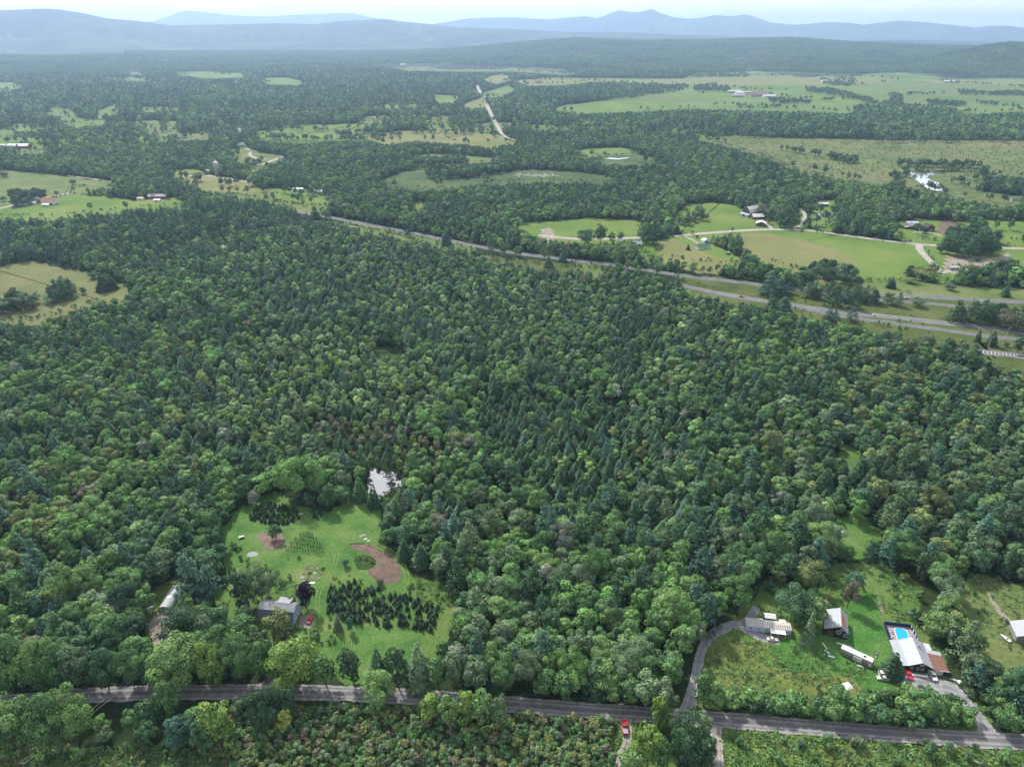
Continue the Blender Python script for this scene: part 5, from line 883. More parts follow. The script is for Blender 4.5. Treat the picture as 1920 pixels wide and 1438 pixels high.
for it in its[:298]:
    i = it['i']; o = child('young_conifer', YM[i % 4], None, (YP[i, 0], YP[i, 1], 0)); s = YP[i, 2] * (.85 if it['plot'] < 2 else 1.0); o.scale = (s * 1.08, s * 1.08, s * rnd.uniform(.75, 1.2)); o.rotation_euler = (0, 0, rnd.random() * 6.28)
    f = float(np.exp(rng.normal(0, .15))); o['tint'] = [.030 * f, .062 * f, .030 * f]; tag(o, it['lab'], 'conifer', PN[it['plot']].replace('dark young conifer', 'young conifers'))
V, Fq, vc = shrub(1500, 40, .5, .7); SAP = nmesh('sapling', V * np.array([.7, .7, .8]), Fq, [M['leaf']], None, vc)
rows = [((570, 1001), (587, 1006), 5), ((564, 1007), (594, 1014), 7), ((554, 1014), (600, 1024), 11), ((546, 1021), (605, 1032), 12), ((536, 1028), (606, 1040), 14)]
for ri, (a, b, n) in enumerate(rows):
    for k in range(n):
        t = k / (n - 1); p = at(a[0] + (b[0] - a[0]) * t + rnd.uniform(-.6, .6), a[1] + (b[1] - a[1]) * t + rnd.uniform(-.5, .5)); o = child('sapling', SAP, None, (p[0], p[1], 0)); s = rnd.uniform(.7, 1.1); o.scale = (s, s, s)
        o['tint'] = [.04, .075, .03]; tag(o, 'small sapling %s from left in the %s orchard row beside the mulch bed' % (nth(k), nth(ri)), 'sapling', 'saplings of the orchard rows')
# bare dead trees
def dead_tree(px, yt, yb, w, label, mat='dead_wood', seed=1):
    P = at(px, yb); _, _, dep = proj(P[0], P[1], 0); U = (719 - yt) / F; Hh = CAM_H + (U * P[1] * cp - P[1] * sp) / (cp + U * sp); R = w / 2 * dep / F; q = random.Random(seed)
    o = thing('dead_tree', label, 'tree', P[:2], 0, 'bare dead trees'); m = MB(); m.tube((0, 0, 0), (0, 0, Hh * .6), .22, .12); m.tube((0, 0, Hh * .6), (.2, .1, Hh), .12, .03); m.build('trunk', mat, o)
    for i in range(16):
        a = q.random() * 6.28; z = Hh * q.uniform(.45, .9); L = R * q.uniform(.6, 1.1); e = (math.cos(a) * L, math.sin(a) * L, z + L * q.uniform(.2, .8)); b = MB(); b.tube((0, 0, z), e, .09, .03, 5)
        for j in range(5):
            t = q.uniform(.4, 1); s = [c * t + (0, 0, z)[k] * (1 - t) for k, c in enumerate(e)]; b.tube(s, [s[0] + q.uniform(-.4, .4) * R * .7, s[1] + q.uniform(-.4, .4) * R * .7, s[2] + q.uniform(.1, .5) * R * .6], .045, .015, 4)
        b.build('branch', mat, o)
dead_tree(1232, 1392, 1440, 26, 'pale bare dead tree among yellow-green crowns below the junction', seed=2); dead_tree(1150, 1232, 1276, 24, 'pale bare dead tree in the wood above the roadside', seed=3); dead_tree(1244, 840, 886, 34, 'grey bare dead tree beside the spruce plantation', seed=4); dead_tree(1276, 955, 990, 22, 'thin grey dead tree in the wood beside the drive', seed=5); dead_tree(1700, 890, 916, 26, 'grey bare dead tree on the hillside wood', seed=6)

# ---------------------------------------------------------------- builders of built things
def window(par, x, y, z, w, h, face='-y', frame='trim', pane='glass', fw=.10):
    n = {'-y': (0, -1), '+y': (0, 1), '-x': (-1, 0), '+x': (1, 0)}[face]
    def P(u, v, d): return (x + u * (1 if n[1] else 0) + n[0] * d, y + u * (1 if n[0] else 0) + n[1] * d, z + v)
    def bx(mb, u0, v0, u1, v1, d0, d1):
        a, b = P(u0, v0, d0), P(u1, v1, d1); mb.box(min(a[0], b[0]), min(a[1], b[1]), a[2], max(a[0], b[0]), max(a[1], b[1]), b[2])
    f = MB(); bx(f, -w / 2, 0, w / 2, fw, 0, .07); bx(f, -w / 2, h - fw, w / 2, h, 0, .07); bx(f, -w / 2, fw, -w / 2 + fw, h - fw, 0, .07); bx(f, w / 2 - fw, fw, w / 2, h - fw, 0, .07)
    o = f.build('window', frame, par); g = MB(); bx(g, -w / 2 + fw, fw, w / 2 - fw, h - fw, .005, .03); g.build('pane', pane, o); return o
def gable_house(name, label, px, rz, L, D, hw, rise, roof='roof_grey', wall='white', axis='x', over=.4, wins=(), door=None, chimney=None, cat='house', group=None, ribs=0, grp_roof=None, peak=.5):
    p = at(*px); o = thing(name, label, cat, p, rz, group); w = MB()
    if axis == 'x':
        w.hexa([(0, 0, 0), (L, 0, 0), (L, D, 0), (0, D, 0)], [(0, 0, hw), (L, 0, hw), (L, D, hw), (0, D, hw)])
        for x in (0, L): w.hexa([(x, 0, hw), (x, D, hw), (x, D * peak, hw + rise)], [(x + (.12 if x == 0 else -.12), 0, hw), (x + (.12 if x == 0 else -.12), D, hw), (x + (.12 if x == 0 else -.12), D * peak, hw + rise)])
        s1, s2 = rise / (D * peak), rise / (D * (1 - peak)); top = hw + rise + .12
        A = [((-over, -over, hw - over * s1 + .12), (L + over, -over, hw - over * s1 + .12), (L + over, D * peak, top), (-over, D * peak, top)), ((-over, D * peak + .01, top), (L + over, D * peak + .01, top), (L + over, D + over, hw - over * s2 + .12), (-over, D + over, hw - over * s2 + .12))]
    else:
        w.hexa([(0, 0, 0), (L, 0, 0), (L, D, 0), (0, D, 0)], [(0, 0, hw), (L, 0, hw), (L, D, hw), (0, D, hw)])
        for y in (0, D): w.hexa([(0, y, hw), (L, y, hw), (L * peak, y, hw + rise)], [(0, y + (.12 if y == 0 else -.12), hw), (L, y + (.12 if y == 0 else -.12), hw), (L * peak, y + (.12 if y == 0 else -.12), hw + rise)])
        s1, s2 = rise / (L * peak), rise / (L * (1 - peak)); top = hw + rise + .12
        A = [((-over, -over, hw - over * s1 + .12), (-over, D + over, hw - over * s1 + .12), (L * peak, D + over, top), (L * peak, -over, top)), ((L * peak + .01, -over, top), (L * peak + .01, D + over, top), (L + over, D + over, hw - over * s2 + .12), (L + over, -over, hw - over * s2 + .12))]
    w.build('wall', wall, o)
    for k, q in enumerate(A):
        m = MB(); m.slab(*q, .12); rf = m.build('roof', roof if k == 0 or grp_roof is None else grp_roof, o)
        if ribs:
            b = MB()
            for i in range(ribs + 1):
                t = i / ribs; e = [np.array(q[0]) * (1 - t) + np.array(q[1]) * t, np.array(q[3]) * (1 - t) + np.array(q[2]) * t]; b.tube(e[0] + (0, 0, .02), e[1] + (0, 0, .02), .035, n=4)
            b.build('roof_seams', roof if k == 0 or grp_roof is None else grp_roof, rf)['kind'] = 'stuff'
    for wn_ in wins: window(o, *wn_)
    if door:
        x, y, dw, dh, mat = door; m = MB(); m.box(x - dw / 2, y - .06, 0, x + dw / 2, y - .005, dh); d_ = m.build('door', mat, o); h_ = MB(); h_.box(x + dw * .32, y - .11, dh * .48, x + dw * .38, y - .06, dh * .54); h_.build('handle', 'chrome', d_)
    if chimney:
        x, y, z0, h_ = chimney; m = MB(); m.box(x - .35, y - .35, z0, x + .35, y + .35, z0 + h_); m.build('chimney', 'stone', o)
    return o
def car(name, label, px, rz, paint, kind='sedan', cat='car', group=None, scale=1.0, roof=None, bed='grey_bed'):
    p = at(*px); o = thing(name, label, cat, (p[0], p[1], .19), rz, group); o.scale = (scale,) * 3
    Ln, Wd = {'sedan': (4.6, 1.8), 'suv': (4.8, 1.92), 'pickup': (5.6, 1.95)}[kind]; hx_ = Ln / 2
    belt = {'sedan': .88, 'suv': 1.02, 'pickup': 1.02}[kind]; topz = {'sedan': 1.43, 'suv': 1.72, 'pickup': 1.78}[kind]
    prof = {'sedan': [(-1, .52, .80), (-.96, .36, .86), (-.6, .30, .90), (-.2, .30, .90), (.2, .30, .90), (.62, .30, .84), (.93, .34, .70), (1, .46, .62)],
            'suv': [(-1, .5, 1.0), (-.97, .4, 1.02), (-.6, .34, 1.03), (0, .34, 1.03), (.3, .34, 1.02), (.62, .34, .98), (.94, .38, .86), (1, .5, .72)],
            'pickup': [(-1, .5, 1.0), (-.985, .42, 1.03), (-.5, .38, 1.03), (0, .38, 1.03), (.3, .38, 1.03), (.6, .38, 1.02), (.95, .42, .96), (1, .5, .80)]}[kind]
    m = MB(); rings = []
    for (t, z0, z1) in prof:
        w_ = Wd / 2 * (1 - .10 * abs(t) ** 6); rings.append([(t * hx_, -w_ * .94, z0), (t * hx_, w_ * .94, z0), (t * hx_, w_, (z0 + z1) / 2), (t * hx_, w_ * .93, z1), (t * hx_, -w_ * .93, z1), (t * hx_, -w_, (z0 + z1) / 2)])
    b = 0
    for r_ in rings: m.v += r_
    for k in range(len(rings) - 1):
        for i in range(6): j = (i + 1) % 6; m.f.append((k * 6 + i, k * 6 + j, k * 6 + 6 + j, k * 6 + 6 + i))
    m.f.append(tuple(range(6))); m.f.append(tuple(len(rings) * 6 - 6 + i for i in range(6)))
    if kind == 'pickup':                                 # cargo bed walls
        for q in ((-hx_ + .02, -.93, -.45, -.85), (-hx_ + .02, .85, -.45, .93)): m.box(q[0], q[1] * .97, .9, q[2], q[3] * .97, 1.2)
        m.box(-hx_ + .02, -.80, .9, -hx_ + .10, .80, 1.2)
    m.build('body', paint, o)
    c0, c1, r0, r1 = {'sedan': (-.62, .40, -.36, .10), 'suv': (-.96, .42, -.86, .14), 'pickup': (-.15, .42, -.10, .20)}[kind]; w_ = Wd / 2 * .90; wt = w_ * .80
    g = MB(); g.hexa([(c0 * hx_, -w_, belt - .02), (c1 * hx_, -w_, belt - .02), (c1 * hx_, w_, belt - .02), (c0 * hx_, w_, belt - .02)], [(r0 * hx_, -wt, topz - .07), (r1 * hx_, -wt, topz - .07), (r1 * hx_, wt, topz - .07), (r0 * hx_, wt, topz - .07)]); g.build('window', 'glass', o)
    t = MB(); t.box((r0 - .012) * hx_, -wt - .02, topz - .07, (r1 + .012) * hx_, wt + .02, topz); t.build('roof', roof or paint, o)
    pl = MB()
    for sy in (-1, 1):
        for a, b_ in (((c0 * hx_, r0 * hx_), 0), ((c1 * hx_, r1 * hx_), 0), (((c0 + c1) / 2 * hx_, (r0 + r1) / 2 * hx_), 0)): pl.tube((a[0], sy * w_, belt - .02), (a[1], sy * wt, topz - .06), .055, n=4)
    pl.build('pillars', paint, o)
    if kind == 'pickup':
        f = MB(); f.box(-hx_ + .10, -.82, 1.035, -.46, .82, 1.06); f.build('bed_floor', bed, o)
    wr = {'sedan': .33, 'suv': .37, 'pickup': .39}[kind]
    for sx in (-.60, .62):
        for sy in (-1, 1):
            y = sy * (Wd / 2 - .06); ty = MB(); ty.tube((sx * hx_, y - .11, wr), (sx * hx_, y + .11, wr), wr, n=14); wh = ty.build('wheel', 'tyre', o); ri = MB(); ri.tube((sx * hx_, y + sy * .10, wr), (sx * hx_, y + sy * .125, wr), wr * .6, n=10); ri.build('rim', 'chrome', wh)
    for sy in (-1, 1):
        h_ = MB(); h_.box(hx_ * .955, sy * Wd * .33 - .17, .60, hx_ + .01, sy * Wd * .33 + .17, .74); h_.build('headlight', 'offwhite', o)
        h_ = MB(); h_.box(-hx_ - .01, sy * Wd * .36 - .13, .68, -hx_ * .97, sy * Wd * .36 + .13, .84); h_.build('tail_light', 'barn_red', o)
    return o

# red pickup on the lane
car('pickup_truck', 'red pickup truck with grey bed parked nose to the gravel road on the dirt lane', (1171.5, 1366), yaw((1172, 1378), (1170, 1350)), 'red', 'pickup', 'truck', None, 1.06, None, 'grey_bed')
rf = None
car('car', 'red car parked on the gravel pad beside the gambrel roofed house', (582.5, 1163.5), yaw((580, 1169), (586, 1157)), 'red', 'sedan', 'car', 'cars parked by the houses', .98)
car('car', 'white car parked in front of the mobile home', (1448, 1200.5), yaw((1440, 1200), (1457, 1201)), 'white', 'sedan', 'car', 'cars parked by the houses', .95)
car('car', 'white pickup backed against the dark spruce above the hedge', (1660, 1267.5), yaw((1648, 1266), (1672, 1269)), 'white', 'suv', 'car', 'cars parked by the houses', 1.1)
car('car', 'older white car half hidden behind the hedge below the white pickup', (1655, 1273.5), yaw((1668, 1275), (1648, 1273)), 'offwhite', 'sedan', 'car', 'cars parked by the houses', 1.0)
car('car', 'red car parked before the carport of the pool house', (1703.5, 1267.5), yaw((1699, 1259), (1708, 1276)), 'red', 'sedan', 'car', 'cars parked by the houses', 1.0)
car('suv', 'white suv parked before the garage door of the pool house', (1748.5, 1269.5), yaw((1744, 1261), (1753, 1279)), 'white', 'suv', 'car', 'cars parked by the houses', 1.0)
for (px, q, paint, lab) in [((1640, 592.5), 8, 'white', 'white car on the highway between two roadside pines'), ((1700, 560), 6, 'offwhite', 'pale car on the far highway lanes behind the brown shrub'), ((1912, 667), 4, 'white', 'white car in the marked parking lot by the highway'), ((1503, 432.5), -6, 'dark', 'dark car on the pale town road near the farm drive'), ((1640, 449), 5, 'offwhite', 'small pale car on the town road above the sloping field'), ((1390, 557.5), 8, 'red', 'red car on the highway below the median pines')]:
    car('car', lab, px, yaw(px, (px[0] + 10, px[1] + q / 8)), paint, 'sedan', 'car', 'cars on the roads beyond the wood')

# pool house, its pool yard and fence
hz_ = yaw((1701, 1256.5), (1740, 1262)); p0 = at(1701, 1257)
hw, rise, L, D = 3.0, 2.2, 8.4, 12.5
h = gable_house('pool_house', 'dark house with pale metal roof, brown lean-to and white windows beside the pool', (1701, 1257), hz_, L, D, hw, rise, 'metal_roof', 'siding_dark', 'y', .35, [(1.2, 0, 1.1, .9, 1.2), (3.4, 0, 1.1, .9, 1.2), (5.0, 0, 1.1, 1.1, 1.2), (4.2, 0, 3.35, .75, .85), (4.98, 0, 3.35, .75, .85)], (7.6, 0, .9, 2.05, 'offwhite'), (5.6, 8.6, 4.2, 1.6), ribs=20)
m = MB(); m.slab((-3.6, -.3, 2.35), (-.2, -.3, 2.95), (-.2, D + .3, 2.95), (-3.6, D + .3, 2.35), .12); pr_ = m.build('porch_roof', 'metal_roof', h)
b = MB()
for i in range(14): b.tube((-3.6, -.3 + i * .97, 2.39), (-.25, -.3 + i * .97, 2.99), .03, n=4)
b.build('roof_seams', 'metal_roof', pr_)['kind'] = 'stuff'
for y in (0, 4, 8, 12): m = MB(); m.box(-3.45, y - .08, 0, -3.3, y + .08, 2.3); m.build('porch_post', 'trim', h)
m = MB(); m.box(L, .1, 0, L + 5.4, 9.0, 2.5); m.build('garage', 'siding_dark', h)
m = MB(); m.slab((L + .05, -.3, 3.0), (L + 5.9, -.3, 2.45), (L + 5.9, 7.6, 2.45), (L + .05, 7.6, 3.0), .14); br = m.build('lean_to_roof', 'brown_roof', h)
for i in range(11): b = MB(); b.box(L + .1, -.2 + i * .71, 0, L + 5.8, -.12 + i * .71, .05); q = b.build('roof_batten', 'barn_red' if i % 3 == 0 else 'rust', br); q.location = (0, 0, 3.0); [setattr(v, 'co', Vector((v.co.x, v.co.y, v.co.z - (v.co.x - L) * .094))) for v in q.data.vertices]
m = MB(); m.box(L + .1, -.42, 2.5, L + 5.9, -.30, 2.72); m.build('fascia', 'trim', h)
m = MB(); m.slab((L + .05, 7.62, 3.05), (L + 5.6, 7.62, 2.55), (L + 5.6, 9.6, 2.5), (L + .05, 9.6, 3.0), .12); m.build('rear_roof', 'metal_roof', h)
gd = MB(); gd.box(L + 1.0, .02, 0, L + 4.0, .09, 2.2); gd = gd.build('garage_door', 'offwhite', h)
for i in range(4): m = MB(); m.box(L + 1.06, -.02, .06 + i * .54, L + 3.94, .02, .54 + i * .54); m.build('door_panel', 'white', gd)
m = MB(); m.slab((L - .2, 9.9, 2.4), (L + 3.0, 9.9, 2.1), (L + 3.0, 13.6, 2.1), (L - .2, 13.6, 2.4), .1); m.build('back_canopy', 'tarp', h)
for x in (L + 2.8,):
    for y in (10, 13.4): m = MB(); m.box(x - .05, y - .05, 0, x + .05, y + .05, 2.0); m.build('canopy_post', 'trim', h)
tb = at(1722, 1268.5); t_ = thing('banner', 'long white banner lying along the front wall of the pool house', 'banner', tb, hz_); m = MB(); m.slab((-3.4, -.35, .55), (3.4, -.35, .5), (3.2, .4, .9), (-3.4, .4, .95), .06); m.build('sheet', 'white', t_)
for x in (-3, 0, 3): m = MB(); m.box(x - .05, -.1, 0, x + .05, .1, .72); m.build('leg', 'dark', t_)
def world_of(o, x, y):                                  # local point of a thing -> world ground point
    c, s_ = math.cos(o.rotation_euler.z), math.sin(o.rotation_euler.z); return np.array([o.location.x + c * x - s_ * y, o.location.y + s_ * x + c * y])
DK = [at(*q) for q in ((1656.5, 1171), (1706.5, 1177), (1724, 1212), (1672, 1212))]
dk = thing('pool_deck', 'pale concrete pool deck behind the dark house', 'deck', np.mean(DK, 0)[:2]); c0 = np.mean(DK, 0)
# deck as a ring of four slabs round the basin
PL = [at(*q) for q in ((1677, 1179.5), (1683, 1178.2), (1694, 1180.5), (1699, 1183), (1706, 1201), (1704, 1203.5), (1688, 1207), (1684.5, 1204.5))]
cP = np.mean(PL, 0)
def loc(q, z): return (q[0] - c0[0], q[1] - c0[1], z)
m = MB(); m.hexa([loc(q, .02) for q in DK], [loc(q, .24) for q in DK]); m.build('slab', 'concrete', dk)
pool = thing('swimming_pool', 'bright blue swimming pool with white coping behind the dark house', 'pool', cP[:2])
m = MB(); n_ = len(PL)
for i in range(n_):
    a, b_ = PL[i], PL[(i + 1) % n_]; oa, ob = cP + (a - cP) * 1.10, cP + (b_ - cP) * 1.10
    m.hexa([(q[0] - cP[0], q[1] - cP[1], .241) for q in (a, b_, ob, oa)], [(q[0] - cP[0], q[1] - cP[1], .33) for q in (a, b_, ob, oa)])
m.build('coping', 'trim', pool)
m = MB(); m.poly([(q[0] - cP[0], q[1] - cP[1], .29) for q in PL]); m.build('water', 'pool_water', pool)
m = MB(); q = PL[3] - cP; m.tube((q[0] + .2, q[1] - 1.0, .1), (q[0] + .2, q[1] - 1.0, 1.0), .04); m.tube((q[0] + .2, q[1] - 1.5, .1), (q[0] + .2, q[1] - 1.5, 1.0), .04); m.tube((q[0] - .3, q[1] - 1.0, 1.0), (q[0] + .2, q[1] - 1.0, 1.0), .04); m.tube((q[0] - .3, q[1] - 1.5, 1.0), (q[0] + .2, q[1] - 1.5, 1.0), .04); m.build('ladder', 'chrome', pool)
fc = thing('pool_fence', 'navy blue privacy fence round three sides of the swimming pool', 'fence', DK[0][:2])
def fence_side(a, b_, H, mat, n, step=0):
    d = (b_ - a)[:2]; Lf = np.linalg.norm(d); d = d / Lf; nr = np.array([-d[1], d[0]])
    for i in range(n):
        q0, q1 = a[:2] + d * (Lf * i / n + .05), a[:2] + d * (Lf * (i + 1) / n - .05); z0 = .02 + (step * (i % 2))
        m = MB(); m.hexa([(*(q - DK[0][:2]), z0 + .1) for q in (q0 - nr * .02, q1 - nr * .02, q1 + nr * .02, q0 + nr * .02)], [(*(q - DK[0][:2]), H + z0) for q in (q0 - nr * .02, q1 - nr * .02, q1 + nr * .02, q0 + nr * .02)]); m.build('panel', mat if not step or i % 2 else 'lilac', fc)
        m = MB(); q = a[:2] + d * Lf * i / n - DK[0][:2]; m.box(q[0] - .06, q[1] - .06, 0, q[0] + .06, q[1] + .06, H + .12); m.build('post', 'navy', fc)
fence_side(DK[0], DK[1], 1.9, 'navy', 6); fence_side(DK[3], DK[0], 1.9, 'navy', 7); fence_side(DK[1], DK[2], 1.9, 'navy', 9, .06)
def loose(name, label, cat, px, rz, parts, group=None):
    o = thing(name, label, cat, at(*px) + (0, 0, .1), rz, group)
    for nm_, mat, bxs in parts:
        m = MB()
        for q in bxs: m.box(*q)
        m.build(nm_, mat, o)
    return o
loose('sun_lounger', 'white sun lounger on the left side of the pool deck', 'lounger', (1670.5, 1196), .9, [('seat', 'white', [(-.9, -.3, .42, .5, .3, .50)]), ('backrest', 'white', [(.5, -.3, .50, .9, .3, .9)]), ('frame', 'chrome', [(-.85, -.28, .14, -.78, .28, .42), (.42, -.28, .14, .5, .28, .42)])])
loose('deck_chair', 'orange deck chair by the right fence of the pool', 'chair', (1711, 1197), .4, [('seat', 'orange', [(-.35, -.35, .5, .35, .35, .58)]), ('backrest', 'orange', [(-.35, .28, .58, .35, .36, 1.1)]), ('leg', 'dark', [(-.35, -.35, .14, -.28, -.28, .5)]), ('leg', 'dark', [(.28, .28, .14, .35, .35, .5)])])
loose('deck_chair', 'small orange chair at the left rim of the pool', 'chair', (1673, 1188), .2, [('seat', 'orange', [(-.3, -.3, .5, .3, .3, .56)]), ('backrest', 'orange', [(-.3, .24, .56, .3, .3, 1.0)]), ('leg', 'dark', [(-.3, -.3, .14, -.24, -.24, .5)])])
def ring(name, label, cat, px, r_, mat):
    o = thing(name, label, cat, at(*px)); m = MB(); m.lathe([(r_, 0), (r_, .3), (r_ * .72, .3), (r_ * .72, .1)], 14); m.build('tyre', 'tyre', o); n_ = MB(); n_.lathe([(r_ * .7, .02), (r_ * .7, .14)], 12); n_.build('soil' if mat == 'soil' else 'filling', mat, o)
ring('tyre_planter', 'old tyre planter on the lawn left of the pool house', 'planter', (1642, 1224.5), .75, 'stone'); ring('tyre_planter', 'smaller pale ring on the lawn below the tyre planter', 'planter', (1641.5, 1231.5), .55, 'tarp')
# dark barn with saltbox roof
bz = yaw((1543, 1192), (1580, 1201)); bn = gable_house('barn', 'dark barn with pale metal roof, rusty patch and white outlined windows', (1543.5, 1189.5), bz, 8.6, 10.5, 3.6, 2.9, 'metal_roof', 'siding_dark', 'y', .3, [], None, None, 'barn', ribs=16, peak=.66)
m = MB(); m.slab((8.6 * .66 + .15, .4, 6.63), (8.6 * .66 + .15, 7.2, 6.63), (8.6 * .66 + 1.9, 7.2, 4.95), (8.6 * .66 + 1.9, .4, 4.95), .06); m.build('rusty_sheet', 'rust', bn)
def outline(par, pts, w=.18):
    m = MB()
    for i in range(len(pts)):
        a, b_ = pts[i], pts[(i + 1) % len(pts)]; m.tube((a[0], -.09, a[1]), (b_[0], -.09, b_[1]), w / 2, n=4)
    o = m.build('window', 'trim', par); g = MB(); g.poly([(q[0], -.03, q[1]) for q in pts]); g.build('pane', 'glass', o)
outline(bn, [(5.2, 2.1), (6.2, 3.1), (5.2, 4.1), (4.2, 3.1)]); outline(bn, [(5.6, 4.4), (6.9, 4.4), (6.9, 5.5), (5.9, 5.6)]); outline(bn, [(7.3, 1.6), (8.3, 1.6), (8.3, 3.2), (7.3, 3.2)])
m = MB(); m.box(1.2, -.07, 0, 3.4, -.006, 2.5); m.build('door', 'brown_wall', bn)
# mobile home, porch and shed
mz = yaw((1398, 1181), (1470, 1190)); mh = gable_house('mobile_home', 'long pale mobile home with striped metal roof beside the gravel drive', (1398, 1181), mz, 17.5, 4.2, 2.7, .45, 'offwhite', 'paleblue', 'x', .15, [(2, 0, 1.0, 1.1, .9), (5, 0, 1.0, .9, .9), (8, 0, 1.0, 1.1, .9), (15.6, 0, 1.0, .9, .9)], (6.6, 0, .9, 2, 'offwhite'))
for i in range(20):
    m = MB(); m.slab((.25 + i * .87, -.05, 2.86), (.62 + i * .87, -.05, 2.86), (.62 + i * .87, 2.08, 3.31), (.25 + i * .87, 2.08, 3.31), .03); m.build('roof_strip', 'taupe', mh)
m = MB(); m.slab((9.2, -2.4, 2.45), (15.2, -2.4, 2.45), (15.2, -.06, 2.62), (9.2, -.06, 2.62), .1); m.build('porch_roof', 'white', mh); m = MB(); m.box(9.2, -2.3, 0, 15.2, -.1, .5); m.build('porch_floor', 'wood', mh)
for x in (9.3, 12.2, 15.0): m = MB(); m.box(x - .06, -2.3, .5, x + .06, -2.18, 2.4); m.build('porch_post', 'trim', mh)
for i in range(6): m = MB(); m.box(9.4 + i, -2.27, .9, 10.25 + i, -2.22, 1.0); m.build('rail', 'wood', mh)
m = MB(); m.box(13.6, 4.25, 0, 16.2, 5.9, 2.6); m.build('bump_out', 'white', mh); m = MB(); m.box(4.6, 4.25, 0, 7.0, 5.0, 2.7); m.build('entry', 'offwhite', mh)
gable_house('shed', 'small brown shed with white roof behind the mobile home', (1433.5, 1166), mz, 4.0, 2.6, 2.5, .5, 'white', 'brown_wall', 'x', .25, [], (1.2, 0, .9, 1.9, 'barn_red'), None, 'shed')
# camper and the scraps round it
cz = yaw((1572, 1223), (1622, 1246)); cm = thing('camper', 'long white and tan motorhome standing askew on the rough lawn', 'camper', at(1573, 1225.5), cz); Lc = 12.2
m = MB(); m.hexa([(0, 0, .45), (Lc, 0, .45), (Lc, 2.5, .45), (0, 2.5, .45)], [(.15, .03, 3.1), (Lc - .5, .03, 3.1), (Lc - .5, 2.47, 3.1), (.15, 2.47, 3.1)]); m.build('body', 'taupe', cm)
m = MB(); m.box(.12, .0, 3.1, Lc - .5, 2.5, 3.2); r_ = m.build('roof', 'white', cm)
for x in (3, 8.2): m = MB(); m.box(x, .9, 3.2, x + .8, 1.6, 3.45); m.build('roof_vent', 'dark' if x > 5 else 'offwhite', r_)
m = MB(); m.box(.3, -.035, 1.0, Lc - 1.2, -.005, 1.35); m.build('stripe', 'brown_wall', cm); m = MB(); m.box(5.0, -.5, .7, 8.2, -.02, 2.6); m.build('slide_out', 'offwhite', cm)
for x in (1.6, 3.6, 9.6): window(cm, x, 0, 1.7, 1.1, .8)
m = MB(); m.slab((Lc - .42, .2, 1.6), (Lc - .42, 2.3, 1.6), (Lc - .55, 2.3, 2.6), (Lc - .55, .2, 2.6), .03); m.build('windshield', 'glass', cm)
m = MB(); m.box(10.7, -.045, .5, 11.5, -.01, 2.4); m.build('door', 'white', cm)
for x in (2.4, 3.4, 10.2):
    for y in (.15, 2.35): m = MB(); m.tube((x, y - .12, .45), (x, y + .12, .45), .45, n=14); m.build('wheel', 'tyre', cm)
def tarp(label, px, L_, W_, H_, rz, mat='tarp', seed=0, name='tarp', cat='tarp', group=None):
    q = random.Random(seed); o = thing(name, label, cat, at(*px), rz, group); nx, ny = 9, 5; V = []
    for j in range(ny):
        for i in range(nx): e = min(i, nx - 1 - i, 2) / 2 * min(j, ny - 1 - j, 1); V.append(((i / (nx - 1) - .5) * L_ + q.uniform(-.1, .1) * L_ / nx, (j / (ny - 1) - .5) * W_ + q.uniform(-.1, .1), .03 + H_ * e * q.uniform(.4, 1)))
    b = len(V); V += [(x, y, 0.0) for x, y, z in V]; Fq = [(j * nx + i, j * nx + i + 1, (j + 1) * nx + i + 1, (j + 1) * nx + i) for j in range(ny - 1) for i in range(nx - 1)]
    me = nmesh('sheet', V, Fq + [tuple(b + k for k in reversed(f)) for f in Fq], [M[mat]]); child('sheet', me, o)
    for k in range(3): m = MB(); x = (k - 1) * L_ * .3; m.box(x - .12, -W_ * .5 - .1, .02, x + .12, -W_ * .5 + .1, .2); m.build('weight', 'stone', o)
tarp('white plastic sheeting trailing from the barn towards the camper', (1584, 1210), 7.5, 1.0, .5, cz + .2, 'tarp', 1); tarp('white covered trailer at the rear side of the camper', (1590, 1217.5), 4.5, 1.8, 1.0, cz, 'white', 2)
tarp('narrow white sheet lying on the grass left of the camper', (1546.5, 1211), 4.8, .7, .3, 1.75, 'white', 3); tarp('white rag of sheeting below the narrow sheet', (1550, 1221), 3.2, .8, .3, 2.1, 'white', 4); tarp('pale blue sheet crumpled on the grass beside the rag', (1559, 1231), 3.6, 1.0, .3, -.5, 'lilac', 5)
tarp('heap of white stones and sheeting in the meadow below the camper', (1589, 1285.5), 3.4, 3.4, .7, .3, 'white', 6, 'rubble_heap', 'heap'); tarp('dark heap of scrap beyond the nose of the camper', (1633, 1253), 2.6, 1.6, .7, -.5, 'dark', 7, 'scrap_heap', 'heap'); tarp('white junk under the side of the camper', (1613, 1249), 3, 1.2, .6, -.6, 'offwhite', 8)
tarp('white bathtub shaped junk at the wood edge by the gravel drive', (1799, 1278), 1.8, 1.6, .8, .2, 'white', 9); tarp('long white junk in the weeds at the wood edge', (1789, 1274.5), 2.8, 1.0, .5, -.4, 'tarp', 10); tarp('upright white panel leaning in the weeds by the drive', (1817, 1299), 2.6, .8, .8, 1.9, 'white', 11)
tarp('grey stone slab beside the gravel drive', (1811, 1306), 2.6, 1.3, .5, 0, 'stone', 12, 'stone_slab', 'stone'); tarp('large pale flat stone by the mouth of the gravel drive', (1825, 1320), 2.6, 2.2, .4, -.3, 'stone', 13, 'stone_slab', 'stone')
loose('mailbox', 'dark mailbox on a post at the mouth of the gravel drive', 'mailbox', (1870, 1370), .3, [('post', 'wood', [(-.06, -.06, 0, .06, .06, 1.1)]), ('box', 'dark', [(-.45, -.25, 1.1, .45, .25, 1.6)]), ('flag', 'red', [(.46, -.04, 1.3, .49, .04, 1.7)])])
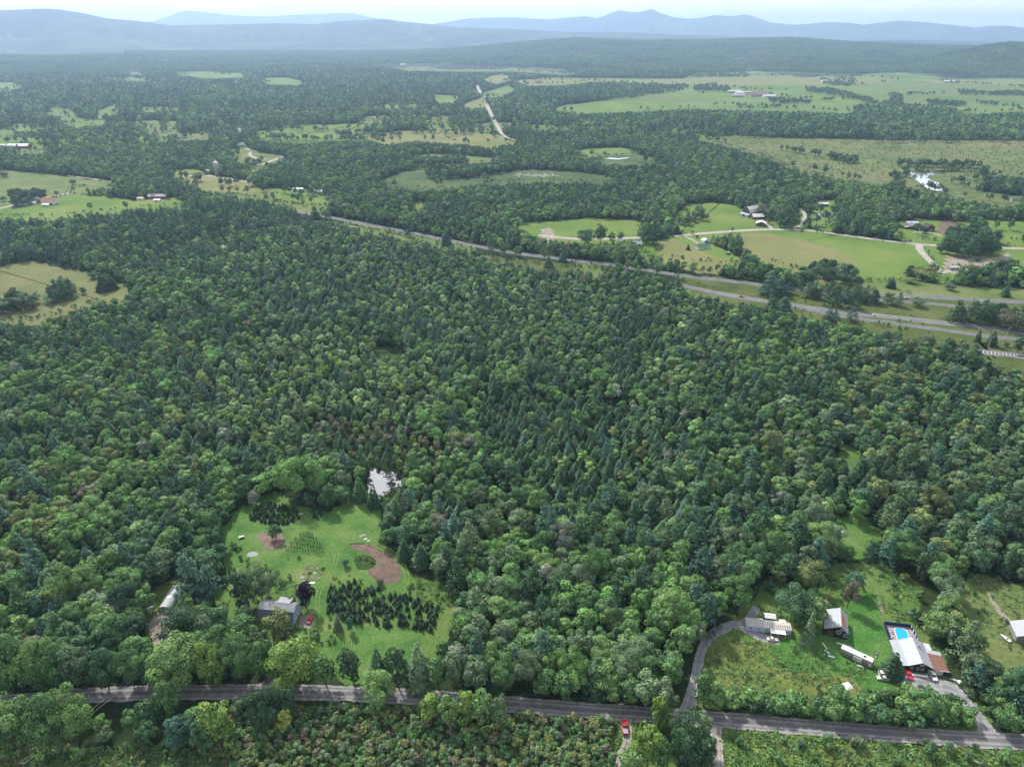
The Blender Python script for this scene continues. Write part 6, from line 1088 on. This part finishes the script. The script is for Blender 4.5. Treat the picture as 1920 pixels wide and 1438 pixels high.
ez = yaw((1545, 1133), (1561, 1117)); ex_ = thing('excavator', 'rusty yellow excavator with raised boom in the weeds behind the barn', 'excavator', at(1550, 1131), ez)
for y in (-1.0, .6): m = MB(); m.hexa([(-1.8, y, .1), (1.8, y, .1), (1.8, y + .45, .1), (-1.8, y + .45, .1)], [(-1.5, y, .8), (1.5, y, .8), (1.5, y + .45, .8), (-1.5, y + .45, .8)]); m.build('track', 'dark', ex_)
m = MB(); m.box(-1.7, -.95, .85, 1.2, .95, 1.7); m.build('body', 'yellow_rust', ex_); m = MB(); m.box(-.2, -.9, 1.7, 1.1, .05, 2.7); cb = m.build('cab', 'brown_wall', ex_); m = MB(); m.box(-2.1, -.8, .95, -1.72, .8, 1.55); m.build('counterweight', 'offwhite', ex_)
m = MB(); m.tube((.9, .5, 1.5), (3.4, .5, 4.0), .22, .18); m.build('boom', 'yellow_rust', ex_); m = MB(); m.tube((3.4, .5, 4.0), (5.4, .5, 2.6), .17, .13); m.build('arm', 'yellow_rust', ex_); m = MB(); m.hexa([(5.2, .1, 1.9), (5.8, .1, 2.0), (5.8, .9, 2.0), (5.2, .9, 1.9)], [(5.1, .05, 2.6), (5.7, .05, 2.7), (5.7, .95, 2.7), (5.1, .95, 2.6)]); m.build('bucket', 'rust', ex_)
# gambrel roofed house
gz = yaw((486, 1166), (553, 1173)); gh = thing('gambrel_house', 'grey gambrel roofed house half hidden behind an olive tree', 'house', at(486.5, 1166.5), gz); L, D = 14.8, 8.6
E_ = [(-.35, 2.5), (1.5, 5.9), (D / 2, 7.3), (D - 1.5, 5.9), (D + .35, 2.5)]
m = MB(); m.box(0, 0, 0, L, D, 2.7)
for x in (.0, L - .14): m.hexa([(x, 0, 2.7), (x, 1.55, 5.8), (x, D / 2, 7.15), (x, D - 1.55, 5.8), (x, D, 2.7)], [(x + .14, 0, 2.7), (x + .14, 1.55, 5.8), (x + .14, D / 2, 7.15), (x + .14, D - 1.55, 5.8), (x + .14, D, 2.7)])
m.build('wall', 'paleblue', gh)
for k in range(4):
    a, b_ = E_[k], E_[k + 1]; m = MB(); m.slab((-.35, a[0], a[1] + .1), (L + .35, a[0], a[1] + .1), (L + .35, b_[0], b_[1] + .1), (-.35, b_[0], b_[1] + .1), .14); rf_ = m.build('roof', 'shingle_grey' if k in (0, 3) else 'shingle_light', gh)  # upper slopes paler, steep ones darker: light and shade put into shingle colour
    cs = MB(); n_ = 11 if k in (0, 3) else 8
    for i in range(n_):
        t = i / n_; y, z = a[0] + (b_[0] - a[0]) * t, a[1] + (b_[1] - a[1]) * t + .12; t2 = (i + .5) / n_; y2, z2 = a[0] + (b_[0] - a[0]) * t2, a[1] + (b_[1] - a[1]) * t2 + .12
        cs.slab((-.36, y, z + .035), (L + .36, y, z + .035), (L + .36, y2, z2), (-.36, y2, z2), .02)
    cs.build('shingle_courses', 'shingle_grey' if k in (0, 3) else 'shingle_light', rf_)['kind'] = 'stuff'
m = MB(); m.hexa([(6.6, 4.4, 5.0), (12.2, 4.4, 5.0), (12.2, D - .1, 5.0), (6.6, D - .1, 5.0)], [(6.6, 4.4, 7.6), (12.2, 4.4, 7.6), (12.2, D - .1, 7.0), (6.6, D - .1, 7.0)]); m.build('dormer', 'shingle_light', gh)
m = MB(); m.tube((4.0, 3.4, 6.4), (4.0, 3.4, 7.6), .16); m.build('vent_pipe', 'dark', gh)
for y in (1.8, 4.3, 6.6): window(gh, L, y, .9, 1.1, 1.2, '+x', 'trim')
for y in (3.2, 5.4): window(gh, L, y, 3.7, 1.0, 1.2, '+x', 'trim')
for x in (1.5, 4.0, 6.5, 12.5): window(gh, x, 0, .9, 1.1, 1.2)
m = MB(); m.box(L + .02, .3, 0, L + .08, 1.0, 2.1); m.build('door', 'blue_trim', gh)
gable_house('garden_shed', 'small white garden shed behind the gambrel roofed house', (543, 1139), gz, 2.6, 2.4, 2.0, .8, 'offwhite', 'white', 'x', .2, [(1.9, 0, .9, .6, .6)], (.8, 0, .8, 1.8, 'offwhite'), None, 'shed')
# hoop greenhouse
a_, b_ = at(309, 1147), at(333.5, 1105.5); gz2 = math.atan2(b_[1] - a_[1], b_[0] - a_[0]) - math.pi / 2; gl = np.linalg.norm((b_ - a_)[:2]); gw = 5.6
gr = thing('greenhouse', 'hoop greenhouse of whitish plastic film on the gravel yard', 'greenhouse', a_, gz2)
arc = lambda r0, n=12: [(-math.cos(math.pi * i / n) * gw / 2 * r0, max(0, math.sin(math.pi * i / n)) ** .8 * 3.0 * r0) for i in range(n + 1)]
A1, nb_ = arc(1), 10
for k in range(nb_):
    y0, y1 = gl * k / nb_, gl * (k + 1) / nb_; m = MB()
    for i in range(12): m.poly([(A1[i][0], y0 + .02, A1[i][1]), (A1[i + 1][0], y0 + .02, A1[i + 1][1]), (A1[i + 1][0], y1 - .02, A1[i + 1][1]), (A1[i][0], y1 - .02, A1[i][1])])
    m.build('film_panel', 'film', gr)
for k in range(nb_ + 1):
    m = MB(); A2 = arc(1.012); y = gl * k / nb_
    for i in range(12): m.tube((A2[i][0], y, A2[i][1]), (A2[i + 1][0], y, A2[i + 1][1]), .05, n=4)
    m.build('hoop', 'tarp', gr)
m = MB(); m.poly([(x, .10, z) for x, z in arc(.985)]); fr = m.build('front_wall', 'taupe', gr); m = MB(); m.poly([(x, gl - .1, z) for x, z in arc(.985)]); m.build('rear_wall', 'film', gr)
for x, w_, h_, mat in ((-1.5, .9, 1.3, 'film'), (1.5, .9, 1.5, 'film'), (0, 1.4, 2.0, 'dark')): m = MB(); m.box(x - w_ / 2, .02, .3 if mat != 'dark' else 0, x + w_ / 2, .08, .3 + h_ if mat != 'dark' else h_); m.build('door' if mat == 'dark' else 'window', mat, gr)
tarp('small white and lilac covered cart left of the greenhouse', (280, 1141), 3.0, 1.4, 1.1, 1.2, 'lilac', 21, 'cart', 'cart')
tarp('grey tarp covered pile at the wood edge by the plowed garden', (680, 1005), 2.8, 2.2, .8, .4, 'stone', 22, 'pile', 'heap'); tarp('white board lying beside the grey tarp covered pile', (685, 1010.5), 2.2, .8, .3, .3, 'white', 23, 'board', 'board'); tarp('pale tub beside the white board at the lawn edge', (691, 1014), 1.8, .9, .3, .3, 'tarp', 24, 'tub', 'tub')
# kitchen garden
kg = thing('kitchen_garden', 'small kitchen garden of pale beds behind the purple tree', 'garden', at(585, 1076), -.1)
for i in range(4):
    for j in range(3): m = MB(); x, y = -4.5 + i * 2.5, -4 + j * 3.2; m.box(x + rnd.uniform(0, .3), y + rnd.uniform(0, .6), 0, x + rnd.uniform(1.3, 1.9), y + rnd.uniform(1.8, 2.6), .3); m.build('bed', ['stone', 'mulch', 'soil', 'meadow_dark', 'mulch'][(i * 2 + j) % 5], kg)
m = MB(); m.box(-1, -6.2, 0, 3.2, -5.2, .25); m.build('white_frame', 'white', kg); m = MB(); m.box(-5.2, -5, .02, 5.6, -4.85, .12); m.build('border', 'stone', kg)
loose('woodpile', 'small woodpile under a dark cover at the left lawn edge', 'woodpile', (453, 1009), .5, [('logs', 'wood', [(-1.2, -.5, 0, 1.2, .5, .9)]), ('cover', 'offwhite', [(-1.3, -.6, .9, 1.3, .6, 1.0)])])
loose('bench', 'pale wooden bench at the right end of the upper conifer plot', 'bench', (564, 965.5), .5, [('seat', 'offwhite', [(-1.1, -.25, .4, 1.1, .25, .5)]), ('backrest', 'offwhite', [(-1.1, .2, .5, 1.1, .28, .95)]), ('leg', 'wood', [(-1.0, -.2, 0, -.9, .2, .4)]), ('leg', 'wood', [(.9, -.2, 0, 1.0, .2, .4)])])
# house at the right edge and the boat on its lawn
gable_house('edge_house', 'grey house with white metal roof cut by the picture edge', (1903, 1203), yaw((1903, 1203), (1935, 1209)), 9, 8, 3.2, 2.0, 'metal_roof', 'stone', 'y', .4, [(1.2, 0, 1.0, 1.0, 1.1), (3.6, 0, 1.0, 1.0, 1.1)], (6, 0, 1, 2.1, 'dark'), None, ribs=12)
bo = thing('boat', 'small white boat lying on the lawn left of the edge house', 'boat', at(1885, 1198), 1.9); m = MB(); st = [(-2.0, .75), (-1, .85), (.4, .8), (1.4, .5), (2.2, .06)]
for k in range(4): (x0, w0), (x1, w1) = st[k], st[k + 1]; m.hexa([(x0, -w0 * .5, .05), (x1, -w1 * .5, .05), (x1, w1 * .5, .05), (x0, w0 * .5, .05)], [(x0, -w0, .75), (x1, -w1, .8), (x1, w1, .8), (x0, w0, .75)])
m.build('hull', 'white', bo); m = MB(); m.box(-.9, -.4, .8, -.3, .4, .95); m.build('seat', 'wood', bo)
# middle distance
W2 = lambda xs, y, z=1.0, w=.9, h=1.3: [(x, y, z, w, h) for x in xs]
fh = gable_house('farmhouse', 'white farmhouse with grey roof among tall trees on the town road', (1160, 464), .15, 9, 8, 5.5, 2.6, 'shingle_grey', 'white', 'y', .4, W2((2, 4.5, 7), 0) + W2((2, 4.5, 7), 0, 3.6), (4.5, 0, 1, 2, 'dark'), (4.5, 4, 7.5, 1.4))
gable_house('garage', 'low pale green roofed outbuilding right beside the white farmhouse', (1180, 463), .1, 15, 8, 3, 2.2, 'shingle_light', 'offwhite', 'x', .3, W2((3, 8), 0), (12, 0, 2.4, 2.3, 'dark'), None, 'outbuilding')
gable_house('cottage', 'small white cottage north of the town road behind bushes', (1249, 436), -.3, 9, 7, 3, 2.2, 'shingle_light', 'white', 'x', .3, W2((2, 5), 0), (7.5, 0, 1, 2, 'dark'))
gable_house('green_house', 'long white house with green roof in the brown field', (1309, 469), .35, 15, 8, 3.2, 2.4, 'green_roof', 'white', 'x', .4, W2((2, 5, 8, 13), 0), (10.5, 0, 1, 2, 'blue_trim'))
gable_house('garage', 'white garage behind the long green roofed house', (1319, 457), .3, 9, 7, 3, 2, 'metal_roof', 'white', 'y', .3, [], (4, 0, 3, 2.4, 'dark'), None, 'outbuilding')
gable_house('field_hut', 'tiny brown hut with pale roof in the brown field', (1363, 478), .2, 3.5, 3, 2.2, 1, 'offwhite', 'brown_wall', 'x', .2, [], (1.5, 0, .9, 1.8, 'dark'), None, 'shed')
gb = thing('hay_barn', 'tall dark gambrel barn with pale roof in the bright hay field', 'barn', at(1391, 404), yaw((1391, 404), (1406, 408)))
L, D = 13, 26; E2 = [(-.5, 5.5), (2.0, 9.6), (L / 2, 12.5), (L - 2.0, 9.6), (L + .5, 5.5)]; m = MB(); m.box(0, 0, 0, L, D, 5.6)
for y in (0, D - .2): m.hexa([(0, y, 5.6), (2.1, y, 9.5), (L / 2, y, 12.3), (L - 2.1, y, 9.5), (L, y, 5.6)], [(0, y + .2, 5.6), (2.1, y + .2, 9.5), (L / 2, y + .2, 12.3), (L - 2.1, y + .2, 9.5), (L, y + .2, 5.6)])
m.build('wall', 'brown_wall', gb)
for k in range(4): a, b_ = E2[k], E2[k + 1]; m = MB(); m.slab((a[0], -.5, a[1] + .1), (a[0], D + .5, a[1] + .1), (b_[0], D + .5, b_[1] + .1), (b_[0], -.5, b_[1] + .1), .2); m.build('roof', 'offwhite', gb)
m = MB(); m.slab((-1, -4, 3.2), (L + 1, -4, 3.2), (L + 1, -.05, 4.6), (-1, -.05, 4.6), .2); m.build('lean_to_roof', 'metal_roof', gb); m = MB(); m.box(0, -3.6, 0, L, -.1, 3.1); m.build('lean_to', 'paleblue', gb); m = MB(); m.box(4.5, -3.7, 0, 8, -3.62, 2.8); m.build('door', 'dark', gb)
window(gb, L / 2, 0, 7.5, 1.6, 1.6)
gable_house('barn', 'white roofed shed nearest the gambrel hay barn', (1412, 412), .1, 15, 10, 3.5, 3, 'white', 'brown_wall', 'x', .5, W2((5,), 0), (10, 0, 2.5, 2.5, 'dark'), None, 'barn', 'sheds beside the hay barn'); gable_house('barn', 'white roofed shed beside the town road below the hay barn', (1417, 424), -.35, 12, 9, 3.5, 2.5, 'white', 'brown_wall', 'y', .5, W2((3, 8), 0), (5.5, 0, 2.5, 2.5, 'dark'), None, 'barn', 'sheds beside the hay barn')
gable_house('ranch_house', 'pale ranch house with blue grey roof on the bright farm lawn', (1537, 408), .0, 19, 10, 3, 2.6, 'shingle_grey', 'white', 'x', .5, W2((3, 7, 13, 16), 0), (10, 0, 1.2, 2.1, 'dark')); gable_house('shed', 'open shed with white roof behind the pale ranch house', (1534, 387), -.1, 14, 7, 3.2, 1.6, 'white', 'brown_wall', 'x', .5, [], (4, 0, 4, 2.6, 'dark'), None, 'shed')
gable_house('farm_shed', 'long shed with lilac roof above the dark roofed barn', (1701, 422), 0, 14, 6, 2.6, 1.3, 'lilac', 'stone', 'x', .4, W2((3, 8), 0), (11, 0, 1.2, 2.1, 'dark'), None, 'shed'); gable_house('dark_barn', 'dark gabled barn with grey lean-to left of the brown house', (1708, 431), .15, 9, 9, 4, 3, 'shingle_grey', 'siding_dark', 'y', .4, W2((2.5, 6.5), 0), None, None, 'barn')
gable_house('carport', 'low grey roofed carport attached left of the dark gabled barn', (1696, 430), .1, 9, 6, 2.6, .8, 'shingle_light', 'brown_wall', 'x', .4, [], (4, 0, 3, 2.2, 'dark'), None, 'carport'); gable_house('brown_house', 'brown gabled house with white trim beside a round dark tree', (1737, 434), .2, 11, 10, 4.5, 3.4, 'siding_dark', 'brown_wall', 'y', .4, W2((2.5, 5.5, 8.5), 0), (5.5, 0, 1, 2, 'trim'))
gable_house('roadside_shed', 'white shed at the end of the pale curving drive', (1781, 507), .05, 9, 5, 2.8, 1.2, 'offwhite', 'stone', 'x', .3, W2((2,), 0), (6, 0, 2.4, 2.2, 'white'), None, 'shed')
# left-hand farms
gable_house('red_barn', 'pale barn with pinkish red stained roof on the left-hand farm', (78, 385), .05, 17, 13, 5, 4.5, 'rust', 'white', 'x', .5, W2((4, 9), 0), (13, 0, 3, 3, 'dark'), None, 'barn', None, 0, 'white'); gable_house('farmhouse', 'grey roofed farmhouse beside the pink roofed barn', (60, 381), .1, 13, 10, 4, 3.4, 'shingle_grey', 'stone', 'y', .4, W2((3, 6.5, 10), 0), (6.5, 0, 1, 2, 'trim'), (6, 5, 6.5, 1.5))
gable_house('farm_shed', 'low white shed left of the grey roofed farmhouse', (50, 383.5), 0, 12, 5, 2.6, 1.0, 'white', 'white', 'x', .3, W2((3, 9), 0), (6, 0, 2.4, 2.2, 'dark'), None, 'shed'); gable_house('lean_to', 'small white lean-to standing before the pink roofed barn', (79, 387.5), .05, 9, 5, 2.4, .9, 'white', 'offwhite', 'x', .2, [], (3, 0, 2, 1.9, 'dark'), None, 'shed')
gable_house('long_barn', 'long dull red barn with grey roof beyond the wood edge', (278, 374), .05, 26, 9, 4, 2.6, 'roof_grey', 'barn_red', 'x', .4, W2((4, 10, 16), 0), (21, 0, 3, 3, 'dark'), None, 'barn'); gable_house('shed', 'white trailer shed left of the long red barn', (257, 376), 0, 9, 5, 3, 1.2, 'offwhite', 'cream', 'x', .3, [], (4, 0, 2, 2.2, 'dark'), None, 'shed'); gable_house('shed', 'small white shed in front of the long red barn', (288, 379), .1, 9, 5, 2.6, 1.0, 'white', 'white', 'x', .3, [], (4, 0, 2, 2, 'dark'), None, 'shed')
sl = thing('silo', 'tall grey silo with white domed cap by the farm road', 'silo', at(408.5, 330)); m = MB(); m.lathe([(4.2, 0), (4.2, 20)], 16); m.build('tower', 'stone', sl, True); m = MB(); m.lathe([(4.4, 20.02), (4.0, 21.8), (2.6, 23.4), (.3, 24.2)], 16); m.build('cap', 'white', sl, True)
for z in (5, 10, 15): m = MB(); m.lathe([(4.28, z), (4.28, z + .25)], 16); m.build('band', 'roof_grey', sl)
gable_house('farmhouse', 'small white farmhouse left of the tall silo', (382, 326), .1, 12, 9, 4, 3, 'offwhite', 'white', 'x', .4, W2((3, 8), 0), (5.5, 0, 1.2, 2.1, 'dark')); gable_house('shed', 'white shed just right of the tall silo', (424, 326), 0, 10, 6, 3, 1.5, 'white', 'offwhite', 'x', .3, [], (5, 0, 2, 2.2, 'dark'), None, 'shed')
gable_house('ranch_house', 'white house with pale roof on the green strip beyond the pasture', (549, 360), -.05, 15, 9, 3, 2.4, 'white', 'white', 'x', .4, W2((3, 11), 0), (7, 0, 1.2, 2.1, 'dark')); gable_house('ranch_house', 'pale blue grey house at the right end of the green strip', (585, 364), -.05, 15, 9, 3.4, 2.2, 'offwhite', 'paleblue', 'x', .4, W2((3, 11), 0), (7, 0, 1.2, 2.1, 'dark'))
for (px, L_, lab) in [((-8, 280), 40, 'long red walled barn with pale roof at the left picture edge'), ((14, 279), 42, 'second long red walled barn with white roof near the left edge')]: gable_house('dairy_barn', lab, px, .03, L_, 16, 5, 4, 'tarp', 'barn_red', 'x', .6, W2((8, 20, 30), 0, 1.5, 1.5, 1.5), (14, 0, 4, 3.5, 'dark'), None, 'barn', 'far dairy barns')
FAR = [((452, 276), 12, 'white house at the top of the winding farm drive'), ((444, 277), 9, 'small white shed by the top of the winding farm drive'), ((452, 262), 6, 'thin white silo above the winding drive'), ((523, 305), 9, 'white cottage hidden by trees below the farm road end'), ((944, 298), 30, 'white farm among the trees north of the dead marsh'), ((954, 295), 20, 'second white farm roof among the trees north of the marsh'), ((148, 98), 60, 'long white barn on the far left-hand plateau'), ((62, 96), 70, 'white barn at the left end of the plateau'), ((195, 98), 110, 'very long white barn on the far left-hand plateau'), ((115, 145), 40, 'pinkish far barn in the left-hand woods'), ((140, 146), 34, 'pale far barn beside the pinkish barn'), ((297, 138), 26, 'far house on the left-hand hay field'),
       ((387, 130), 26, 'lone far house above the left-hand hay field'), ((750, 123), 40, 'white barn on the far pale plateau'), ((1003, 156), 34, 'white roofed house on the brown field right of the straight road'), ((998, 166), 26, 'far house below the white roofed house'), ((905, 165), 22, 'grey house where the straight road ends'), ((1366, 175), 50, 'white roofed barn in the large far farmyard'), ((1380, 178), 60, 'long white barn in the middle of the far farmyard'), ((1396, 179), 50, 'dull barn in the far farmyard'), ((1408, 182), 60, 'dark long barn in the far farmyard'), ((1420, 176), 40, 'brown roofed barn behind the far farmyard'), ((1432, 184), 46, 'white shed at the right end of the far farmyard'), ((1373, 183), 40, 'low white shed below the far farmyard'), ((1541, 155), 50, 'far house in the trees of the right-hand fields'), ((1556, 152), 40, 'second far house in the trees of the right-hand fields'), ((1770, 156), 50, 'far grey house in the right-hand hedgerow'), ((875, 160), 24, 'far roof beside the start of the straight road')]
for i, (px, L_, lab) in enumerate(FAR):
    if 'silo' in lab:
        o = thing('far_silo', lab, 'silo', at(*px)); m = MB(); m.lathe([(3, 0), (3, 22)], 12); m.build('tower', 'white', o); m = MB(); m.lathe([(3.1, 22.02), (2, 23.6), (.2, 24.4)], 12); m.build('cap', 'white', o); continue
    gable_house('far_barn' if 'barn' in lab or 'shed' in lab else 'far_house', lab, px, rnd.uniform(-.1, .1), L_, min(L_ * .5, 18), 5 + L_ * .03, 3 + L_ * .03, ['white', 'offwhite', 'tarp', 'roof_grey'][i % 4] if 'dark' not in lab and 'brown' not in lab and 'dull' not in lab else 'brown_roof', 'rust' if 'pinkish' in lab else ['white', 'offwhite', 'stone'][i % 3], 'x', .6, W2((L_ * .3, L_ * .7), 0, 1.5, 1.6, 1.6), None, None, 'barn' if 'barn' in lab or 'shed' in lab else 'house', 'far farm buildings')
# bleached snags lying in the marsh pond
for i in range(16):
    q = at(968 + i * 5 + rnd.uniform(-3, 3), 330 + rnd.uniform(-2.5, 3)); o = thing('bleached_snag', 'bleached fallen trunk %s from left in the marsh beyond the highway' % nth(i), 'snag', q, rnd.random() * 3.1, 'bleached snags in the marsh'); m = MB(); m.tube((-6, 0, .5), (7, 0, 1.0), .7, .35); m.build('trunk', 'tarp', o); m = MB(); m.tube((2, 0, 1.2), (4, 2, 5), .5, .15); m.build('branch', 'tarp', o)
# light masts, power line
for px, h_ in (((1850, 640), 9), ((1853, 653), 9), ((1886, 633), 8)):
    o = thing('light_mast', 'slender white light mast %s' % ({1850: 'on the verge between highway and ramp', 1853: 'among the dark spruces by the parking lot', 1886: 'on the grass strip right of the spruces'}[px[0]]), 'mast', at(*px), 0, 'light masts of the highway'); m = MB(); m.tube((0, 0, 0), (0, 0, h_), .16, .09); m.build('pole', 'white', o); m = MB(); m.tube((0, 0, h_), (1.8, 0, h_ + .3), .08); m.build('arm', 'white', o); m = MB(); m.box(1.5, -.15, h_ + .2, 2.3, .15, h_ + .34); m.build('lamp', 'offwhite', o)
def pole(px, h_, label):
    o = thing('utility_pole', label, 'pole', at(*px), 0, 'utility poles along the road'); m = MB(); m.tube((0, 0, 0), (0, 0, h_), .16, .11, 8); m.build('shaft', 'pole', o); m = MB(); m.box(-1.1, -.07, h_ - .7, 1.1, .07, h_ - .55); ca = m.build('crossarm', 'pole', o)
    for x in (-.95, .95): m = MB(); m.lathe([(.06, h_ - .54), (.09, h_ - .45), (.05, h_ - .3)], 8, x, 0); m.build('insulator', 'stone', ca)
    return np.array(o.location), h_
pa, pb = pole((284, 1288), 11.5, 'utility pole rising through the trees by the left-hand road verge'), pole((60, 1470), 11.0, 'utility pole in the meadow at the bottom corner of the view')
pole((1161, 1352), 9.5, 'thin utility pole at the road edge beside the red pickup')
for k, off in enumerate((-.95, .95)):
    m = MB(); A_, B_ = pa[0] + (off, 0, pa[1] - .3), pb[0] + (off, 0, pb[1] - .3); pr_ = None
    for i in range(25):
        t = i / 24; q = A_ * (1 - t) + B_ * t - np.array([0, 0, 1.6 * 4 * t * (1 - t)])
        if pr_ is not None: m.tube(pr_, q, .035, n=4)
        pr_ = q
    tag(m.build('power_line', 'wire'), ['left-hand wire of the power line sloping over the shrubs', 'right-hand wire of the power line sloping over the shrubs'][k], 'wire', 'power line wires')
# parking bay lines
for i in range(9):
    q = at(1844 + i * 7.2, 660.5 + i * .75); ribbon('bay_marking', 'line', [np.array(q[:2]) + (-1.2, -2.2), np.array(q[:2]) + (0, 0), np.array(q[:2]) + (1.2, 2.2)], .3, False, False)
